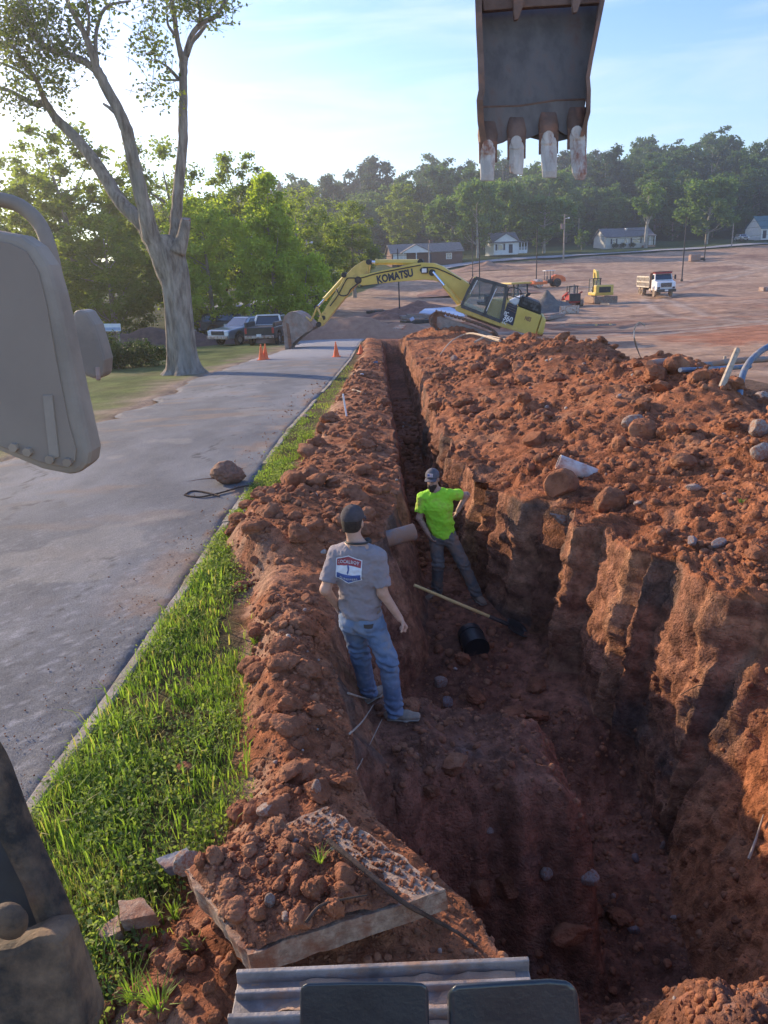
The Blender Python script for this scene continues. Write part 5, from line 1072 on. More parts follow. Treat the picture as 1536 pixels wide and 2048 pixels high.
# ------------------------------------------------------------------ placing things on the ground
BV = BVHTree.FromPolygons([tuple(v) for v in TV.tolist()], grid_faces(*TN).tolist(), all_triangles=False)
def hit(u, v):
    d = Vector(ray(u, v)).normalized(); h = BV.ray_cast(Vector((0, 0, HCAM)), d)
    if h[0] is not None: return h[0], h[1]
    Y = 3.0; 
    for _ in range(80):
        p = at(u, v, Y); q = p[2] - float(hb(p[0], p[1])); Y += q * (1.2 + Y * .05)
    p = at(u, v, Y); return Vector((p[0], p[1], float(hb(p[0], p[1])) + .04)), Vector((0, 0, 1))
def down(x, y, z0=4.0):
    h = BV.ray_cast(Vector((x, y, z0)), Vector((0, 0, -1)))
    return (h[0], h[1]) if h[0] is not None else (Vector((x, y, float(hb(x, y)))), Vector((0, 0, 1)))
def ico(n):
    t = (1 + 5 ** .5) / 2; V = [Vector(v).normalized() for v in ((-1, t, 0), (1, t, 0), (-1, -t, 0), (1, -t, 0), (0, -1, t), (0, 1, t), (0, -1, -t), (0, 1, -t), (t, 0, -1), (t, 0, 1), (-t, 0, -1), (-t, 0, 1))]
    F = [(0, 11, 5), (0, 5, 1), (0, 1, 7), (0, 7, 10), (0, 10, 11), (1, 5, 9), (5, 11, 4), (11, 10, 2), (10, 7, 6), (7, 1, 8), (3, 9, 4), (3, 4, 2), (3, 2, 6), (3, 6, 8), (3, 8, 9), (4, 9, 5), (2, 4, 11), (6, 2, 10), (8, 6, 7), (9, 8, 1)]
    for _ in range(n):
        c = {}; G = []
        def mid(a, b):
            k = (min(a, b), max(a, b))
            if k not in c: c[k] = len(V); V.append(((V[a] + V[b]) / 2).normalized())
            return c[k]
        for a, b, d in F:
            x, y, z_ = mid(a, b), mid(b, d), mid(d, a); G += [(a, x, z_), (b, y, x), (d, z_, y), (x, y, z_)]
        F = G
    return np.array([tuple(v) for v in V]), np.array(F)
def rock_shape(n, seed, facets=7, rough=.10, sc=(1, 1, .75)):
    V, F = ico(n); r = np.random.default_rng(seed); d = np.ones(len(V))
    for _ in range(facets):
        q = r.normal(size=3); q /= np.linalg.norm(q); k = r.uniform(.62, .9); c = V @ q; d = np.where(c > 1e-3, np.minimum(d, k / np.maximum(c, 1e-3)), d)
    d = d * (1 + rough * 1.6 * fbm(V[:, 0] * 1.7 + seed, V[:, 1] * 1.7, V[:, 2] * 1.7, oct=3, seed=seed) + rough * .7 * fbm(V[:, 0] * 6 + seed, V[:, 1] * 6, V[:, 2] * 6, oct=3, seed=seed + 1))
    return V * d[:, None] * np.array(sc), F
clod_me = []
for k in range(6):
    V, F = rock_shape(3, 400 + k, 5 + k % 3, .20, (1, .85, .7)); clod_me.append(mesh_np('clod', V, F, True, M['clod']))
    clod_me[-1].set_sharp_from_angle(angle=math.radians(38))
rock_me = {}
def rock(name, label, cat, u, v, size, matn, seed, sc=(1, .8, .7), rot=None, sink=.25, facets=7, rough=.10, group=None, smooth_=True, pos=None):
    size = size * (.72 if matn in ('palestone', 'bluestone', 'stone') else .9)
    V, F = rock_shape(4 if max(size if np.isscalar(size) else 1, 0) > .1 else 3, seed, facets, rough, sc); me = mesh_np(name, V, F, True, M[matn]); me.set_sharp_from_angle(angle=math.radians(30))
    o = link(name, me); p = hit(u, v)[0] if pos is None else Vector(pos); o.scale = (size,) * 3; o.rotation_euler = rot or (0, 0, seed * 1.3)
    o.location = (p.x, p.y + size * .3, p.z + size * sc[2] * (1 - 2 * sink)); return tag(o, label, cat, group)
# region sampler
r = np.random.default_rng(77)
def sample(n, wt_y0=2.2, wt_y1=26):
    P = []
    while len(P) < n:
        y = math.exp(r.uniform(math.log(wt_y0), math.log(wt_y1))); q = r.random()
        if q < .60: x = xr_(y) + (crest(y) + 1.0 - xr_(y)) * r.random() ** .9
        elif q < .84: x = gedge(y) + .1 + (xl_(y) - gedge(y) - .1) * r.random()
        else: x = xl_(y) + wl_(y) + (xr_(y) - wr_(y) - xl_(y) - wl_(y)) * r.random()
        if abs(x) > y * .62 + 1.0 or float(fbm(x / 1.1, y / 1.1, oct=3, seed=107)) + .12 < r.uniform(-.45, .35): continue
        P.append((x, y, q))
    return P
GC = 'loose clods of red clay thrown out of the trench'; LB = 'rough lump of dry red clay lying loose among many like it on the dug earth'
def ang(): return (r.uniform(0, 6.28), r.uniform(0, 6.28), r.uniform(0, 6.28))
def put_clod(x, y, s, sink=.3):
    p, n_ = down(x, y); o = link('clod', clod_me[int(r.integers(6))]); o.location = (p.x, p.y, p.z + s * .7 * (1 - 2 * sink)); o.rotation_euler = (r.uniform(-.5, .5), r.uniform(-.5, .5), r.uniform(0, 6.28)); o.scale = (s * r.uniform(.8, 1.2), s * r.uniform(.8, 1.2), s * r.uniform(.7, 1.1)); return tag(o, LB, 'clod', GC)
ncl = 0
for x, y, q in sample(165, 3.0, 20): put_clod(x, y, min(.03 + .016 * y * r.random() ** 1.2 + .02, .22)); ncl += 1
for _ in range(34):     # blocky heap on the left bank
    y = r.uniform(2.9, 6.6); x = r.uniform(gedge(y) + .12, xl_(y) - .05); put_clod(x, y, r.uniform(.03, .11), .42); ncl += 1
for _ in range(36):
    y = r.uniform(7.6, 10); x = r.uniform(-1.9, xl_(y) - .1); put_clod(x, y, r.uniform(.05, .18), .38); ncl += 1
print('clods', ncl)
def scatter_stuff(name, P, S, lev, mat_, seed, squash=.75):
    rr = np.random.default_rng(seed); n = len(P); shapes = [rock_shape(lev, seed + k, 5, .22, (1, .85, squash)) for k in range(4)]; VV = []; FF = []; base = 0
    for k in range(4):
        idx = np.arange(k, n, 4); V, F = shapes[k]
        e = rr.uniform(0, 6.28, (len(idx), 3)); ca, sa = np.cos(e), np.sin(e)
        Rz_ = np.zeros((len(idx), 3, 3)); Rz_[:, 0, 0] = ca[:, 0]; Rz_[:, 0, 1] = -sa[:, 0]; Rz_[:, 1, 0] = sa[:, 0]; Rz_[:, 1, 1] = ca[:, 0]; Rz_[:, 2, 2] = 1
        Rx_ = np.zeros_like(Rz_); Rx_[:, 0, 0] = 1; Rx_[:, 1, 1] = ca[:, 1]; Rx_[:, 1, 2] = -sa[:, 1]; Rx_[:, 2, 1] = sa[:, 1]; Rx_[:, 2, 2] = ca[:, 1]
        R_ = Rz_ @ Rx_; W_ = np.einsum('nij,vj->nvi', R_, V) * S[idx][:, None, None] + P[idx][:, None, :]
        VV.append(W_.reshape(-1, 3)); FF.append((F[None] + (np.arange(len(idx)) * len(V))[:, None, None]).reshape(-1, 3) + base); base += len(idx) * len(V)
    return tag(link(name, mesh_np(name, np.concatenate(VV), np.concatenate(FF), lev > 0, mat_)), kind='stuff')
pts = sample(5200, 2.2, 30); P = []; S = []
for x, y, q in pts: p, n_ = down(x, y); P.append(tuple(p)); S.append(min(.011 + .0075 * y * r.random() ** 2.2, .09))
scatter_stuff('loose_clods', np.array(P), np.array(S), 1, M['clod'], 500)
pts = sample(14000, 2.0, 22); P = []; S = []
for x, y, q in pts: p, n_ = down(x, y); P.append(tuple(p)); S.append(.006 + .003 * y * r.random() ** 2)
scatter_stuff('soil_crumbs', np.array(P), np.array(S), 0, M['clod'], 510)
P = []; S = []
for _ in range(3600):
    y = r.uniform(2.2, 6.8); x = r.uniform(xl_(y) + .2, xr_(y) - .1); p, n_ = down(x, y)
    if n_.z < .35 or (abs(x - .05) < .3 and abs(y - 5.3) < .35): continue
    P.append(tuple(p)); S.append(.006 + .038 * r.random() ** 4)
scatter_stuff('pit_rubble', np.array(P), np.array(S), 1, M['clod'], 515)
pts = sample(130, 2.2, 24); P = []; S = []
for x, y, q in pts: p, n_ = down(x, y); P.append((p.x, p.y, p.z + .01)); S.append(min(.008 + .004 * y * r.random() ** 1.5, .05))
scatter_stuff('pebbles', np.array(P), np.array(S), 1, M['palestone'], 520)
P = []; S = []
for _ in range(650):       # grit and soil spilled on the road
    y = math.exp(r.uniform(math.log(3), math.log(24))); l, rr_ = roadx(y); x = rr_ - abs(r.normal(0, .35)) - .1 if r.random() < .8 or -y * .6 > rr_ else r.uniform(max(l, -y * .6), rr_)
    P.append((x, y, float(hb(x, y)) + .055)); S.append(.004 + .0011 * y * r.random() ** 2)
scatter_stuff('road_grit', np.array(P), np.array(S), 0, M['clod'], 530)
# named stones
rock('boulder', 'large brown squarish boulder sitting alone on the asphalt road', 'boulder', 457, 972, .30, 'stone2' if 'stone2' in M else 'rust', 611, (1, .8, .68), (0, 0, .2), .12, 6, .12)
for a in (
    ('boulder', 'rounded smooth boulder on the left part of the spoil bank, above the white pipe', 'boulder', 1076, 888, .24, 'clod', 612, (1, .7, .62), (0, -.1, .1), .25, 4, .05),
    ('rock', 'angular red rock resting against a tan slab high on the spoil bank', 'rock', 1288, 880, .24, 'clod', 613, (1, .8, .85), (0, .2, .3), .2, 8, .08),
    ('rock', 'flat tan rock standing behind the angular red rock on the spoil bank', 'rock', 1272, 856, .28, 'stone', 614, (1, .5, .7), (.3, 0, 0), .3, 8, .06),
    ('rock', 'red stone just below the angular red rock on the spoil bank', 'rock', 1243, 900, .17, 'clod', 615, (1, .8, .8), None, .25, 6, .1),
    ('boulder', 'large smooth red boulder directly below the white plastic pipe', 'boulder', 1125, 985, .26, 'clod', 616, (1, .7, .9), (0, .2, .4), .35, 4, .06),
    ('boulder', 'big dark red block at the lip of the trench, right of the smooth boulder', 'boulder', 1222, 1020, .22, 'clod', 617, (1, .8, .9), (0, 0, .2), .3, 7, .1),
    ('rock', 'flat greyish slab of rock leaning at the trench lip under the smooth boulder', 'rock', 1125, 1045, .2, 'stone', 618, (1.2, .6, .55), (.3, .5, .2), .3, 8, .06),
    ('rock', 'pale squared stone at the right edge of the picture on the spoil crest', 'rock', 1520, 868, .22, 'stone', 619, (1, .8, .85), (0, .3, .8), .2, 8, .05),
    ('rock', 'yellowish pale rock below the squared stone at the right edge', 'rock', 1527, 915, .2, 'palestone', 620, (1, .7, .8), (0, .3, .2), .25, 8, .05),
    ('rock', 'grey stone with a lichen patch midway down the right of the spoil bank', 'rock', 1388, 980, .10, 'palestone', 621, (1.2, .7, .6), None, .2, 7, .06),
    ('rock', 'blue grey wedge shaped stone above the fluted wall', 'rock', 1385, 1088, .10, 'bluestone', 622, (1.2, .7, .6), None, .2, 9, .03),
    ('rock', 'blue grey stone right of the wedge shaped one above the fluted wall', 'rock', 1440, 1092, .10, 'bluestone', 623, (1.3, .7, .6), (0, -.3, .3), .2, 9, .03),
    ('rock', 'small pale stone beside a dark hollow high on the spoil bank', 'rock', 1276, 1010, .07, 'palestone', 624, (1.2, .7, .6), None, .2, 7, .06),
    ('rock', 'round stone half buried below the feet of the man in jeans', 'rock', 880, 1372, .13, 'stone', 626, (1, .8, .8), None, .3, 5, .05),
    ('rock', 'dark stone under the round one near the ledge below the man in jeans', 'rock', 895, 1412, .12, 'bluestone', 627, (1, .8, .8), None, .3, 6, .05),
    ('rock', 'small pale blue stone stuck in the dark earth of the ledge block', 'rock', 978, 1668, .055, 'palestone', 628, (1, .7, .8), None, .2, 8, .04),
    ('boulder', 'upright dark boulder in the pit right of the concrete slab corner', 'boulder', 960, 1800, .12, 'clod', 629, (.8, .8, 1.1), None, .3, 6, .08),
    ('boulder', 'second dark boulder behind the upright one in the pit', 'boulder', 1015, 1785, .13, 'clod', 630, (1, .8, .8), None, .3, 6, .08),
    ('boulder', 'brown boulder with a pale worn patch in the bottom of the pit', 'boulder', 1150, 1880, .16, 'clod', 631, (1.3, .7, .6), (0, -.1, .35), .3, 5, .06),
    ('rock', 'pale white patch of stone at the left end of the brown pit boulder', 'rock', 1110, 1888, .055, 'palestone', 632, (1.0, .6, .9), (0, .4, .2), .1, 8, .04),
    ('rock', 'blue grey stone right of the brown boulder in the pit', 'rock', 1268, 1868, .07, 'bluestone', 633, (1, .7, .8), None, .2, 8, .04),
    ('rock', 'dull grey stone in the pit floor below the block', 'rock', 1095, 1752, .10, 'stone', 634, (1, .7, .7), None, .3, 6, .05),
    ('rock', 'mossy green grey stone at the foot of the block in the pit', 'rock', 1178, 1762, .12, 'stone', 635, (1, .8, .7), None, .35, 6, .05),
    ('rock', 'small round pale pebble pair in the middle of the pit floor', 'rock', 1228, 1796, .035, 'palestone', 636, (1, .9, .9), None, .2, 3, .04),
    ('rock', 'white sliver of stone standing in the shaded end of the pit', 'rock', 1326, 1698, .06, 'palestone', 637, (.5, .4, 1.2), (0, .3, 0), .2, 9, .03),
    ('rock', 'pale stone on the sunlit crumbly rim at the bottom right', 'rock', 1350, 1838, .04, 'palestone', 638, (1.3, .7, .5), None, .2, 7, .05),
    ('rock', 'dark slaty stone in the shaded pit below the white sliver', 'rock', 1272, 1722, .07, 'bluestone', 639, (1.1, .7, .8), None, .2, 8, .05),
    ('rock', 'white broken stone on the left bank above the concrete slab', 'rock', 535, 1632, .085, 'palestone', 641, (1, .7, .75), (0, .2, .3), .2, 8, .05),
    ('rock', 'upright pale splinter of rock standing on the left bank', 'rock', 633, 1600, .07, 'palestone', 642, (.55, .45, 1.5), (0, .15, 0), .15, 8, .04),
    ('rock', 'red lump alone in the tall grass near the bank', 'clod', 370, 1552, .075, 'clod', 643, (1, .8, .7), None, .1, 5, .1),
    ('rock', 'small whitish stone wedged in the crust above the grey shirt man', 'rock', 590, 1452, .045, 'palestone', 644, (1, .7, .7), None, .2, 8, .05),
    ('rock', 'round reddish boulder on the left bank between road and trench', 'boulder', 592, 972, .16, 'clod', 645, (1, .8, .9), None, .2, 4, .08),
    ('rock', 'brown clod at the grass edge beside the asphalt', 'clod', 478, 1182, .10, 'clod', 646, (1.2, .8, .6), None, .2, 5, .12),
    ('rock', 'grey broken kerb stone on the verge half way along the grass', 'rock', 610, 835, .14, 'stone', 647, (1.2, .7, .5), None, .2, 8, .04),
    ('rock', 'pale round stone on top of the far spoil near the yellow machine', 'rock', 908, 721, .16, 'palestone', 648, (1, .9, .9), None, .2, 4, .04),
    ('rock', 'dark boulder on the crest of the far spoil behind the trench', 'boulder', 1075, 672, .45, 'clod', 649, (1.2, .8, .8), None, .3, 6, .1),
    ('rock', 'brown cleft boulder on the ridge of the spoil bank at right', 'boulder', 1355, 742, .22, 'clod', 650, (1.2, .8, .8), (0, .2, .2), .25, 7, .1),
    ('rock', 'grey boulder half sunk in dark soil near the blue hose', 'boulder', 1527, 800, .3, 'stone', 651, (1, .8, .6), None, .3, 6, .06)):
    rock(*a)
# ------------------------------------------------------------------ broken concrete slab with soil on it
def slab_thing(name, label, cat, corners, th, matn, seed, n=26, rag=.02):
    c = [Vector(p) for p in corners]; t_ = np.linspace(0, 1, n); V = []; nrm = (c[1] - c[0]).cross(c[3] - c[0]).normalized(); 
    if nrm.z < 0: nrm = -nrm
    k = 0
    for side in (0, 1):
        for a in t_:
            for b in t_:
                p = c[0].lerp(c[1], a).lerp(c[3].lerp(c[2], a), b); e = min(a, b, 1 - a, 1 - b); q = fbm(np.array([p.x / .12]), np.array([p.y / .12]), np.array([side * .5]), oct=4, seed=seed)[0]; w = fbm(np.array([p.x / .05 + 5]), np.array([p.y / .05]), oct=3, seed=seed)[0]
                out = (p - (c[0] + c[1] + c[2] + c[3]) / 4); out.z = 0; out.normalize()
                p = p - nrm * (th * side) + nrm * (.006 * w + (.01 * q if e < .04 else 0)) + (out * rag * (q * 1.6 + .5 * w) if e < 1e-6 else Vector())
                V.append(tuple(p))
    G = grid_faces(n, n); F = [list(f) for f in G] + [[int(i) + n * n for i in f[::-1]] for f in G]
    ed = [(i, 0) for i in range(n)] + [(n - 1, j) for j in range(1, n)] + [(i, n - 1) for i in range(n - 2, -1, -1)] + [(0, j) for j in range(n - 2, 0, -1)]
    for i in range(len(ed)):
        a = ed[i][0] * n + ed[i][1]; b_ = ed[(i + 1) % len(ed)]; b_ = b_[0] * n + b_[1]; F.append([b_, a, a + n * n, b_ + n * n])
    me = mesh_np(name, np.array(V), F, True, M[matn]); me.set_sharp_from_angle(angle=math.radians(35)); return tag(link(name, me), label, cat)
SLC = [atz(368, 1738, .40), atz(497, 1908, .42), atz(893, 1778, .42), atz(655, 1612, .46)]
slab_thing('concrete_slab', 'thick broken slab of tan concrete heaped with dark soil at the edge of the pit', 'slab', SLC, .115, 'concrete', 700)
slab_thing('concrete_chunk', 'flat tan piece of concrete in the grass, upper of the two left of the slab', 'slab', [atz(236, 1800, .16), atz(238, 1842, .16), atz(312, 1828, .18), atz(285, 1795, .18)], .07, 'concrete', 701, 10, .008)
slab_thing('concrete_chunk', 'flat tan piece of concrete in the grass, lower of the two left of the slab', 'slab', [atz(188, 1858, .10), atz(205, 1880, .10), atz(240, 1862, .12), atz(236, 1828, .12)], .06, 'concrete', 702, 10, .008)
slab_thing('stone_slab', 'grey stone slab lying in the grass at the upper left corner of the big slab', 'slab', [atz(312, 1718, .14), atz(330, 1738, .14), atz(392, 1722, .18), atz(372, 1698, .18)], .06, 'bluestone', 703, 10, .008)
rock('rock', 'pale ragged rock leaning on the left corner of the concrete slab', 'rock', 373, 1745, .10, 'palestone', 704, (.9, .6, 1.0), (0, .3, .5), .2, 8, .08, pos=atz(373, 1745, .25))
# soil heap on the slab
c0 = [Vector(p) for p in SLC]; n_ = 70; V = []; zc = []
for a in np.linspace(0, 1, n_):
    for b in np.linspace(0, 1, n_):
        p = c0[0].lerp(c0[1], a).lerp(c0[3].lerp(c0[2], a), b); V.append(tuple(p))
V = np.array(V); A, B = np.meshgrid(np.linspace(0, 1, n_), np.linspace(0, 1, n_), indexing='ij'); A, B = A.ravel(), B.ravel()
hgt = .07 * (np.sin(math.pi * np.clip(A * .96, 0, 1)) ** .35) * sst(.84, .62, B + .12 * fbm(A * 6, B * 6, oct=3, seed=6)) * sst(-.02, .1, B) 
hgt = hgt * (1.0 + .4 * fbm(A * 7, B * 7, oct=3, seed=7)) + (hgt > .01) * (.45 * caps(V[:, 0], V[:, 1], .14, 705, .7) + .5 * caps(V[:, 0], V[:, 1], .05, 706, .8) + .006 * fbm(V[:, 0] / .02, V[:, 1] / .02, oct=3, seed=8)) * np.clip(hgt / .04, 0, 1)
V[:, 2] += hgt - .014
tag(link('soil_heap', mesh_np('soil_heap', V, grid_faces(n_, n_), True, M['clod'])), kind='stuff')
SB = BVHTree.FromPolygons([tuple(v) for v in V.tolist()], grid_faces(n_, n_).tolist())
k = 0; LB2 = 'crumbly dark lump of soil heaped on the broken concrete slab'
while k < 46:
    a, b = r.uniform(.05, .95), r.uniform(.03, .62); p = c0[0].lerp(c0[1], a).lerp(c0[3].lerp(c0[2], a), b); h = SB.ray_cast(Vector((p.x, p.y, 2)), Vector((0, 0, -1)))
    if h[0] is None or h[0].z < p.z + .01: k += 1; continue
    s = r.uniform(.022, .062); o = link('soil_lump', clod_me[int(r.integers(6))]); o.location = h[0] + Vector((0, 0, s * .3)); o.rotation_euler = ang(); o.scale = (s, s, s); tag(o, LB2, 'clod', 'lumps of soil on the concrete slab'); k += 1
P = []; S = []
for _ in range(1500):
    a, b = r.uniform(.02, .98), r.random() ** 1.0 * .99; p = c0[0].lerp(c0[1], a).lerp(c0[3].lerp(c0[2], a), b); h = SB.ray_cast(Vector((p.x, p.y, 2)), Vector((0, 0, -1)))
    if h[0] is None: continue
    P.append((h[0].x, h[0].y, max(h[0].z, p.z) + .003)); S.append(.004 + .012 * r.random() ** 2.5)
scatter_stuff('slab_crumbs', np.array(P), np.array(S), 1, M['clod'], 540)
for (u, v, s, m_, lb) in ((540, 1812, .045, 'stone', 'upright brown stone standing in the soil on the concrete slab'), (572, 1840, .034, 'palestone', 'small squared pale stone on the slab, beside the upright brown one'), (688, 1765, .065, 'clod', 'big round clod on the middle of the concrete slab'), (590, 1690, .03, 'palestone', 'small grey pebble among the soil at the back of the slab'), (556, 1660, .04, 'stone', 'grey tan stone at the back left of the slab')):
    d = Vector(ray(u, v)).normalized(); h = SB.ray_cast(Vector((0, 0, HCAM)), d); p = h[0] if h[0] is not None else Vector(atz(u, v, .45)); rock('stone', lb, 'stone', 0, 0, s, m_, int(u), (.8, .7, 1.0) if u == 540 else (1, .8, .8), None, .2, 8, .05, pos=p)
# clods heaped round the slab's lower left
for _ in range(70):
    u, v = r.uniform(200, 480), r.uniform(1840, 2040); 
    if (u - 200) * .9 + 1790 > v + 60 + 200 * (u > 400): pass
    p, _n = hit(u, v)
    if u < 240 and v < 1900: continue
    s = r.uniform(.018, .055); o = link('clod', clod_me[int(r.integers(6))]); o.location = p + Vector((0, 0, s * .4)); o.rotation_euler = ang(); o.scale = (s, s, s); tag(o, 'dark red crumbly clod in the heap between the grass and the machine track', 'clod', 'clods heaped beside the concrete slab')
# roots and sticks
def stick(name, label, cat, pts, rad, matn='wood', n=6, seg=5):
    mb = MB(); P = smooth_path([Vector(p) for p in pts], seg); mb.tube(P, lerp_list([rad, rad * .8, rad * .35], len(P)) if np.isscalar(rad) else lerp_list(rad, len(P)), n); o = mb.build(name, M[matn], smooth=True, auto=40); return tag(o, label, cat)
M['root'] = mat('root', (.05, .032, .022), (.11, .07, .05), .9, 12, .4, 60)
M['paletwig'] = mat('paletwig', (.34, .27, .20), (.48, .40, .31), .85, 12, .3, 60)
stick('root', 'long dark root trailing from the slab down over its edge into the pit', 'root', [atz(655, 1680, .56), atz(735, 1745, .53), atz(800, 1800, .46), atz(860, 1835, .30), atz(930, 1875, .12), atz(1000, 1935, .0)], .013, 'root')
stick('root', 'curved brown root on the front of the concrete slab', 'root', [atz(612, 1845, .50), atz(640, 1812, .51), atz(690, 1798, .52), atz(735, 1790, .52)], .008, 'root')
H_ = lambda u, v, dz=.03: hit(u, v)[0] + Vector((0, 0, dz))
stick('stick', 'bare forked stick on the soil near the boots of the man in jeans', 'stick', [H_(700, 1475), H_(725, 1462, .08), H_(748, 1435, .12)], .008, 'paletwig')
stick('stick', 'thin bare twig below the forked stick on the bank', 'stick', [H_(700, 1560), H_(718, 1545, .05), H_(765, 1460, .1)], .006, 'paletwig')
stick('stick', 'curved dry stick across the heel of the man in jeans', 'stick', [H_(697, 1398, .05), H_(715, 1405, .06), H_(735, 1408, .05)], .01, 'paletwig')
stick('stick', 'white painted stick standing crooked on the left bank', 'stick', [hit(693, 832)[0], hit(693, 832)[0] + Vector((-.05, .05, .45))], [.02, .02], 'white')
stick('stick', 'bleached twig lying on the far left bank', 'stick', [H_(705, 782), H_(718, 785), H_(732, 790)], .02, 'paletwig')
stick('stick', 'pale twig poking out of the sunlit pit wall at the right edge', 'stick', [H_(1497, 1722, .02), H_(1510, 1690, .05), H_(1524, 1650, .1)], .012, 'paletwig')
stick('stick', 'thin wiry root arching from the pit wall at the far right', 'stick', [H_(1360, 1402, .06), H_(1400, 1390, .1), H_(1450, 1398, .08), H_(1500, 1400, .05)], .005, 'root')
stick('branch', 'crooked bleached branch lying on the far spoil bank', 'branch', [H_(1000, 688, .1), H_(940, 680, .3), H_(905, 690, .2), H_(880, 715, .1)], .045, 'paletwig')
stick('branch', 'short weathered board end sticking out of the far spoil', 'branch', [H_(950, 690, .1), H_(975, 683, .25), H_(1010, 692, .2)], .04, 'paletwig')
stick('stake', 'round wooden stake leaning out of dark soil near the blue hose', 'stake', [hit(1443, 775)[0], Vector(at(1475, 698, hit(1443, 775)[0].y + .3))], [.05, .045], 'paletwig')
stick('stake', 'short wooden stake behind the leaning round stake', 'stake', [hit(1448, 728)[0] - Vector((0, 0, .2)), Vector(at(1450, 712, hit(1448, 728)[0].y))], [.05, .05], 'paletwig')
# hoses and pipes
M['bluehose'] = mat('bluehose', (.08, .13, .22), (.14, .20, .30), .6, 4, .1, 20, c3=(.30, .26, .22), s3=3, p3=(.5, .65))
M['greypipe'] = mat('greypipe', (.20, .195, .20), (.30, .28, .27), .8, 4, .3, 20, c3=(.34, .19, .12), s3=4, p3=(.38, .55))
M['pvc'] = mat('pvc', (.50, .42, .37), (.66, .58, .53), .45, 5, .1, 20, c3=(.42, .20, .13), s3=4, p3=(.5, .66)); M['blackplastic'] = mat('blackplastic', (.012, .014, .016), (.022, .024, .027), .45, 5, .1, 20, c3=(.13, .07, .05), s3=6, p3=(.58, .75))
yh = hit(1480, 790)[0].y
stick('hose', 'thick blue grey hose bending out of the soil at the right edge', 'hose', [Vector(at(1479, 800, yh)), Vector(at(1481, 770, yh + .2)), Vector(at(1490, 738, yh + .4)), Vector(at(1510, 712, yh + .6)), Vector(at(1545, 690, yh + .8)), Vector(at(1620, 670, yh + .8))], [.05, .05, .05], 'bluehose', 12)
yq = hit(1400, 735)[0].y
stick('pipe', 'long grey pipe lying behind the ridge toward the right edge', 'pipe', [Vector(at(1300, 727, yq)), Vector(at(1345, 722, yq + 1)), Vector(at(1400, 731, yq + 1)), Vector(at(1470, 722, yq + 1.5)), Vector(at(1545, 718, yq + 2))], [.06, .06, .06], 'greypipe', 10)
stick('pipe', 'thin dark pipe lying next to the long grey pipe', 'pipe', [Vector(at(1360, 740, yq - .5)), Vector(at(1420, 738, yq)), Vector(at(1500, 733, yq + .5))], [.04, .04], 'bluehose', 8)
stick('cable', 'looped wire sprouting from the ridge against the dirt field', 'cable', [hit(1282, 716)[0], Vector(at(1272, 690, 17)), Vector(at(1268, 662, 17)), Vector(at(1278, 645, 17)), Vector(at(1290, 652, 17))], [.018, .015], 'paletwig', 5)
stick('cable', 'dark cable lying across the asphalt below the boulder', 'cable', [H_(370, 998, .02), H_(400, 1002, .02), H_(440, 994, .02), H_(490, 980, .02), H_(520, 975, .02)], [.013, .013], 'root', 6)
stick('cable', 'looped end of the dark cable near the grass edge of the asphalt', 'cable', [H_(370, 998, .02), H_(385, 990, .02), H_(410, 992, .02), H_(440, 1000, .02)], [.013, .013], 'root', 6)
stick('cable', 'thin reddish cord trailing left from the boulder on the road', 'cable', [H_(275, 992, .015), H_(340, 978, .015), H_(400, 966, .015), H_(435, 963, .015)], [.009, .009], 'rust', 5)
def pipe(name, label, a, b, ra, th, matn, ring=None):
    t = thing(name, label, 'pipe', a); a, b = Vector(a), Vector(b); d = (b - a).normalized(); u = d.orthogonal().normalized(); w = d.cross(u); n_ = 28; V = []; L_ = (b - a).length; F = []
    prof = [(0, ra), (L_, ra), (L_, ra - th), (0, ra - th)]
    for k in range(n_):
        c_, s_ = math.cos(2 * math.pi * k / n_), math.sin(2 * math.pi * k / n_)
        for q, rr_ in prof: V.append(d * q + (u * c_ + w * s_) * rr_)
    for k in range(n_):
        for q in range(4): F.append((k * 4 + q, k * 4 + (q + 1) % 4, ((k + 1) % n_) * 4 + (q + 1) % 4, ((k + 1) % n_) * 4 + q))
    mb = MB(); mb.add(V, F); o = mb.build('pipe_wall', M[matn], t, smooth=True, auto=40)
    if ring:
        for s_ in ring: mb = MB(); mb.tube([d * s_, d * (s_ + .03)], ra * 1.06, 24); mb.build('pipe_ring', M[matn], t, smooth=True, auto=40)
    return t
pm = hit(955, 1318)[0]; c_ = Vector((pm.x + .0, pm.y + .05, pm.z + .10))
pipe('drain_pipe', 'short black corrugated pipe opening toward the viewer on the trench floor', c_, c_ + Vector((-.05, .33, .05)), .15, .018, 'blackplastic', (.0, .24))
p = hit(1150, 945)[0]; pipe('plastic_pipe', 'white muddy plastic pipe with a dark nick lying on the spoil bank', Vector(at(1114, 930, p.y)) + Vector((0, -.06, .06)), Vector(at(1198, 958, p.y - .1)) + Vector((0, -.05, .03)), .095, .012, 'pvc')
m_ = MB(); q = Vector(at(1140, 944, p.y)) + Vector((0, -.15, .06)); m_.ball(q, .02, 8, 6, (1.4, .5, 1)); o = m_.build('nick', M['black'], bpy.data.objects['plastic_pipe'], local=Matrix.Translation(bpy.data.objects['plastic_pipe'].location))
p = hit(760, 1082)[0]; pipe('broken_pipe', 'broken grey pipe jutting from the left bank over the trench', Vector(at(752, 1084, 8.35)), Vector(at(829, 1063, 8.5)), .10, .014, 'greypipe')
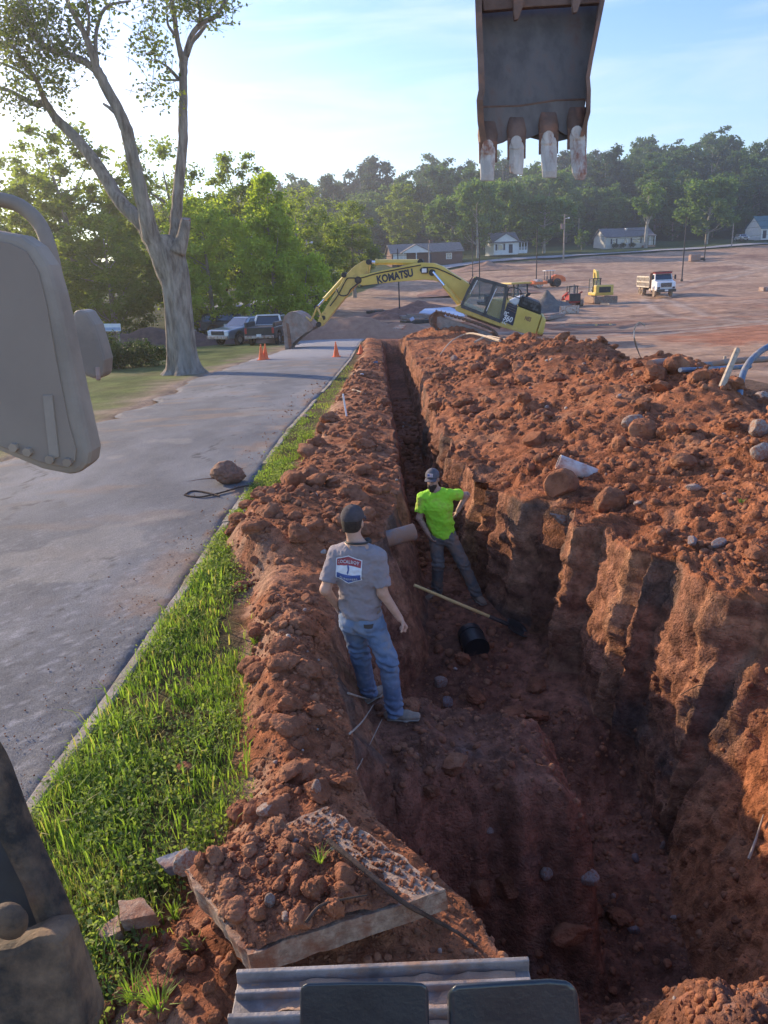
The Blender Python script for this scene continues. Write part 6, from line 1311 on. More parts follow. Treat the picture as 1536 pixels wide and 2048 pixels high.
# wood stake with white plastic coupling behind the grey shirt man
m_ = MB(); a = Vector(at(738, 1060, 8.6)); b = Vector(at(746, 1018, 8.6)); st_ = thing('wooden_stake', 'broken wooden stake stuck in a white plastic coupling behind the man in grey', 'stake', a)
m_.tube([a, a.lerp(b, .7), b], [.05, .04, .012], 6); m_.build('stake', M['paletwig'], st_, local=Matrix.Translation(a))
m_ = MB(); m_.tube([a - Vector((.02, 0, .12)), a + Vector((.0, 0, .0))], .085, 16); m_.tube([a - Vector((0, 0, .02)), a + Vector((.01, 0, .12))], .06, 12); m_.build('coupling', M['pvc'], st_, local=Matrix.Translation(a), smooth=True, auto=40)
# shovel
sh0, sh1 = Vector(at(828, 1170, 8.25)), hit(1045, 1268)[0] + Vector((0, 0, .05))
sv = thing('shovel', 'long handled shovel with a yellow wooden shaft lying in the trench', 'shovel', sh1); SLM = Matrix.Translation(sh1); K = sh0.lerp(sh1, .70); K2 = sh0.lerp(sh1, .86)
M['shaft'] = mat('shaft', (.62, .42, .14), (.72, .52, .22), .5, 5, .1, 20); M['blade'] = mat('blade', (.05, .045, .045), (.12, .11, .10), .45, 5, .2, 30, metal=.5)
m_ = MB(); m_.tube([sh0, K], [.019, .021], 12); m_.build('shaft', M['shaft'], sv, smooth=True, auto=40, local=SLM)
m_ = MB(); m_.tube([K - (K2 - K) * .1, K2], [.024, .027], 12); m_.build('socket', M['blade'], sv, smooth=True, auto=40, local=SLM)
d = (sh1 - K2).normalized(); up = Vector((0, -.3, 1)); sd = d.cross(up).normalized(); up = sd.cross(d); V = []; nn = 9; L_ = .30
for i in range(nn):
    f = i / (nn - 1); wv = .125 * (1 if f < .55 else math.sqrt(max(0, 1 - ((f - .55) / .45) ** 2)) * .98 + .02) * min(1, .75 + f)
    for j in range(7): g = (j - 3) / 3; V.append(K2 + d * (f * L_) + sd * (g * wv) + up * (.035 * g * g - .03 * f - .01))
m_ = MB(); m_.add(V, [list(f) for f in grid_faces(nn, 7)]); o = m_.build('blade', M['blade'], sv, smooth=True, local=SLM); sdm = o.modifiers.new('thickness', 'SOLIDIFY'); sdm.thickness = .004
# traffic cones
def cone(label, u, v, h=.9, lean=(0, 0), grp='orange cones'):
    h *= .72; p = hit(u, v)[0]; t = thing('traffic_cone', label, 'cone', p, 0, grp); t.rotation_euler = (lean[0], lean[1], 0)
    m_ = MB(); m_.tube([(0, 0, .03), (0, 0, h * .92), (0, 0, h)], [.15, .03, .028], 14); m_.build('cone', M['cone'], t, smooth=True, auto=40); m_ = MB(); m_.box((0, 0, .02), (.38, .38, .04)); m_.build('base', M['cone'], t)
cone('orange cone, left of the touching pair at the road edge', 524, 722, 1.0); cone('orange cone leaning, right of the touching pair at the road edge', 531, 721, 1.0, (0, .06)); cone('lone orange cone at the far side of the road, nearest the trench grass', 673, 716, .95); cone('small orange cone half hidden by the soil at the end of the grass verge', 722, 708, .6)
# cans, plastic scraps
for (u, v, s, m_n, lb, nm) in ((752, 728, .12, 'bluehose', 'crumpled blue plastic scrap on the left bank', 'plastic_scrap'), (724, 752, .08, 'whitepaint', 'crumpled white scrap on the left bank near the blue one', 'plastic_scrap')):
    rock(nm, lb, 'scrap', u, v, s, m_n, u, (1, .8, .6), None, .1, 12, .25)
# blue tarp and white slabs near the raised tracks
def sheet(name, label, cat, pts, Y, matn, th=.05):
    m_ = MB(); m_.prism([Vector(at(u, v, Y + dy)) for u, v, dy in pts], (0, 0, -th)); return tag(m_.build(name, M[matn]), label, cat)
M['tarp'] = mat('tarp', (.28, .38, .55), (.36, .46, .62), .5, 3, .2, 8)
sheet('tarp', 'pale blue tarpaulin spread on the ground behind the raised tracks', 'tarp', [(838, 625, 0), (850, 617, 3), (900, 614, 4), (925, 624, 2), (930, 632, 0), (900, 632, -.5)], 44, 'tarp')
sheet('tarp_scrap', 'torn edge of blue sheet left of the tarpaulin', 'tarp', [(819, 637, 0), (826, 633, .5), (829, 638, .2), (822, 641, 0)], 42, 'tarp')
sheet('concrete_rubble', 'pale broken concrete sheet on the mound by the trench end', 'slab', [(786, 656, 0), (800, 649, .6), (812, 650, .6), (806, 657, 0)], 40, 'palestone')
# field furniture
def box_at(name, label, cat, u, v, Y, d, matn, rz=0, lift=None):
    m_ = MB(); m_.box((0, 0, d[2] / 2), d); o = m_.build(name, M[matn], bevel=min(d) * .08); tag(o, label, cat); p = at(u, v, Y); o.location = (p[0], p[1], float(hb(p[0], p[1])) + (lift or 0)); o.rotation_euler = (0, 0, rz); return o
o = box_at('utility_box', 'grey green concrete box standing beside the dark poles at the right', 'box', 1389, 515, 160, (2.0, 1.4, 1.3), 'greypipe')
for i, (u, v, Y, w, lb) in enumerate(((824, 573, 88, 3, 'dark manhole lid casting a shadow, uppermost of the three left of the boom cylinder'), (829, 589, 78, 3, 'flat manhole slab on the dirt, middle of the three left of the boom cylinder'), (830, 604, 72, 2.6, 'broken manhole slab on reddish dirt, lowest of the three'), (1046, 553, 125, 4.5, 'dark flat manhole slab left of the orange roller'), (752, 577, 90, 2.2, 'small dark slab below the yellow lettered boom'), (1100, 628, 72, 4.5, 'stack of dark flat sheets behind the rear of the tilted excavator'))):
    a = box_at('manhole_slab', lb, 'manhole', u, v, Y, (w, 1.4, .3), 'bucketgrey' if i % 2 else 'black', .2 * i); m_ = MB(); m_.box((0, 0, .36), (w * .6, .9, .12)); m_.build('lid', M['greypipe'], a)
o = box_at('manhole_ring', 'pale blue concrete ring on the field at the right edge', 'manhole', 1535, 552, 100, (1.3, 1.3, .5), 'palestone')
m_ = MB(); m_.tube([(0, 0, 0), (-2.5, -.4, -.1)], .25, 8); o = m_.build('kinked_pipe', M['poledark']); tag(o, 'short black pipe lying kinked at the foot of the dark pole', 'pipe'); p = at(1407, 515, 160); o.location = (p[0], p[1], float(hb(p[0], p[1])) + .4)
# heaps of sand and soil on the site
def heap(name, label, u, v, Y, rx, ry_, h, matn, seed):
    V = []; n_ = 30
    for i in range(n_):
        for j in range(n_):
            a, b = (i / (n_ - 1) * 2 - 1), (j / (n_ - 1) * 2 - 1); q = math.hypot(a, b); V.append((a * rx, b * ry_, q))
    V = np.array(V); q = V[:, 2]; V[:, 2] = h * np.maximum(0, 1 - q) * (1 + .5 * fbm(V[:, 0] / 1.2, V[:, 1] / 1.2, oct=3, seed=seed)) + .12 * fbm(V[:, 0] / .4, V[:, 1] / .4, oct=3, seed=seed) * (q < 1) - .08 - .5 * np.maximum(q - 1, 0)
    p = at(u, v, Y); o = link(name, mesh_np(name, V, grid_faces(n_, n_), True, M[matn])); o.location = (p[0], p[1], float(hb(p[0], p[1]))); return tag(o, label, 'heap')
M['darksand'] = mat('darksand', (.11, .10, .09), (.17, .155, .135), .95, 3, .5, 8); M['reddirt'] = mat('reddirt', (.20, .10, .07), (.30, .16, .11), .95, 2, .6, 6, coords='World'); M['tandirt'] = mat('tandirt', (.30, .17, .11), (.38, .23, .15), .95, 2, .6, 6, coords='World')
heap('sand_heap', 'dark pointed sand heap left of the red loader', 1094, 610, 80, 3.6, 3, 1.7, 'darksand', 1)
heap('soil_heap_far', 'low dark red soil heap in the field above the excavator cab', 950, 548, 118, 9, 6, 1.8, 'reddirt', 2)
heap('soil_heap_far', 'pale orange soil heap at the top edge of the field left of the cottage', 975, 520, 165, 9, 5, 1.6, 'tandirt', 3)
heap('soil_heap_far', 'flat dark soil heap in the field under the lettered boom', 838, 578, 85, 7, 4, 1.2, 'reddirt', 4)
heap('soil_heap_far', 'small red mound left of the flat dark heap under the boom', 785, 588, 80, 3, 2.5, 1.0, 'reddirt', 5)
heap('soil_heap_far', 'long eroded soil bank across the end of the road, behind the digging bucket', 700, 658, 54, 8.5, 3.0, 1.5, 'tandirt', 6)
# puddles
M['water'] = mat('water', (.25, .24, .23), None, .05, spec=.8)
for (u, v, Y, rx, ry_, lb) in ((1175, 641, 62, 2.4, 1.2, 'bright puddle in the wheel ruts behind the spoil bank'), (1130, 642, 60, 2.6, .6, 'narrow muddy puddle left of the bright puddle'), (1242, 604, 84, 2.4, 1.2, 'shallow pool beside the tracks of the small excavator')):
    m_ = MB(); p = at(u, v, Y); rr2 = np.random.default_rng(int(u)); ring = [(p[0] + rx * math.cos(a) * rr2.uniform(.7, 1.1), p[1] + ry_ * math.sin(a) * rr2.uniform(.7, 1.1), float(hb(p[0], p[1])) + .1) for a in np.linspace(0, 6.28, 16, endpoint=False)]
    m_.prism(ring, (0, 0, -.3)); tag(m_.build('puddle', M['water']), lb, 'puddle')
# sign board at the left, dark mulch bank
m_ = MB(); p = at(219, 655, 52); m_.box((0, 0, 1.55), (1.35, .06, .5)); t = thing('sign_board', 'small white and blue board on posts beyond the lawn at the left', 'sign', (p[0], p[1], float(hb(p[0], p[1])) - .0)); t.location.z = p[2] - 1.55; t.rotation_euler = (0, .04, .1); m_.build('board', M['whitepaint'], t)
m_ = MB(); m_.box((0, -.035, 1.45), (1.3, .01, .2)); m_.build('board_print', M['tarp'], t)
for s in (-.5, .5): m_ = MB(); m_.box((s, .05, .8), (.08, .08, 1.6)); m_.build('post', M['polewood'], t)
M['mulch'] = mat('mulch', (.07, .045, .04), (.12, .075, .06), .95, 3, .6, 8, coords='World')
heap('mulch_bank', 'long dark mulch bank behind the lawn at the left', 290, 672, 56, 11, 2.2, 1.5, 'mulch', 9)
# worker far out beside the loader
t = thing('worker', 'tiny person standing behind the red loader in the field', 'person', (0, 0, 0)); m_ = MB(); m_.tube([(0, 0, 0), (0, 0, .8), (0, 0, 1.4), (0, 0, 1.55)], [.16, .18, .22, .07], 8); m_.ball((0, 0, 1.68), .12, 8, 6); m_.build('figure', M['bucketgrey'], t, smooth=True); t.name = 'person'; put(t, 1148, 588, 100, 0)

# ------------------------------------------------------------------ grass verge
M['grass'] = mat('grass', (.75, .8, .7), (1.3, 1.25, 1.2), .6, 3.0, 0, coords='World', vcol='Col', trans=.5, spec=.3)
r = np.random.default_rng(91)
def blades(name, n, y0, y1, hmin, hmax, wd, seed, region=None, kind='blade'):
    rr = np.random.default_rng(seed); y = np.exp(rr.uniform(math.log(y0), math.log(y1), n)); _, R0 = roadx(y); g = gedge(y)
    u = rr.random(n); g = np.where(y > 6, np.minimum(g, R0 + np.interp(y, [6, 6.6, 7.4, 9.4, 10.3, 12, 16, 30], [.85, .55, .25, .2, .5, .62, .5, .5])), g); x = R0 - .03 + (g + .18 - R0) * u
    dens = fbm(x / .35, y / .5, oct=3, seed=seed) + .35 * fbm(x / .12, y / .12, oct=2, seed=seed + 1); edge = np.minimum((x - R0) / .12, (g + .12 - x) / .22)
    keep = (dens > rr.uniform(-.48, .34, n)) & (rr.random(n) < np.clip(edge + .12, 0, 1)) & (np.abs(x) < y * .62 + .9)
    bare = ((y > 9.5) & (y < 10.4)) | ((y > 14.5) & (y < 15.4)); keep &= ~(bare & (rr.random(n) < .85)); thin = np.clip(1.1 - (y - 6) / 14, .22, 1); keep &= rr.random(n) < thin
    x, y = x[keep], y[keep]; n = len(x); z = gh(x, y)
    s = np.clip(y / 4, .8, 3.0) ** .6; tall = 1 + .7 * fbm(x / .5, y / .5, oct=2, seed=seed + 2); h = rr.uniform(hmin, hmax, n) * tall * np.where(y > 9, .7, 1) ; w = wd * s * rr.uniform(.6, 1.3, n)
    a = rr.uniform(0, 2 * math.pi, n); lean = rr.uniform(.1, .95, n) * h; dx, dy = np.cos(a), np.sin(a); b = a + math.pi / 2 + rr.normal(0, .4, n); bx, by = np.cos(b) * w / 2, np.sin(b) * w / 2
    B0 = np.stack([x - bx, y - by, z - .02], 1); B1 = np.stack([x + bx, y + by, z - .02], 1)
    mx_, my_, mz = x + dx * lean * .35, y + dy * lean * .35, z + h * .6; M0 = np.stack([mx_ - bx * .8, my_ - by * .8, mz], 1); M1 = np.stack([mx_ + bx * .8, my_ + by * .8, mz], 1); Tp = np.stack([x + dx * lean, y + dy * lean, z + h * rr.uniform(.7, 1.0, n)], 1)
    V = np.stack([B0, B1, M1, M0, Tp], 1).reshape(-1, 3); k = np.arange(n) * 5
    F = np.concatenate([np.stack([k, k + 1, k + 2], 1), np.stack([k, k + 2, k + 3], 1), np.stack([k + 3, k + 2, k + 4], 1)])
    t_ = rr.random(n); dry = (rr.random(n) < .10) | (fbm(x / .6, y / .6, oct=2, seed=seed + 7) > .3); c = np.array([.10, .17, .035])[None] * (1 - t_[:, None]) + np.array([.29, .37, .08])[None] * t_[:, None]; c = np.where((dry & (rr.random(n) < .35))[:, None], np.array([.36, .30, .14])[None], c)
    return mesh_np(name, V, F, False, M['grass'], col=np.repeat(c, 5, 0))
def grass(name, me): return tag(link(name, me), kind='stuff')
grass('verge_grass', blades('verge_grass', 80000, 2.2, 30, .03, .095, .005, 901)); grass('tall_grass', blades('tall_grass', 3500, 2.2, 7.5, .10, .20, .010, 902))
# leafy ground weeds: small leaves in rosettes
rr = np.random.default_rng(93); n = 2300; y = np.exp(rr.uniform(math.log(2.2), math.log(16), n)); _, R0 = roadx(y); x = R0 + .05 + (gedge(y) - R0) * rr.random(n); k_ = (fbm(x / .4, y / .4, oct=2, seed=95) > -.05) & (np.abs(x) < y * .62 + .9); x, y = x[k_], y[k_]; z = gh(x, y)
C = (np.stack([x, y, z], 1)[:, None, :] + rr.normal(0, 1, (len(x), 14, 3)) * np.array([.045, .045, .03]) + np.array([0, 0, .05])).reshape(-1, 3)
me = leaves('weeds', C, .026, M['grass'], .4, 96); cc = np.repeat(np.array([.10, .15, .045])[None] * (1 - (q_ := rr.random(len(C)))[:, None]) + np.array([.27, .30, .12])[None] * q_[:, None], 4, 0)
a_ = me.color_attributes.new('Col', 'FLOAT_COLOR', 'POINT'); c4 = np.ones((len(cc), 4), np.float32); c4[:, :3] = cc; a_.data.foreach_set('color', c4.ravel()); grass('weeds', me)
# stray tufts on the soil
def tuft(label, u, v, n, h, w, seed, pos=None):
    rr = np.random.default_rng(seed); p = Vector(pos) if pos is not None else hit(u, v)[0]; mb = MB()
    for _ in range(n):
        a = rr.uniform(0, 6.28); l_ = rr.uniform(.4, 1) * h; ln_ = rr.uniform(.2, .9) * l_; d = Vector((math.cos(a), math.sin(a), 0)); s = Vector((-d.y, d.x, 0)) * w / 2; b = p + d * .01
        mb.add([b - s, b + s, b + s * .8 + d * ln_ * .4 + Vector((0, 0, l_ * .6)), b - s * .8 + d * ln_ * .4 + Vector((0, 0, l_ * .6)), b + d * ln_ + Vector((0, 0, l_ * .85))], [(0, 1, 2, 3), (3, 2, 4)])
    me = mesh_np('grass_tuft', np.array(mb.V), mb.F, False, M['grass'], col=np.tile(np.array([[.20, .28, .06]]), (len(mb.V), 1))); return tag(link('grass_tuft', me), label, 'plant')
tuft('small pale grass tuft growing out of the soil on the concrete slab', 0, 0, 26, .10, .004, 1, atz(640, 1725, .50)); tuft('green sprout among the clods left of the slab', 392, 1905, 14, .09, .012, 2); tuft('grass tuft at the bottom left beside the machine track', 270, 2010, 40, .22, .006, 3); tuft('leafy weed clump at the lower edge of the picture left of the track', 320, 2030, 40, .20, .008, 4)
tuft('thin grass blades under the left corner of the slab', 352, 1838, 26, .13, .006, 5); tuft('dry grass sprig low on the left bank beside the man in jeans', 510, 1290, 40, .18, .006, 6); tuft('tiny green sprout high on the right spoil bank', 1482, 1008, 20, .08, .012, 7)
tuft('green grass clump on the crumbled bank left of the trench near the fine grass', 450, 1115, 50, .2, .008, 8)

# ------------------------------------------------------------------ the machine the picture is taken from
own = thing('excavator', 'near excavator carrying the viewer: raised bucket above, mirror at left, track below', 'excavator', (0, 0, 0))
def atd(u, v, d): rr_ = ray(u, v); return Vector(rr_ * d + np.array([0, 0, HCAM]))   # d metres along the view axis
M['veilplastic'] = mat('veilplastic', (.25, .195, .14), (.36, .285, .21), .7, 6, .1, 30); M['mirrorpanel'] = mat('mirrorpanel', (.24, .175, .12), (.30, .225, .155), .45, 2, .03, 10); M['tubegrey'] = mat('tubegrey', (.22, .175, .13), (.32, .255, .19), .6, 6, .1, 30)  # taupe has the glare veil over the mirror mixed into its colour
VX, VY, VZ = [Vector(_M[:, i]) for i in range(3)]       # camera axes only used to orient the near parts sensibly
# mirror
D = 1.35; hp = [(-60, 452), (0, 463), (38, 470), (70, 492), (95, 530), (113, 590), (128, 660), (150, 770), (172, 870), (180, 905), (176, 930), (160, 948), (135, 951), (80, 940), (20, 915), (-60, 880)]
m_ = MB(); m_.prism([atd(u, v, D) for u, v in hp], Vector((0, .07, 0))); mo = m_.build('mirror_housing', M['veilplastic'], own, bevel=.012)
ip = [(-60, 470), (20, 486), (52, 502), (76, 542), (92, 605), (112, 720), (138, 850), (152, 900), (150, 922), (130, 935), (80, 925), (20, 902), (-60, 868)]
m_ = MB(); m_.prism([atd(u, v, D - .004) for u, v in ip], Vector((0, .006, 0))); pn = m_.build('mirror_panel', M['mirrorpanel'], mo, bevel=.002)
for i, (u, v) in enumerate(((25, 896), (53, 905), (98, 920), (133, 926))):
    m_ = MB(); c = atd(u, v, D - .012); m_.tube([c, c + Vector((0, .012, 0))], .0085, 6); m_.build('bolt', M['veilplastic'], mo)
m_ = MB(); m_.prism([atd(u, v, D - .008) for u, v in ((84, 790), (104, 790), (118, 915), (98, 920))], Vector((0, .006, 0))); m_.build('mirror_bracket', M['veilplastic'], mo, bevel=.002)
m_ = MB(); m_.tube(smooth_path([atd(-80, 392, 1.5), atd(-10, 398, 1.5), (atd(40, 412, 1.5)), atd(80, 450, 1.5), atd(102, 510, 1.5), atd(118, 590, 1.52), atd(140, 700, 1.55), atd(152, 820, 1.6)], 8), .0135 * 1.1, 14); m_.build('mirror_arm', M['tubegrey'], own, smooth=True)
sm = [(143, 625), (158, 618), (172, 625), (188, 650), (200, 690), (208, 720), (205, 755), (190, 760), (170, 752), (150, 740)]
m_ = MB(); m_.prism([atd(u, v, 1.9) for u, v in sm], Vector((0, .08, 0))); m_.build('lamp_housing', M['tubegrey'], own, bevel=.015)
m_ = MB(); m_.tube([atd(195, 735, 1.9), atd(197, 760, 1.9)], .006, 8); m_.build('lamp_stem', M['steel'], own)
# cab corner post and lower frame at the left
M['cabdirt'] = mat('cabdirt', (.016, .014, .012), (.05, .038, .028), .75, 9, .5, 30, c3=(.24, .15, .085), s3=7.0, p3=(.40, .62))
m_ = MB(); m_.prism([atd(u, v, 1.1) for u, v in ((-30, 1500), (0, 1568), (45, 1690), (110, 1830), (160, 1960), (196, 2070), (150, 2070), (95, 1930), (40, 1780), (-30, 1640))], Vector((0, .05, 0))); m_.build('cab_post', M['cabdirt'], own, bevel=.012)
m_ = MB(); m_.prism([atd(u, v, 1.16) for u, v in ((-40, 1600), (10, 1650), (60, 1790), (110, 1930), (150, 2080), (-40, 2080))], Vector((0, .03, 0))); m_.build('post_backing', M['black'], own)
m_ = MB(); m_.prism([atd(u, v, 1.05) for u, v in ((-40, 1905), (25, 1895), (70, 1872), (112, 1866), (126, 1885), (150, 1990), (172, 2080), (-40, 2080))], Vector((0, .06, -.02))); m_.build('cab_step', M['cabdirt'], own, bevel=.012)
m_ = MB(); c = atd(18, 1842, 1.04); m_.ball(c, .024, 14, 10, (1.1, .7, 1.25)); m_.tube([c, c + Vector((-.06, .02, -.02))], .016, 10); m_.build('hinge_knob', M['cabdirt'], own, smooth=True)
# padded grips at the bottom
M['pad'] = mat('pad', (.016, .022, .028), (.026, .034, .040), .3, 14, .12, 90, coat=.35)
for i, pts_ in enumerate(([(600, 1966), (612, 1957), (700, 1955), (800, 1955), (846, 1957), (857, 1968), (860, 2090), (598, 2090)], [(897, 1972), (912, 1960), (1000, 1954), (1100, 1948), (1140, 1952), (1158, 1972), (1168, 2090), (900, 2090)])):
    m_ = MB(); m_.prism([atd(u, v + 8, .80) for u, v in pts_], Vector((0, .03, -.04))); o = m_.build('rubber_pad', M['pad'], own, smooth=True, auto=50); b_ = o.modifiers.new('bevel', 'BEVEL'); b_.width = .024; b_.segments = 6; b_.limit_method = 'ANGLE'
# near track: shoes with grousers
M['shoe'] = mat('shoe', (.17, .15, .14), (.34, .31, .29), .6, 9, .3, 50, metal=.3, c3=(.34, .20, .12), s3=7, p3=(.5, .66))
M['shoedirt'] = mat('shoedirt', (.34, .22, .15), (.46, .32, .22), .95, 9, .6, 50)
tr0 = atz(475, 1945, 1.22); tr1 = atz(1062, 1945, 1.22); z_t = 1.22; xL_, xR_ = tr0[0], tr1[0]; yT = tr0[1]
trk_ = thing('x', 'x', 'x'); bpy.data.objects.remove(trk_)
to = MB(); to.box(((xL_ + xR_) / 2, yT - 1.5, z_t - .35), (xR_ - xL_ - .1, 3.0, .5)); tro = to.build('track', M['black'], own)
for k in range(8):
    yk = yT - .03 - .125 * k; zz = z_t - .0 * k
    m_ = MB(); w_ = xR_ - xL_; xc = (xL_ + xR_) / 2
    m_.box((xc, yk - .03, zz - .035), (w_, .115, .03)); m_.box((xc, yk + .02, zz - .008), (w_, .014, .05)); m_.box((xc, yk - .03, zz - .012), (w_ - .01, .012, .035)); so_ = m_.build('track_shoe', M['shoe'], tro, bevel=.003)
    if k in (0, 1, 3, 4):
        V = []; n1_, n2_ = 40, 5
        for i in range(n1_):
            for j in range(n2_):
                X_ = xc - w_ * .45 + w_ * .9 * i / (n1_ - 1); V.append((X_, yk - .075 + .085 * j / (n2_ - 1), zz - .022 + .016 * float(fbm(X_ / .06, k + j * .5, oct=3, seed=3)) + .004))
        link('caked_soil', mesh_np('caked_soil', np.array(V), grid_faces(n1_, n2_), True, M['shoedirt']), tro)
# raised bucket
M['bktdark'] = mat('bktdark', (.12, .10, .085), (.20, .17, .145), .7, 2.2, .3, 20, c3=(.17, .09, .06), s3=2.2, p3=(.52, .75), coords='World', stretch=(2.5, 2.5, .6))
M['bktrust'] = mat('bktrust', (.13, .075, .05), (.22, .13, .09), .8, 4, .4, 30, c3=(.30, .14, .08), s3=5, p3=(.5, .7)); M['tooth'] = mat('tooth', (.42, .39, .35), (.62, .58, .53), .6, 9, .5, 40, c3=(.27, .12, .075), s3=5, p3=(.54, .64), stretch=(1, 1, .5), coords='World')
DB = 6.2
def bp_(u, v, dd=0.0): return atd(u, v, DB + dd)
bu = MB(); rows = [(-140, 962, 1222, .55), (-60, 956, 1212, .38), (0, 953, 1205, .28), (60, 955, 1196, .19), (120, 957, 1184, .13), (180, 958, 1178, .09), (230, 960, 1170, .06), (278, 964, 1164, .05)]
# floor plate of the bucket, curved away at the top, with thickness
V = []; nc = 14
for th in (0, .035):
    for (v, a, b, dp) in rows:
        for j in range(nc): f = j / (nc - 1); V.append(bp_(a + 3 + (b - a - 6) * f, v + (6 * math.sin(f * 9 + v)) * (v > 270), dp + th))
nr = len(rows); G = grid_faces(nr, nc); F = [list(f) for f in G] + [[int(i) + nr * nc for i in f[::-1]] for f in G]
ed = [(i, 0) for i in range(nr)] + [(nr - 1, j) for j in range(1, nc)] + [(i, nc - 1) for i in range(nr - 2, -1, -1)] + [(0, j) for j in range(nc - 2, 0, -1)]
for i in range(len(ed)): a = ed[i][0] * nc + ed[i][1]; b = ed[(i + 1) % len(ed)]; b = b[0] * nc + b[1]; F.append([b, a, a + nr * nc, b + nr * nc])
bu.add(V, F); bko = bu.build('bucket', M['bktdark'], own, smooth=True, auto=35)
# side plates, standing toward the viewer
for lst in ([(952, 968, -140), (950, 966, 0), (952, 965, 60), (955, 963, 120), (957, 962, 180), (953, 962, 200), (955, 962, 245), (962, 972, 290)], [(1212, 1228, -140), (1196, 1210, 0), (1187, 1198, 60), (1177, 1186, 120), (1170, 1180, 155), (1172, 1182, 180), (1171, 1181, 225), (1160, 1168, 272)]):
    m_ = MB(); V = []; n_ = len(lst); left = lst[0][0] < 1000
    for (a, b, v) in lst:
        d0 = np.interp(v, [-140, 0, 200, 290], [-.05, -.16, -.20, -.06]); d1 = np.interp(v, [-140, 0, 120, 290], [.60, .34, .18, .10])
        for (u, dd) in (((a, d0), (a + 13 if left else b - 4, d0), (b if left else b, d1), (a, d1)) if left else ((b - 8, d0), (b, d0), (b, d1), (a, d1))): V.append(bp_(u, v, dd))
    F = [[4 * i + q, 4 * i + (q + 1) % 4, 4 * (i + 1) + (q + 1) % 4, 4 * (i + 1) + q] for i in range(n_ - 1) for q in range(4)] + [[3, 2, 1, 0], [4 * n_ - 4, 4 * n_ - 3, 4 * n_ - 2, 4 * n_ - 1]]
    m_.add(V, F); m_.build('side_plate', M['bktrust'], bko)
m_ = MB(); m_.prism([bp_(u, v, .045) for u, v in ((963, 216), (1040, 213), (1110, 203), (1168, 200), (1170, 268), (1130, 272), (1115, 262), (1090, 262), (1075, 270), (1055, 278), (1020, 278), (1005, 286), (985, 292), (966, 288))], Vector((0, -.03, 0))); m_.build('lip_plate', M['bktdark'], bko, bevel=.006)
m_ = MB(); P_ = [bp_(963, 214, .02), bp_(1040, 212, .02), bp_(1110, 201, .02), bp_(1170, 199, .02)]; m_.tube(P_, .010, 6); m_.build('weld_seam', M['bktrust'], bko)
m_ = MB(); m_.prism([bp_(u, v, .12) for u, v in ((962, 0), (1200, -12), (1198, 12), (1060, 20), (964, 28))], Vector((0, -.08, 0))); m_.build('upper_rib', M['bktrust'], bko, bevel=.01)
for (u, v) in ((1035, 22), (1152, 8)):
    m_ = MB(); m_.prism([bp_(a, b, 0) for a, b in ((u - 10, v - 50), (u + 12, v - 50), (u + 9, v - 5), (u, v + 20), (u - 8, v + 22), (u - 10, v + 10))], Vector((0, -.05, 0))); m_.build('hook', M['bktrust'], bko, bevel=.008)
for i, (cx, ty, by, hw, tip) in enumerate(((976, 290, 362, 16, 0), (1033, 282, 346, 16, 1), (1097, 272, 356, 17, 0), (1154, 262, 360, 17, 2))):
    sk = (-2, 0, 2, 6)[i]
    ad = MB(); V = []
    for (v, w, d0, d1) in ((ty - 48, hw + 2, .0, .10), (ty - 20, hw + 5, -.06, .12), (ty + 14, hw + 1, -.07, .13)):
        for k in range(10):
            a = 2 * math.pi * k / 10; c = bp_(cx + (w) * math.cos(a), v, (d0 + d1) / 2 + (d1 - d0) / 2 * math.sin(a)); V.append(c)
    ad.add(V, [[10 * i_ + k, 10 * i_ + (k + 1) % 10, 10 * (i_ + 1) + (k + 1) % 10, 10 * (i_ + 1) + k] for i_ in range(2) for k in range(10)] + [list(range(9, -1, -1)), list(range(20, 30))]); ao = ad.build('adapter', M['bktrust'], bko, smooth=True, auto=50)
    th_ = MB(); V = []
    lv = ((ty + 2, hw + 1, .15), (ty + 14, hw, .15), (ty + 18, hw, .13), (by - 14, hw - 2, .07), (by, hw - (3 if tip != 2 else 9), .03))
    for (v, w, dd) in lv:
        f = (v - ty) / (by - ty)
        for (sx, sd_) in ((-1, -.4), (-.35, -.62), (.35, -.62), (1, -.4), (1, .5), (-1, .5)): V.append(bp_(cx + sk * f + sx * w, v + (4 if tip == 1 and sx > 0 and f > .9 else 0), sd_ * dd + .02))
    th_.add(V, [[6 * i_ + k, 6 * i_ + (k + 1) % 6, 6 * (i_ + 1) + (k + 1) % 6, 6 * (i_ + 1) + k] for i_ in range(4) for k in range(6)] + [list(range(5, -1, -1)), list(range(24, 30))]); to_ = th_.build('tooth', M['tooth'], bko, bevel=.008)
    m_ = MB(); c = bp_(cx, ty + 1, -.085); m_.tube([c, c + Vector((0, .06, 0))], .045, 12); m_.build('tooth_cap', M['tooth'], to_)
    m_ = MB(); m_.beam(bp_(cx - hw - 2, ty + 16, -.03), bp_(cx + hw + 2, ty + 14, -.03), .16, .022, up=(0, 1, 0)); m_.build('tooth_collar', M['bktrust'], to_)
# arm end that carries the bucket, above the frame
m_ = MB(); m_.prism([bp_(u, v, .75) for u, v in ((1020, -120), (1140, -120), (1150, -260), (1150, -900), (1020, -900), (1010, -260))], Vector((0, .4, 0))); m_.build('arm', M['yellow'], own, bevel=.02)
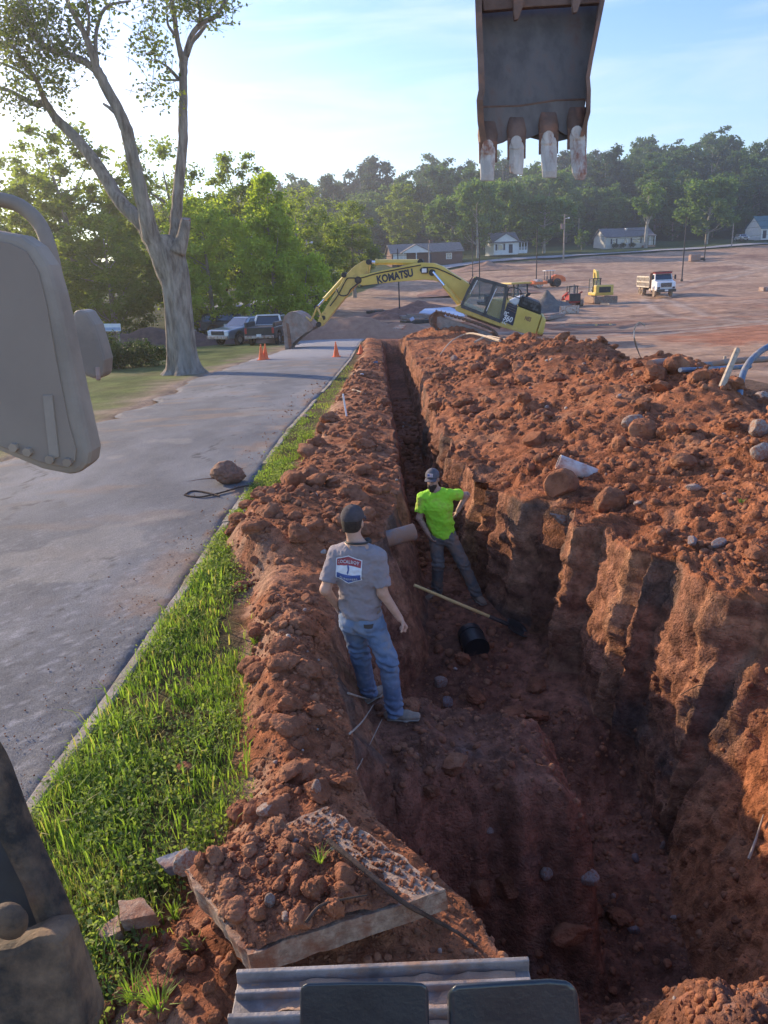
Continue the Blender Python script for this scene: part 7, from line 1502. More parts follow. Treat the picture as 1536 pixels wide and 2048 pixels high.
# ------------------------------------------------------------------ people: continuous bodies grown from blended limbs
def surf_net(d, org, vox):
    nx, ny, nz = d.shape; neg = d < 0; c = np.zeros((nx - 1, ny - 1, nz - 1), np.int8)
    corners = [(i, j, k) for i in (0, 1) for j in (0, 1) for k in (0, 1)]
    for i, j, k in corners: c += neg[i:nx - 1 + i, j:ny - 1 + j, k:nz - 1 + k]
    act = (c > 0) & (c < 8); idx = np.argwhere(act); ids = -np.ones(act.shape, np.int64); ids[act] = np.arange(len(idx))
    acc = np.zeros((len(idx), 3)); cnt = np.zeros(len(idx)); vals = {q: d[idx[:, 0] + q[0], idx[:, 1] + q[1], idx[:, 2] + q[2]] for q in corners}
    for a in corners:
        for ax in range(3):
            if a[ax] == 0:
                b = list(a); b[ax] = 1; b = tuple(b); va, vb = vals[a], vals[b]; m = (va < 0) != (vb < 0); t_ = np.where(m, va / np.where(m, va - vb, 1), 0)
                p = np.array(a, float)[None].repeat(len(idx), 0); p[:, ax] += t_; acc += p * m[:, None]; cnt += m
    V = (idx + acc / cnt[:, None]) * vox + org; F = []
    for ax in range(3):
        s0 = [slice(None)] * 3; s1 = [slice(None)] * 3; s0[ax] = slice(0, -1); s1[ax] = slice(1, None); a, b = neg[tuple(s0)], neg[tuple(s1)]; e = np.argwhere(a != b); o1, o2 = [(1, 2), (2, 0), (0, 1)][ax]
        e = e[(e[:, o1] > 0) & (e[:, o2] > 0) & (e[:, o1] < d.shape[o1] - 1) & (e[:, o2] < d.shape[o2] - 1)]
        def g(da, db): q = e.copy(); q[:, o1] -= da; q[:, o2] -= db; return ids[q[:, 0], q[:, 1], q[:, 2]]
        f = np.stack([g(1, 1), g(0, 1), g(0, 0), g(1, 0)], 1); fl_ = a[e[:, 0], e[:, 1], e[:, 2]]; f[~fl_] = f[~fl_][:, ::-1]; F.append(f)
    return V, np.concatenate(F)
def nv(v): v = np.array(v, float); return v / np.linalg.norm(v)
def sdf_mesh(prims, vox=.008, noise=None, cuts=(), clip=None):
    lo = np.min([p['lo'] for p in prims], 0) - vox * 4; hi = np.max([p['hi'] for p in prims], 0) + vox * 4; n = np.ceil((hi - lo) / vox).astype(int) + 1; d = np.full(n, .2, np.float32)
    ax = [lo[i] + vox * np.arange(n[i]) for i in range(3)]
    for p in prims:
        mg = p['k'] + vox * 4 + .01; a = np.maximum(np.floor((p['lo'] - mg - lo) / vox).astype(int), 0); b = np.minimum(np.ceil((p['hi'] + mg - lo) / vox).astype(int) + 1, n); sl_ = tuple(slice(a[i], b[i]) for i in range(3))
        X, Y, Z = np.meshgrid(*[ax[i][sl_[i]] for i in range(3)], indexing='ij'); P = np.stack([X, Y, Z], -1); dp = p['f'](P); k = p['k']; c = d[sl_]
        if p.get('sub'): h = np.clip(.5 - .5 * (c + dp) / k, 0, 1); d[sl_] = c * (1 - h) - dp * h + k * h * (1 - h)
        else: h = np.clip(.5 + .5 * (c - dp) / k, 0, 1); d[sl_] = c * (1 - h) + dp * h - k * h * (1 - h)
    if noise is not None:
        m = np.abs(d) < .04; ii = np.argwhere(m); P = lo + ii * vox; d[m] += noise(P).astype(np.float32)
    if len(cuts):
        m = d < .03; ii = np.argwhere(m); P = lo + ii * vox
        v = d[m]
        for (q, nn) in cuts: v = np.maximum(v, (P - np.array(q)) @ nv(nn))      # removes the side the normal points to
        d[m] = v
    return surf_net(d, lo, vox)
def cap(a, b, ra, rb, k=.02, **kw):
    a, b = np.array(a, float), np.array(b, float); L2 = max(((b - a) ** 2).sum(), 1e-9)
    def f(P): t_ = np.clip(((P - a) @ (b - a)) / L2, 0, 1); return np.linalg.norm(P - a - t_[..., None] * (b - a), axis=-1) - (ra + (rb - ra) * t_)
    r_ = max(ra, rb); ct = kw.pop('cut', None); g = f if ct is None else (lambda P: np.maximum(f(P), (P - ct[0]) @ nv(ct[1]))); return dict(f=g, lo=np.minimum(a, b) - r_, hi=np.maximum(a, b) + r_, k=k, **kw)
def fcap(a, b, s, wa, da, wb, db, k=.03, **kw):      # flattened limb: s = side direction, w half width, d half depth
    a, b = np.array(a, float), np.array(b, float); L_ = np.linalg.norm(b - a); u = (b - a) / L_; s = np.array(s, float); s = nv(s - u * (s @ u)); q = np.cross(u, s)
    def f(P):
        R_ = P - a; t0 = R_ @ u; t_ = np.clip(t0 / L_, 0, 1); e = t0 - t_ * L_; w = wa + (wb - wa) * t_; dd = da + (db - da) * t_; m = np.minimum(w, dd)
        x, y = (R_ @ s) / w, (R_ @ q) / dd; return (np.sqrt(x * x + y * y + (e / m) ** 2) - 1) * m
    r_ = max(wa, wb, da, db); return dict(f=f, lo=np.minimum(a, b) - r_, hi=np.maximum(a, b) + r_, k=k, **kw)
def ell(c, r_, R=None, k=.015, **kw):
    c = np.array(c, float); r_ = np.array(r_, float); R = np.eye(3) if R is None else np.array(R)
    def f(P): q = (P - c) @ R; k0 = np.linalg.norm(q / r_, axis=-1); k1 = np.linalg.norm(q / (r_ * r_), axis=-1); return k0 * (k0 - 1) / np.maximum(k1, 1e-6)
    m = r_.max(); return dict(f=f, lo=c - m, hi=c + m, k=k, **kw)
def frame(fwd, up=(0, 0, 1)):     # columns: side(right hand of the figure), forward, up
    f = nv(fwd); s = nv(np.cross(f, up)); u = np.cross(s, f); return np.stack([s, f, u], 1)
def hand(prims, wr, dr, palm_n, curl, s=1.0, thumb=1):
    """wr wrist, dr finger direction, palm_n palm normal; curl 0..1"""
    wr, dr, pn = np.array(wr, float), nv(dr), nv(palm_n); pn = nv(pn - dr * (pn @ dr)); sd_ = np.cross(dr, pn) * thumb; c = wr + dr * .045 * s
    prims.append(fcap(wr + dr * .012, wr + dr * .085 * s, sd_, .028 * s, .017 * s, .038 * s, .014 * s, .012))
    for i, (o, l_) in enumerate(((-.030, .066), (-.010, .076), (.010, .072), (.028, .056))):
        p = wr + dr * .088 * s + sd_ * o * s; a = 0; q = p - dr * .02
        for j, fr_ in enumerate((.45, .32, .23)):
            a += curl * (1.25, 1.55, 1.0)[j]; d_ = dr * math.cos(a) + pn * math.sin(a); e = p + d_ * l_ * fr_ * s; prims.append(cap(q if j == 0 else p, e, .0095 * s - j * .0008, .0088 * s - j * .0008, .003)); p = e
    p = wr + dr * .03 * s - sd_ * .026 * s; d1 = nv(dr * .75 - sd_ * .6 + pn * (.35 + .5 * curl)); e = p + d1 * .042 * s; prims.append(cap(p, e, .013 * s, .0105 * s, .008)); d2 = nv(dr * .8 - sd_ * .1 + pn * (.2 + curl * .9)); prims.append(cap(e, e + d2 * .034 * s, .0105 * s, .009 * s, .004))
def put_mesh(name, vf, m_, parent, org, smooth=True):
    V, F = vf; me = mesh_np(name, V - np.array(org), F, smooth, m_); return link(name, me, parent)
M['skin'] = mat('skin', (.44, .25, .17), (.52, .31, .22), .55, 20, .15, 120, dist=.002); M['skin_tan'] = mat('skin_tan', (.38, .22, .15), (.48, .29, .21), .6, 14, .15, 120, dist=.002, c3=(.12, .08, .07), s3=16, p3=(.55, .66))
M['tee_grey'] = mat('tee_grey', (.235, .205, .215), (.285, .25, .26), .9, 7, .5, 300, dist=.0015); M['denim'] = mat('denim', (.10, .145, .225), (.19, .245, .325), .9, 5, .6, 260, dist=.0015, c3=(.24, .19, .155), s3=5, p3=(.52, .75))
M['hiviz'] = mat('hiviz', (.33, .72, .03), (.42, .84, .05), .8, 5, .4, 200, dist=.0015, c3=(.40, .36, .07), s3=5, p3=(.50, .72)); M['khaki'] = mat('khaki', (.12, .12, .115), (.18, .175, .155), .9, 5, .6, 200, dist=.0015, c3=(.26, .16, .105), s3=5, p3=(.46, .66))
M['capdark'] = mat('capdark', (.05, .042, .045), (.085, .07, .072), .9, 12, .3, 200); M['capgrey'] = mat('capgrey', (.09, .085, .095), (.13, .12, .135), .9, 12, .3, 200); M['hair'] = mat('hair', (.028, .018, .013), (.055, .035, .025), .8, 40, .6, 200); M['boot'] = mat('boot', (.20, .13, .085), (.32, .215, .145), .85, 12, .4, 80); M['shoe_grey'] = mat('shoe_grey', (.20, .15, .11), (.30, .24, .18), .85, 12, .4, 80)
M['sole'] = mat('sole', (.25, .20, .16), (.34, .28, .22), .8); M['darkbrown'] = mat('darkbrown', (.04, .028, .02), (.06, .04, .03), .6)
A3 = lambda u, v, Y: at(u, v, Y)
def build_leg_set(hip, kn, an, r0=.092, r1=.062, r2=.060, r3=.042): return [cap(hip, kn, r0, r1, .03), cap(kn, np.array(kn) * .6 + np.array(an) * .4, r1 * .98, r2, .03), cap(np.array(kn) * .6 + np.array(an) * .4, an, r2, r3, .03)]
def shoe_prims(an, toe, zg, s=1.0):
    an = np.array(an, float); d = np.array(toe, float) - an; d[2] = 0; d = nv(d); h = an.copy(); h[2] = zg; side = np.cross(d, (0, 0, 1)); P = [fcap(h - d * .055 * s + [0, 0, .035], h + d * .10 * s + [0, 0, .036], side, .040 * s, .036, .048 * s, .036, .02), fcap(h + d * .08 * s + [0, 0, .032], h + d * .185 * s + [0, 0, .026], side, .048 * s, .034, .040 * s, .024, .02), cap(h + [0, 0, .04] - d * .02, h + [0, 0, .115], .044 * s, .047 * s, .025)]
    S_ = [fcap(h - d * .055 * s + [0, 0, .008], h + d * .10 * s + [0, 0, .008], side, .046 * s, .012, .054 * s, .012, .01), fcap(h + d * .08 * s + [0, 0, .008], h + d * .19 * s + [0, 0, .008], side, .054 * s, .012, .046 * s, .012, .01)]
    return P, S_
def head_prims(c, Rf, s=1.0):      # c skull centre, Rf frame (side, forward, up)
    s_, f, u = Rf[:, 0], Rf[:, 1], Rf[:, 2]; P = [ell(c + u * .02 * s, (.075 * s, .093 * s, .092 * s), Rf, .02), ell(c + f * .022 * s - u * .045 * s, (.060 * s, .068 * s, .075 * s), Rf, .02), ell(c + f * .052 * s - u * .100 * s, (.030 * s, .026 * s, .022 * s), Rf, .02)]
    P += [cap(c + f * .090 * s + u * .002 * s, c + f * .108 * s - u * .034 * s, .009 * s, .014 * s, .008), ell(c + f * .085 * s + u * .016 * s, (.052 * s, .012 * s, .010 * s), Rf, .012), ell(c + f * .083 * s - u * .068 * s, (.026 * s, .014 * s, .011 * s), Rf, .008)]
    for q in (-1, 1): P += [ell(c + s_ * q * .078 * s - f * .002 * s - u * .015 * s, (.011 * s, .021 * s, .032 * s), Rf, .006), ell(c + s_ * q * .030 * s + f * .083 * s - u * .002 * s, (.014 * s, .010 * s, .009 * s), Rf, .004, sub=True)]
    return P
def cap_hat(parent, c, Rf, s, m_, org, back_brim=True):
    s_, f, u = Rf[:, 0], Rf[:, 1], Rf[:, 2]; cc = c + u * .040 * s; prim = [ell(cc, (.088 * s, .106 * s, .094 * s), Rf, .01)]
    V, F = sdf_mesh(prim, .006, noise=lambda P: .0015 * fbm(P[:, 0] / .03, P[:, 1] / .03, P[:, 2] / .03, oct=2, seed=3), cuts=[(c + u * .026 * s, -u + f * .10)])
    o = put_mesh('cap', (V, F), m_, parent, org)
    b = MB(); n_ = 12; V = []
    for lay, dz in ((0, 0), (1, -.006)):
        for i in range(n_ + 1):
            a = math.pi * i / n_ ; x = math.cos(a) * .074 * s; y_ = .088 * s + math.sin(a) ** .8 * .070 * s; z_ = .030 * s - .018 * s * (x / .074 / s) ** 2 - .010 * math.sin(a)
            V.append(c + s_ * x + f * y_ + u * (z_ + dz))
        for i in range(n_ + 1):
            a = math.pi * i / n_; V.append(c + s_ * math.cos(a) * .076 * s + f * math.sin(a) * .080 * s + u * (.034 * s + dz))
    k = n_ + 1; F = [(i, i + 1, k + i + 1, k + i) for i in range(n_)] + [(2 * k + i + 1, 2 * k + i, 3 * k + i, 3 * k + i + 1) for i in range(n_)] + [(i + 1, i, 2 * k + i, 2 * k + i + 1) for i in range(n_)]
    b.add([tuple(v - np.array(org)) for v in V], F); b.build('brim', m_, o, smooth=True, auto=40)
    b = MB(); b.ball(cc + u * .094 * s - np.array(org), .007 * s, 8, 5); b.build('button', m_, o, smooth=True); return o
def folds(seed, amp=.005, sx=.05, sz=.035): return lambda P: amp * (np.abs(fbm(P[:, 0] / sx, P[:, 1] / sx, P[:, 2] / sz, oct=3, seed=seed)) * 2 - .5) + amp * .6 * fbm(P[:, 0] / .02, P[:, 1] / .02, P[:, 2] / .02, oct=2, seed=seed + 3)
def project_decal(name, V2, F, ctr, right, up, dirn, bvh, m_, parent, org, off=.002):
    W_ = []; dirn = Vector(dirn)
    for v in V2:
        p = Vector(ctr) + Vector(right) * float(v[0]) + Vector(up) * float(v[1]) - dirn * .4; h = bvh.ray_cast(p, dirn); q = h[0] - dirn * off if h[0] is not None else p + dirn * .4; W_.append(tuple(q - Vector(org)))
    return link(name, mesh_np(name, np.array(W_), F, True, m_), parent)
def dense_poly(poly, step=.008):      # fill a convex-ish outline with a fine triangle fan grid so that it drapes
    c = np.mean(poly, 0); n = len(poly); out = []; per = []
    for i in range(n):
        a, b = np.array(poly[i]), np.array(poly[(i + 1) % n]); k = max(1, int(np.linalg.norm(b - a) / step)); per += [a + (b - a) * j / k for j in range(k)]
    per = np.array(per); rings = max(3, int(np.linalg.norm(per - c, axis=1).max() / step)); V = [c]; F = []
    for r_ in range(1, rings + 1): V += list(c + (per - c) * r_ / rings)
    m = len(per)
    for i in range(m): F.append([0, 1 + i, 1 + (i + 1) % m])
    for r_ in range(rings - 1):
        for i in range(m): a = 1 + r_ * m + i; b = 1 + r_ * m + (i + 1) % m; F.append([a, a + m, b + m, b])
    return np.array(V), F

# --- man in the grey shirt, seen from behind on the ledge
zg = -.5
gf = hit(800, 1440)[0]; zg = gf.z + .005; gl = hit(740, 1402)[0]
FR = atz(790, 1437, zg); FL = atz(738, 1400, min(gl.z + .005, zg + .12)); YR = FR[1]; zl = FL[2]
fwd = nv((.32, 1, 0)); Rg = frame(fwd); sd = Rg[:, 0]
pel = A3(722, 1232, YR + .10); hR, hL = pel + sd * .085 - [0, 0, .03], pel - sd * .085 - [0, 0, .03]
kR = A3(776, 1322, YR - .02); kL = A3(722, 1316, YR + .20); aR = FR + np.array([0, 0, .09]); aL = FL + np.array([0, 0, .09])
nk = A3(714, 1092, YR + .06); chest = pel * .32 + nk * .68; shR, shL = nk + sd * .172 - [0, 0, .078], nk - sd * .172 - [0, 0, .078]
hd = A3(705, 1043, YR + .09); eR = shR + nv(A3(765, 1186, YR - .02) - shR) * .29; wRr = eR + nv(A3(793, 1227, YR - .02) - eR) * .255; eL = shL + nv(A3(652, 1176, YR + .02) - shL) * .29; wL = eL + nv(A3(676, 1214, YR + .16) - eL) * .24
print('grey man', 'thigh', np.linalg.norm(hR - kR), 'shin', np.linalg.norm(kR - aR), 'thighL', np.linalg.norm(hL - kL), 'shinL', np.linalg.norm(kL - aL), 'torso', np.linalg.norm(nk - pel), 'head', np.linalg.norm(hd - nk), 'zg', zg, zl)
org = FR.copy(); gm = thing('person', 'man seen from behind in grey printed t-shirt and jeans on the trench ledge', 'person', org)
Rh = frame(nv((.35, 1, -.05)))
body = head_prims(hd, Rh) + [cap(hd - Rh[:, 2] * .06 - Rh[:, 1] * .02, nk, .054, .062, .02), fcap(chest, nk - [0, 0, .06], sd, .155, .10, .15, .085, .05), fcap(pel + [0, 0, .05], chest, sd, .135, .095, .155, .105, .05), fcap(pel - [0, 0, .03], pel + [0, 0, .06], sd, .15, .105, .14, .095, .04),
    cap(shR, eR, .052, .043, .03), cap(eR, wRr, .043, .028, .02), cap(shL, eL, .052, .043, .03), cap(eL, wL, .043, .028, .02), cap(nk, shR, .055, .05, .04), cap(nk, shL, .055, .05, .04)]
body += build_leg_set(hR, kR, aR) + build_leg_set(hL, kL, aL)
hand(body, wRr, nv(wRr - eR + np.array([.02, .0, -.02])), nv((-.5, -.3, -.75)), .95, 1.05, 1)
hand(body, wL, nv(wL - eL + np.array([.0, .03, -.05])), nv((.8, -.2, 0)), .3, 1.0, -1)
put_mesh('body', sdf_mesh(body, .0065), M['skin'], gm, org)
def infl(p_, fr_, k=.04): return p_
up_ = nv(nk - pel)
hem = pel + up_ * .03
shirt = [fcap(chest, nk - [0, 0, .065], sd, .182, .125, .165, .10, .05), fcap(pel - up_ * .02, chest, sd, .166, .132, .178, .130, .06), cap(nk - [0, 0, .05], shR, .066, .064, .05), cap(nk - [0, 0, .05], shL, .066, .064, .05), cap(nk - [0, 0, .05], nk - [0, 0, .01], .075, .07, .03)]
sl_R = shR + (eR - shR) * .78; sl_L = shL + (eL - shL) * .78
shirt += [cap(shR, sl_R + (eR - shR) * .3, .066, .072, .02, cut=(sl_R, eR - shR)), cap(shL, sl_L + (eL - shL) * .3, .066, .072, .02, cut=(sl_L, eL - shL))]
def cutfar(P0, nrm, c, rad):  # only cut near a sleeve end
    return (P0, nrm)
def shirt_noise(P):
    b = folds(61, .0085, .08, .055)(P); rel = (P - pel) @ up_; dia = .006 * np.sin(((P - chest) @ sd) * 34 + rel * 30 + 3 * fbm(P[:, 0] / .1, P[:, 1] / .1, P[:, 2] / .1, oct=2, seed=9)) * sst(.38, .05, rel) ; low = .008 * np.sin(rel * 70 + ((P - chest) @ sd) * 14) * sst(.14, .02, rel)
    return b + dia + low
V, F = sdf_mesh(shirt, .0075, noise=shirt_noise)
def carve(V, F, tests):
    keep = np.ones(len(V), bool)
    for t_ in tests: keep &= ~t_(V)
    F = F[keep[F].all(1)]; used = np.unique(F); mp_ = -np.ones(len(V), int); mp_[used] = np.arange(len(used)); return V[used], mp_[F]
def beyond(p, d, rad): p = np.array(p); d = nv(d); return lambda V: (((V - p) @ d) > 0) & (np.linalg.norm(V - p, axis=1) < rad)
def below(p, d): p = np.array(p); d = nv(d); return lambda V: (((V - p) @ d) + .006 * fbm(V[:, 0] / .05, V[:, 1] / .05, oct=2, seed=4)) < 0
nearm = lambda a_, b_: (lambda V: np.linalg.norm(np.cross(V - a_, nv(b_ - a_)), axis=1) < .12)
V, F = carve(V, F, [lambda V: below(hem - up_ * .005, up_)(V) & (np.linalg.norm(V - hem, axis=1) < .30), beyond(nk + up_ * .01 + Rh[:, 1] * .0, up_ * 1 + fwd * .35, .085)])
so_ = put_mesh('t_shirt', (V, F), M['tee_grey'], gm, org); m__ = so_.modifiers.new('thickness', 'SOLIDIFY'); m__.thickness = .004
shirt_bvh = BVHTree.FromPolygons([tuple(v) for v in V.tolist()], F.tolist())
jeans = [fcap(pel - [0, 0, .035], pel + up_ * .075, sd, .163, .125, .148, .112, .04), ell(pel - fwd * .055 + sd * .07 - [0, 0, .05], (.085, .085, .095), Rg, .03), ell(pel - fwd * .055 - sd * .07 - [0, 0, .05], (.085, .085, .095), Rg, .03)]
for h_, k_, a_ in ((hR, kR, aR), (hL, kL, aL)): a_ = a_ - np.array([0, 0, .03]); jeans += [cap(h_, k_, .100, .076, .03), cap(k_, a_, .077, .070, .03)]
def jeans_noise(P):
    z_ = P[:, 2]; b = folds(63, .0065, .07, .05)(P); kn = np.exp(-((z_ - kR[2]) / .10) ** 2) + 1.3 * np.exp(-((z_ - zg - .10) / .09) ** 2) + .6 * np.exp(-((z_ - hR[2] + .05) / .08) ** 2); return b + kn * .009 * np.sin(z_ * 95 + P[:, 0] * 30 + 4 * fbm(P[:, 0] / .08, P[:, 1] / .08, z_ / .08, oct=2, seed=5))
V, F = sdf_mesh(jeans, .0085, noise=jeans_noise); V, F = carve(V, F, [lambda V: (V[:, 2] < zg + .035) & (np.linalg.norm((V - FR)[:, :2], axis=1) < .2), lambda V: (V[:, 2] < zl + .035) & (np.linalg.norm((V - FL)[:, :2], axis=1) < .2), lambda V: ((V - (pel + up_ * .10)) @ up_) > 0])
jo = put_mesh('jeans', (V, F), M['denim'], gm, org); jb = BVHTree.FromPolygons([tuple(v) for v in V.tolist()], F.tolist())
# belt, pockets, wallet
belt = []; n_ = 40
for i in range(n_):
    a = 2 * math.pi * i / n_; rd = sd * math.cos(a) + fwd * math.sin(a); belt.append(rd)
bm = MB(); Vb = []
for rd in belt:
    for (h_, o_) in ((.055, .003), (.090, .003), (.090, .008), (.055, .008)):
        q = pel + up_ * h_; hh = jb.ray_cast(Vector(q + rd * .5), Vector(-rd)); p = np.array(hh[0]) if hh[0] is not None else q + rd * .15; Vb.append(p + rd * o_ - org)
bm.add(Vb, [[4 * i + j, 4 * i + (j + 1) % 4, 4 * ((i + 1) % n_) + (j + 1) % 4, 4 * ((i + 1) % n_) + j] for i in range(n_) for j in range(4)]); bm.build('belt', M['khaki'], gm)
for q in (-1, 1):
    Vp, Fp = dense_poly([(-.065, .07), (.065, .07), (.06, -.05), (0, -.075), (-.06, -.05)], .012); po = project_decal('back_pocket', Vp, Fp, pel + sd * .082 * q - up_ * .035, sd, up_, fwd, jb, M['denim'], jo, org, .004)
Vp, Fp = dense_poly([(-.05, .018), (.05, .012), (.045, -.018), (-.045, -.012)], .012); project_decal('wallet', Vp, Fp, pel + sd * .105 - up_ * .015, sd * .7, up_, fwd, jb, M['darkbrown'], gm, org, .012)
for nm, a_, toe, z_ in (('r', aR, A3(842, 1436, YR - .02), zg), ('l', aL, aL + np.array([.14, .16, 0]), zl)):
    P_, S_ = shoe_prims(a_, toe, z_, 1.02); so2 = put_mesh('boot', sdf_mesh(P_, .0065), M['shoe_grey'], gm, org); put_mesh('sole', sdf_mesh(S_, .0065), M['sole'], so2, org)
hp_ = [ell(hd + Rh[:, 2] * .008 - Rh[:, 1] * .012, (.082, .094, .098), Rh, .01), ell(hd - Rh[:, 2] * .05 - Rh[:, 1] * .045, (.060, .045, .05), Rh, .02)]
V, F = sdf_mesh(hp_, .006, noise=lambda P: .002 * fbm(P[:, 0] / .01, P[:, 1] / .01, P[:, 2] / .02, oct=2, seed=4), cuts=[(hd - Rh[:, 2] * .068, -Rh[:, 2]), (hd + Rh[:, 1] * .005, Rh[:, 1] - .0 * Rh[:, 2])])
put_mesh('hair', (V, F), M['hair'], gm, org); ch_ = cap_hat(gm, hd, Rh, 1.0, M['capdark'], org)
m_ = MB(); pts = []   # opening band at the back of the cap
for i in range(9): a = math.pi * (i / 8); pts.append(Vector(hd - Rh[:, 1] * (.098 * 1) * 1.0 + Rh[:, 0] * .034 * math.cos(a) + Rh[:, 2] * (.03 + .028 * math.sin(a)) + Rh[:, 1] * .010 * (1 - math.sin(a)) - org))
m_.tube(pts, .0035, 6); m_.build('back_arch', M['black'], ch_)
m_ = MB(); pts = [Vector(nk + up_ * .035 + (Rh[:, 0] * math.cos(a) * .085 + Rh[:, 1] * math.sin(a) * .085) + Rh[:, 2] * (-.012 * math.sin(a)) - org) for a in np.linspace(math.pi * .82, math.pi * 2.18, 14)]; m_.tube(pts, .009, 8)
for q in (0, -1): m_.ball(pts[q], .034, 12, 8, (1, .8, 1)); 
m_.build('ear_defenders', M['black'], gm, smooth=True)
m_ = MB()
for q in (-1, 1): m_.tube([Vector(hd + Rh[:, 0] * q * .082 + Rh[:, 1] * .09 + Rh[:, 2] * .005 - org), Vector(hd + Rh[:, 0] * q * .084 + Rh[:, 1] * .0 + Rh[:, 2] * .005 - org)], .003, 5)
m_.tube([Vector(hd + Rh[:, 0] * .082 + Rh[:, 1] * .09 + Rh[:, 2] * .005 - org), Vector(hd - Rh[:, 0] * .082 + Rh[:, 1] * .09 + Rh[:, 2] * .005 - org)], .003, 5); m_.build('glasses', M['black'], gm)
# shield print on the back
bc = chest + up_ * .035 - sd * .035; S_ = 1.0
def badge(poly, m_, off, name='print'):
    Vp, Fp = dense_poly(poly, .008); return project_decal(name, Vp, Fp, bc, sd, up_, fwd, shirt_bvh, m_, so_, org, off)
M['printwhite'] = mat('printwhite', (.62, .63, .66), (.70, .71, .73), .85, 8, 0); M['printred'] = mat('printred', (.27, .05, .06), (.34, .075, .085), .85, 8, 0); M['printblue'] = mat('printblue', (.05, .085, .24), (.075, .115, .30), .85, 8, 0)
out_ = [(-.108, .085), (-.055, .103), (0, .120), (.055, .103), (.108, .085), (.108, -.068), (.055, -.082), (0, -.102), (-.055, -.082), (-.108, -.068)]
badge(out_, M['printwhite'], .0045); badge([(x * .93, y * .94) for x, y in [(-.108, .085), (-.055, .103), (0, .120), (.055, .103), (.108, .085), (.108, .03), (.055, .042), (0, .05), (-.055, .042), (-.108, .03)]], M['printred'], .0065); badge([(x * .93, y * .94) for x, y in [(-.108, -.025), (-.05, -.03), (0, -.032), (.05, -.03), (.108, -.025), (.108, -.068), (.055, -.082), (0, -.102), (-.055, -.082), (-.108, -.068)]], M['printblue'], .0065)
def curved_text(t, size, y0, bow, m_, w=None, off=.009, name='lettering', ctr=None, bv=None, par=None, rgt=None, upv=None, dr_=None, og=None):
    V2, F2 = text_mesh(t, size, .008, 'CENTER', 0, 1.12); k = (w / (V2[:, 0].max() - V2[:, 0].min())) if w else 1; V2 = V2.copy(); V2[:, 0] = (V2[:, 0] - (V2[:, 0].max() + V2[:, 0].min()) / 2) * k; V2[:, 1] += y0 + bow * (1 - (V2[:, 0] / .09) ** 2)
    return project_decal(name, V2, F2, bc if ctr is None else ctr, sd if rgt is None else rgt, up_ if upv is None else upv, fwd if dr_ is None else dr_, bv or shirt_bvh, m_, par or so_, org if og is None else og, off)
curved_text('LOCALBOY', .036, .058, .014, M['printwhite'], .175); curved_text('OUTFITTERS', .028, -.055, -.013, M['printwhite'], .150)
m2_, f2_ = dense_poly([(-.006, .045), (.004, .052), (.012, .03), (.005, -.01), (-.004, -.03), (-.010, -.012), (-.002, .01)], .008); project_decal('print', m2_, f2_, bc + up_ * .0, sd, up_, fwd, shirt_bvh, M['printblue'], so_, org, .008)

# --- man in the bright shirt, facing the viewer in the trench
gq = hit(958, 1206)[0]; zq = gq.z + .004; F2R = atz(955, 1200, zq); z2 = hit(868, 1198)[0].z + .004; F2L = atz(874, 1193, z2); Yg = (F2R[1] + F2L[1]) / 2
fw2 = nv((-.18, -1, 0)); R2 = frame(fw2); s2 = R2[:, 0]      # s2 points to image left (his right side)
pel2 = A3(885, 1068, Yg + .02); nk2 = A3(871, 983, Yg + .02); up2 = nv(nk2 - pel2); ch2 = pel2 * .34 + nk2 * .66
shA = nk2 + s2 * .172 - [0, 0, .075]; shB = nk2 - s2 * .178 - [0, 0, .04]
hd2 = A3(865, 957, Yg - .03); Rh2 = frame(nv((-.35, -1, -.12)))
hA, hB = pel2 + s2 * .09 - [0, 0, .03], pel2 - s2 * .09 - [0, 0, .03]; kA = A3(876, 1128, Yg - .02); kB = A3(925, 1124, Yg - .06); aA = F2L + np.array([0, .03, .09]); aB = F2R + np.array([0, .03, .09])
eA = shA + nv(A3(838, 1042, Yg + .04) - shA) * .29; wA = eA + nv(A3(860, 1074, Yg - .06) - eA) * .24; eB = shB + nv(A3(933, 990, Yg + .12) - shB) * .28; wB = eB + nv(A3(912, 1028, Yg + .06) - eB) * .235
print('green man', 'thigh', np.linalg.norm(hA - kA), np.linalg.norm(hB - kB), 'shin', np.linalg.norm(kA - aA), np.linalg.norm(kB - aB), 'torso', np.linalg.norm(nk2 - pel2), 'head', np.linalg.norm(hd2 - nk2), zq, z2)
o2 = F2R.copy(); g2 = thing('person', 'bearded man in bright yellow green t-shirt and grey cap standing in the trench', 'person', o2)
body = head_prims(hd2, Rh2) + [cap(hd2 - Rh2[:, 2] * .06 - Rh2[:, 1] * .02, nk2, .056, .064, .02), fcap(ch2, nk2 - [0, 0, .06], s2, .155, .10, .15, .085, .05), fcap(pel2 + [0, 0, .05], ch2, s2, .135, .095, .155, .105, .05), fcap(pel2 - [0, 0, .03], pel2 + [0, 0, .06], s2, .15, .105, .14, .095, .04),
    cap(shA, eA, .052, .043, .03), cap(eA, wA, .043, .030, .02), cap(shB, eB, .052, .043, .03), cap(eB, wB, .043, .030, .02), cap(nk2, shA, .055, .05, .04), cap(nk2, shB, .055, .05, .04)] + build_leg_set(hA, kA, aA) + build_leg_set(hB, kB, aB)
hand(body, wA, nv(wA - eA + np.array([.02, .0, -.05])), nv((.9, .2, 0)), .35, 1.0, 1); hand(body, wB, nv(wB - eB), nv((-.9, -.1, 0)), .4, 1.0, -1)
put_mesh('body', sdf_mesh(body, .0075), M['skin_tan'], g2, o2)
slA = shA + (eA - shA) * .72; slB = shB + (eB - shB) * .62
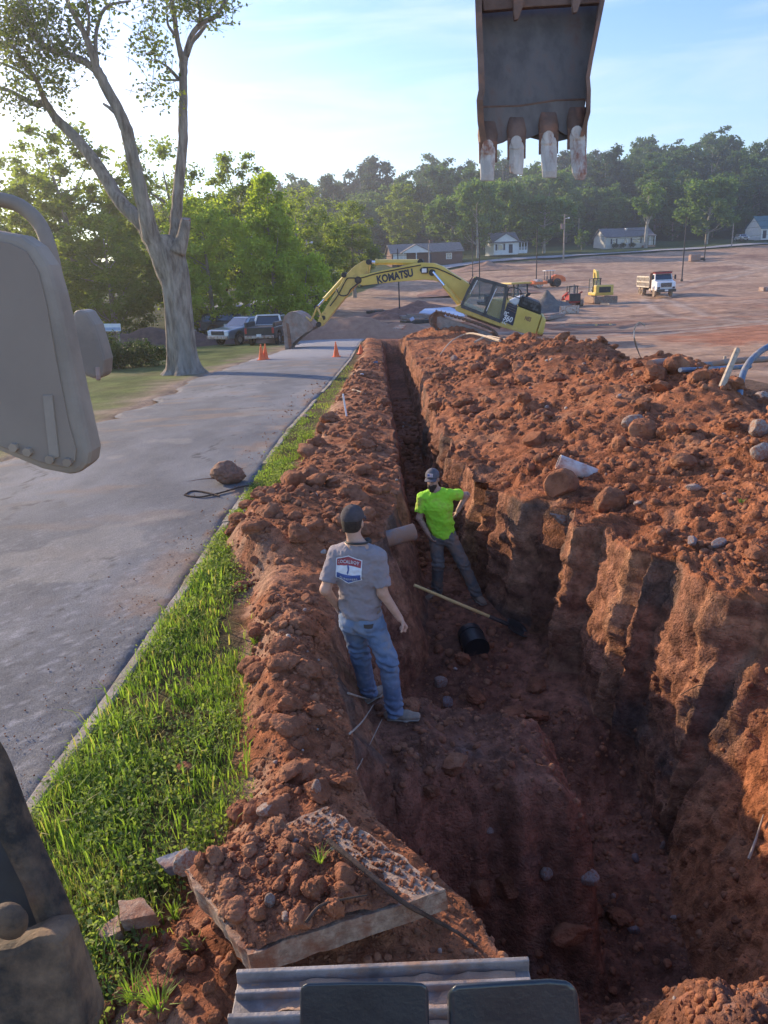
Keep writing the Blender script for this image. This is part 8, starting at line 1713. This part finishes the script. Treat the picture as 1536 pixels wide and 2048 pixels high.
shirt = [fcap(ch2, nk2 - [0, 0, .06], s2, .180, .125, .165, .10, .05), fcap(pel2 - up2 * .02, ch2, s2, .165, .130, .180, .130, .06), cap(nk2 - [0, 0, .04], shA, .07, .070, .05), cap(nk2 - [0, 0, .04], shB, .07, .070, .05), cap(shA, slA + (eA - shA) * .3, .068, .078, .02, cut=(slA, eA - shA)), cap(shB, slB + (eB - shB) * .3, .068, .080, .02, cut=(slB, eB - shB))]
V, F = sdf_mesh(shirt, .009, noise=lambda P: folds(71, .010, .09, .06)(P) + .008 * np.sin(((P - ch2) @ s2) * 22 - ((P - pel2) @ up2) * 26 + 3 * fbm(P[:, 0] / .1, P[:, 1] / .1, P[:, 2] / .1, oct=2, seed=19)) * sst(.42, .1, (P - pel2) @ up2))
V, F = carve(V, F, [lambda V: below(pel2 - up2 * .035, up2)(V) & (np.linalg.norm(V - pel2, axis=1) < .32), beyond(nk2 + up2 * .01, up2 + fw2 * .3, .085)])
s2o = put_mesh('t_shirt', (V, F), M['hiviz'], g2, o2); m__ = s2o.modifiers.new('thickness', 'SOLIDIFY'); m__.thickness = .004; b2 = BVHTree.FromPolygons([tuple(v) for v in V.tolist()], F.tolist())
Vp, Fp = dense_poly([(-.045, .004), (.045, .010), (.045, .018), (-.045, .012)], .01); project_decal('print', Vp, Fp, ch2 - s2 * .085 + up2 * .06, -s2, up2, -fw2 * -1, b2, M['capdark'], s2o, o2, .005)
Vp, Fp = dense_poly([(-.03, -.012), (.03, -.008), (.03, -.002), (-.03, -.006)], .01); project_decal('print', Vp, Fp, ch2 - s2 * .085 + up2 * .06, -s2, up2, -fw2 * -1, b2, M['capdark'], s2o, o2, .005)
jeans = [fcap(pel2 - [0, 0, .035], pel2 + up2 * .055, s2, .163, .125, .15, .115, .04)]
for h_, k_, a_ in ((hA, kA, aA), (hB, kB, aB)): a_ = a_ - np.array([0, 0, .04]); jeans += [cap(h_, k_, .100, .080, .03), cap(k_, a_, .080, .074, .03)]
def jn2(P): z_ = P[:, 2]; return folds(73, .006, .07, .05)(P) + .007 * (np.exp(-((z_ - kA[2]) / .12) ** 2) + 1.3 * np.exp(-((z_ - zq - .12) / .10) ** 2) + .7 * np.exp(-((z_ - hA[2]) / .1) ** 2)) * np.sin(z_ * 80 + P[:, 0] * 30 + 4 * fbm(P[:, 0] / .08, P[:, 1] / .08, z_ / .08, oct=2, seed=5))
V, F = sdf_mesh(jeans, .010, noise=jn2); V, F = carve(V, F, [lambda V: (V[:, 2] < zq + .05) & (np.linalg.norm((V - F2R)[:, :2], axis=1) < .2), lambda V: (V[:, 2] < z2 + .05) & (np.linalg.norm((V - F2L)[:, :2], axis=1) < .2), lambda V: ((V - (pel2 + up2 * .07)) @ up2) > 0]); put_mesh('trousers', (V, F), M['khaki'], g2, o2)
for a_, dv, z_ in ((aA, (-.14, -.12, 0), z2), (aB, (.06, -.18, 0), zq)):
    P_, S_ = shoe_prims(a_, a_ + np.array(dv), z_, 1.08); b_ = put_mesh('boot', sdf_mesh(P_, .008), M['boot'], g2, o2); put_mesh('sole', sdf_mesh(S_, .008), M['sole'], b_, o2)
bp2 = [ell(hd2 + Rh2[:, 1] * .040 - Rh2[:, 2] * .085, (.062, .062, .052), Rh2, .02), ell(hd2 + Rh2[:, 1] * .062 - Rh2[:, 2] * .125, (.036, .034, .045), Rh2, .02)]
V, F = sdf_mesh(bp2, .006, noise=lambda P: .004 * fbm(P[:, 0] / .012, P[:, 1] / .012, P[:, 2] / .02, oct=2, seed=4), cuts=[(hd2 - Rh2[:, 2] * .052, Rh2[:, 2])]); put_mesh('beard', (V, F), M['hair'], g2, o2)
hp_ = [ell(hd2 + Rh2[:, 2] * .010 - Rh2[:, 1] * .010, (.082, .095, .098), Rh2, .01)]; V, F = sdf_mesh(hp_, .007, cuts=[(hd2 - Rh2[:, 2] * .035, -Rh2[:, 2]), (hd2 + Rh2[:, 1] * .01, Rh2[:, 1])]); put_mesh('hair', (V, F), M['hair'], g2, o2)
c2_ = cap_hat(g2, hd2, Rh2, 1.03, M['capgrey'], o2)
m_ = MB(); pc = hd2 + Rh2[:, 2] * .082 + Rh2[:, 1] * .103; S3 = Rh2[:, 0]; U3 = nv(Rh2[:, 2] - Rh2[:, 1] * .35)
m_.prism([Vector(pc + S3 * a * .034 + U3 * b * .020 - o2) for a, b in ((-1, -1), (1, -1), (1, 1), (-1, 1))], Vector(Rh2[:, 1] * .008)); pt_ = m_.build('flag_patch', M['printwhite'], c2_)
for k in range(4): m_ = MB(); q = pc + U3 * (-.015 + .0105 * k) + Rh2[:, 1] * .0085; m_.prism([Vector(q + S3 * a * .033 + U3 * b * .0024 - o2) for a, b in ((-1, -1), (1, -1), (1, 1), (-1, 1))], Vector(Rh2[:, 1] * .001)); m_.build('flag_stripe', M['printred'], pt_)
m_ = MB(); q = pc + U3 * .009 + S3 * .018 + Rh2[:, 1] * .0095; m_.prism([Vector(q + S3 * a * .014 + U3 * b * .011 - o2) for a, b in ((-1, -1), (1, -1), (1, 1), (-1, 1))], Vector(Rh2[:, 1] * .001)); m_.build('flag_canton', M['printblue'], pt_)
m_ = MB()
for q in (-1, 1): m_.ball(Vector(hd2 + Rh2[:, 0] * q * .030 + Rh2[:, 1] * .080 - Rh2[:, 2] * .002 - o2), .010, 8, 6); 
m_.build('eyes', M['darkbrown'], g2, smooth=True)
# ------------------------------------------------------------------ air
hz = MB(); hz.box((50, 420, 68), (980, 990, 148)); ho = hz.build('haze', [])
ho['kind'] = 'stuff'
hm = bpy.data.materials.new('haze'); hm.use_nodes = True; ht = hm.node_tree; ht.nodes.clear()
hv = ht.nodes.new('ShaderNodeVolumePrincipled'); hv.inputs['Color'].default_value = (.93, .96, 1, 1); hv.inputs['Density'].default_value = .0007; hv.inputs['Anisotropy'].default_value = .65
hout = ht.nodes.new('ShaderNodeOutputMaterial'); ht.links.new(hv.outputs[0], hout.inputs['Volume']); ho.data.materials.append(hm)
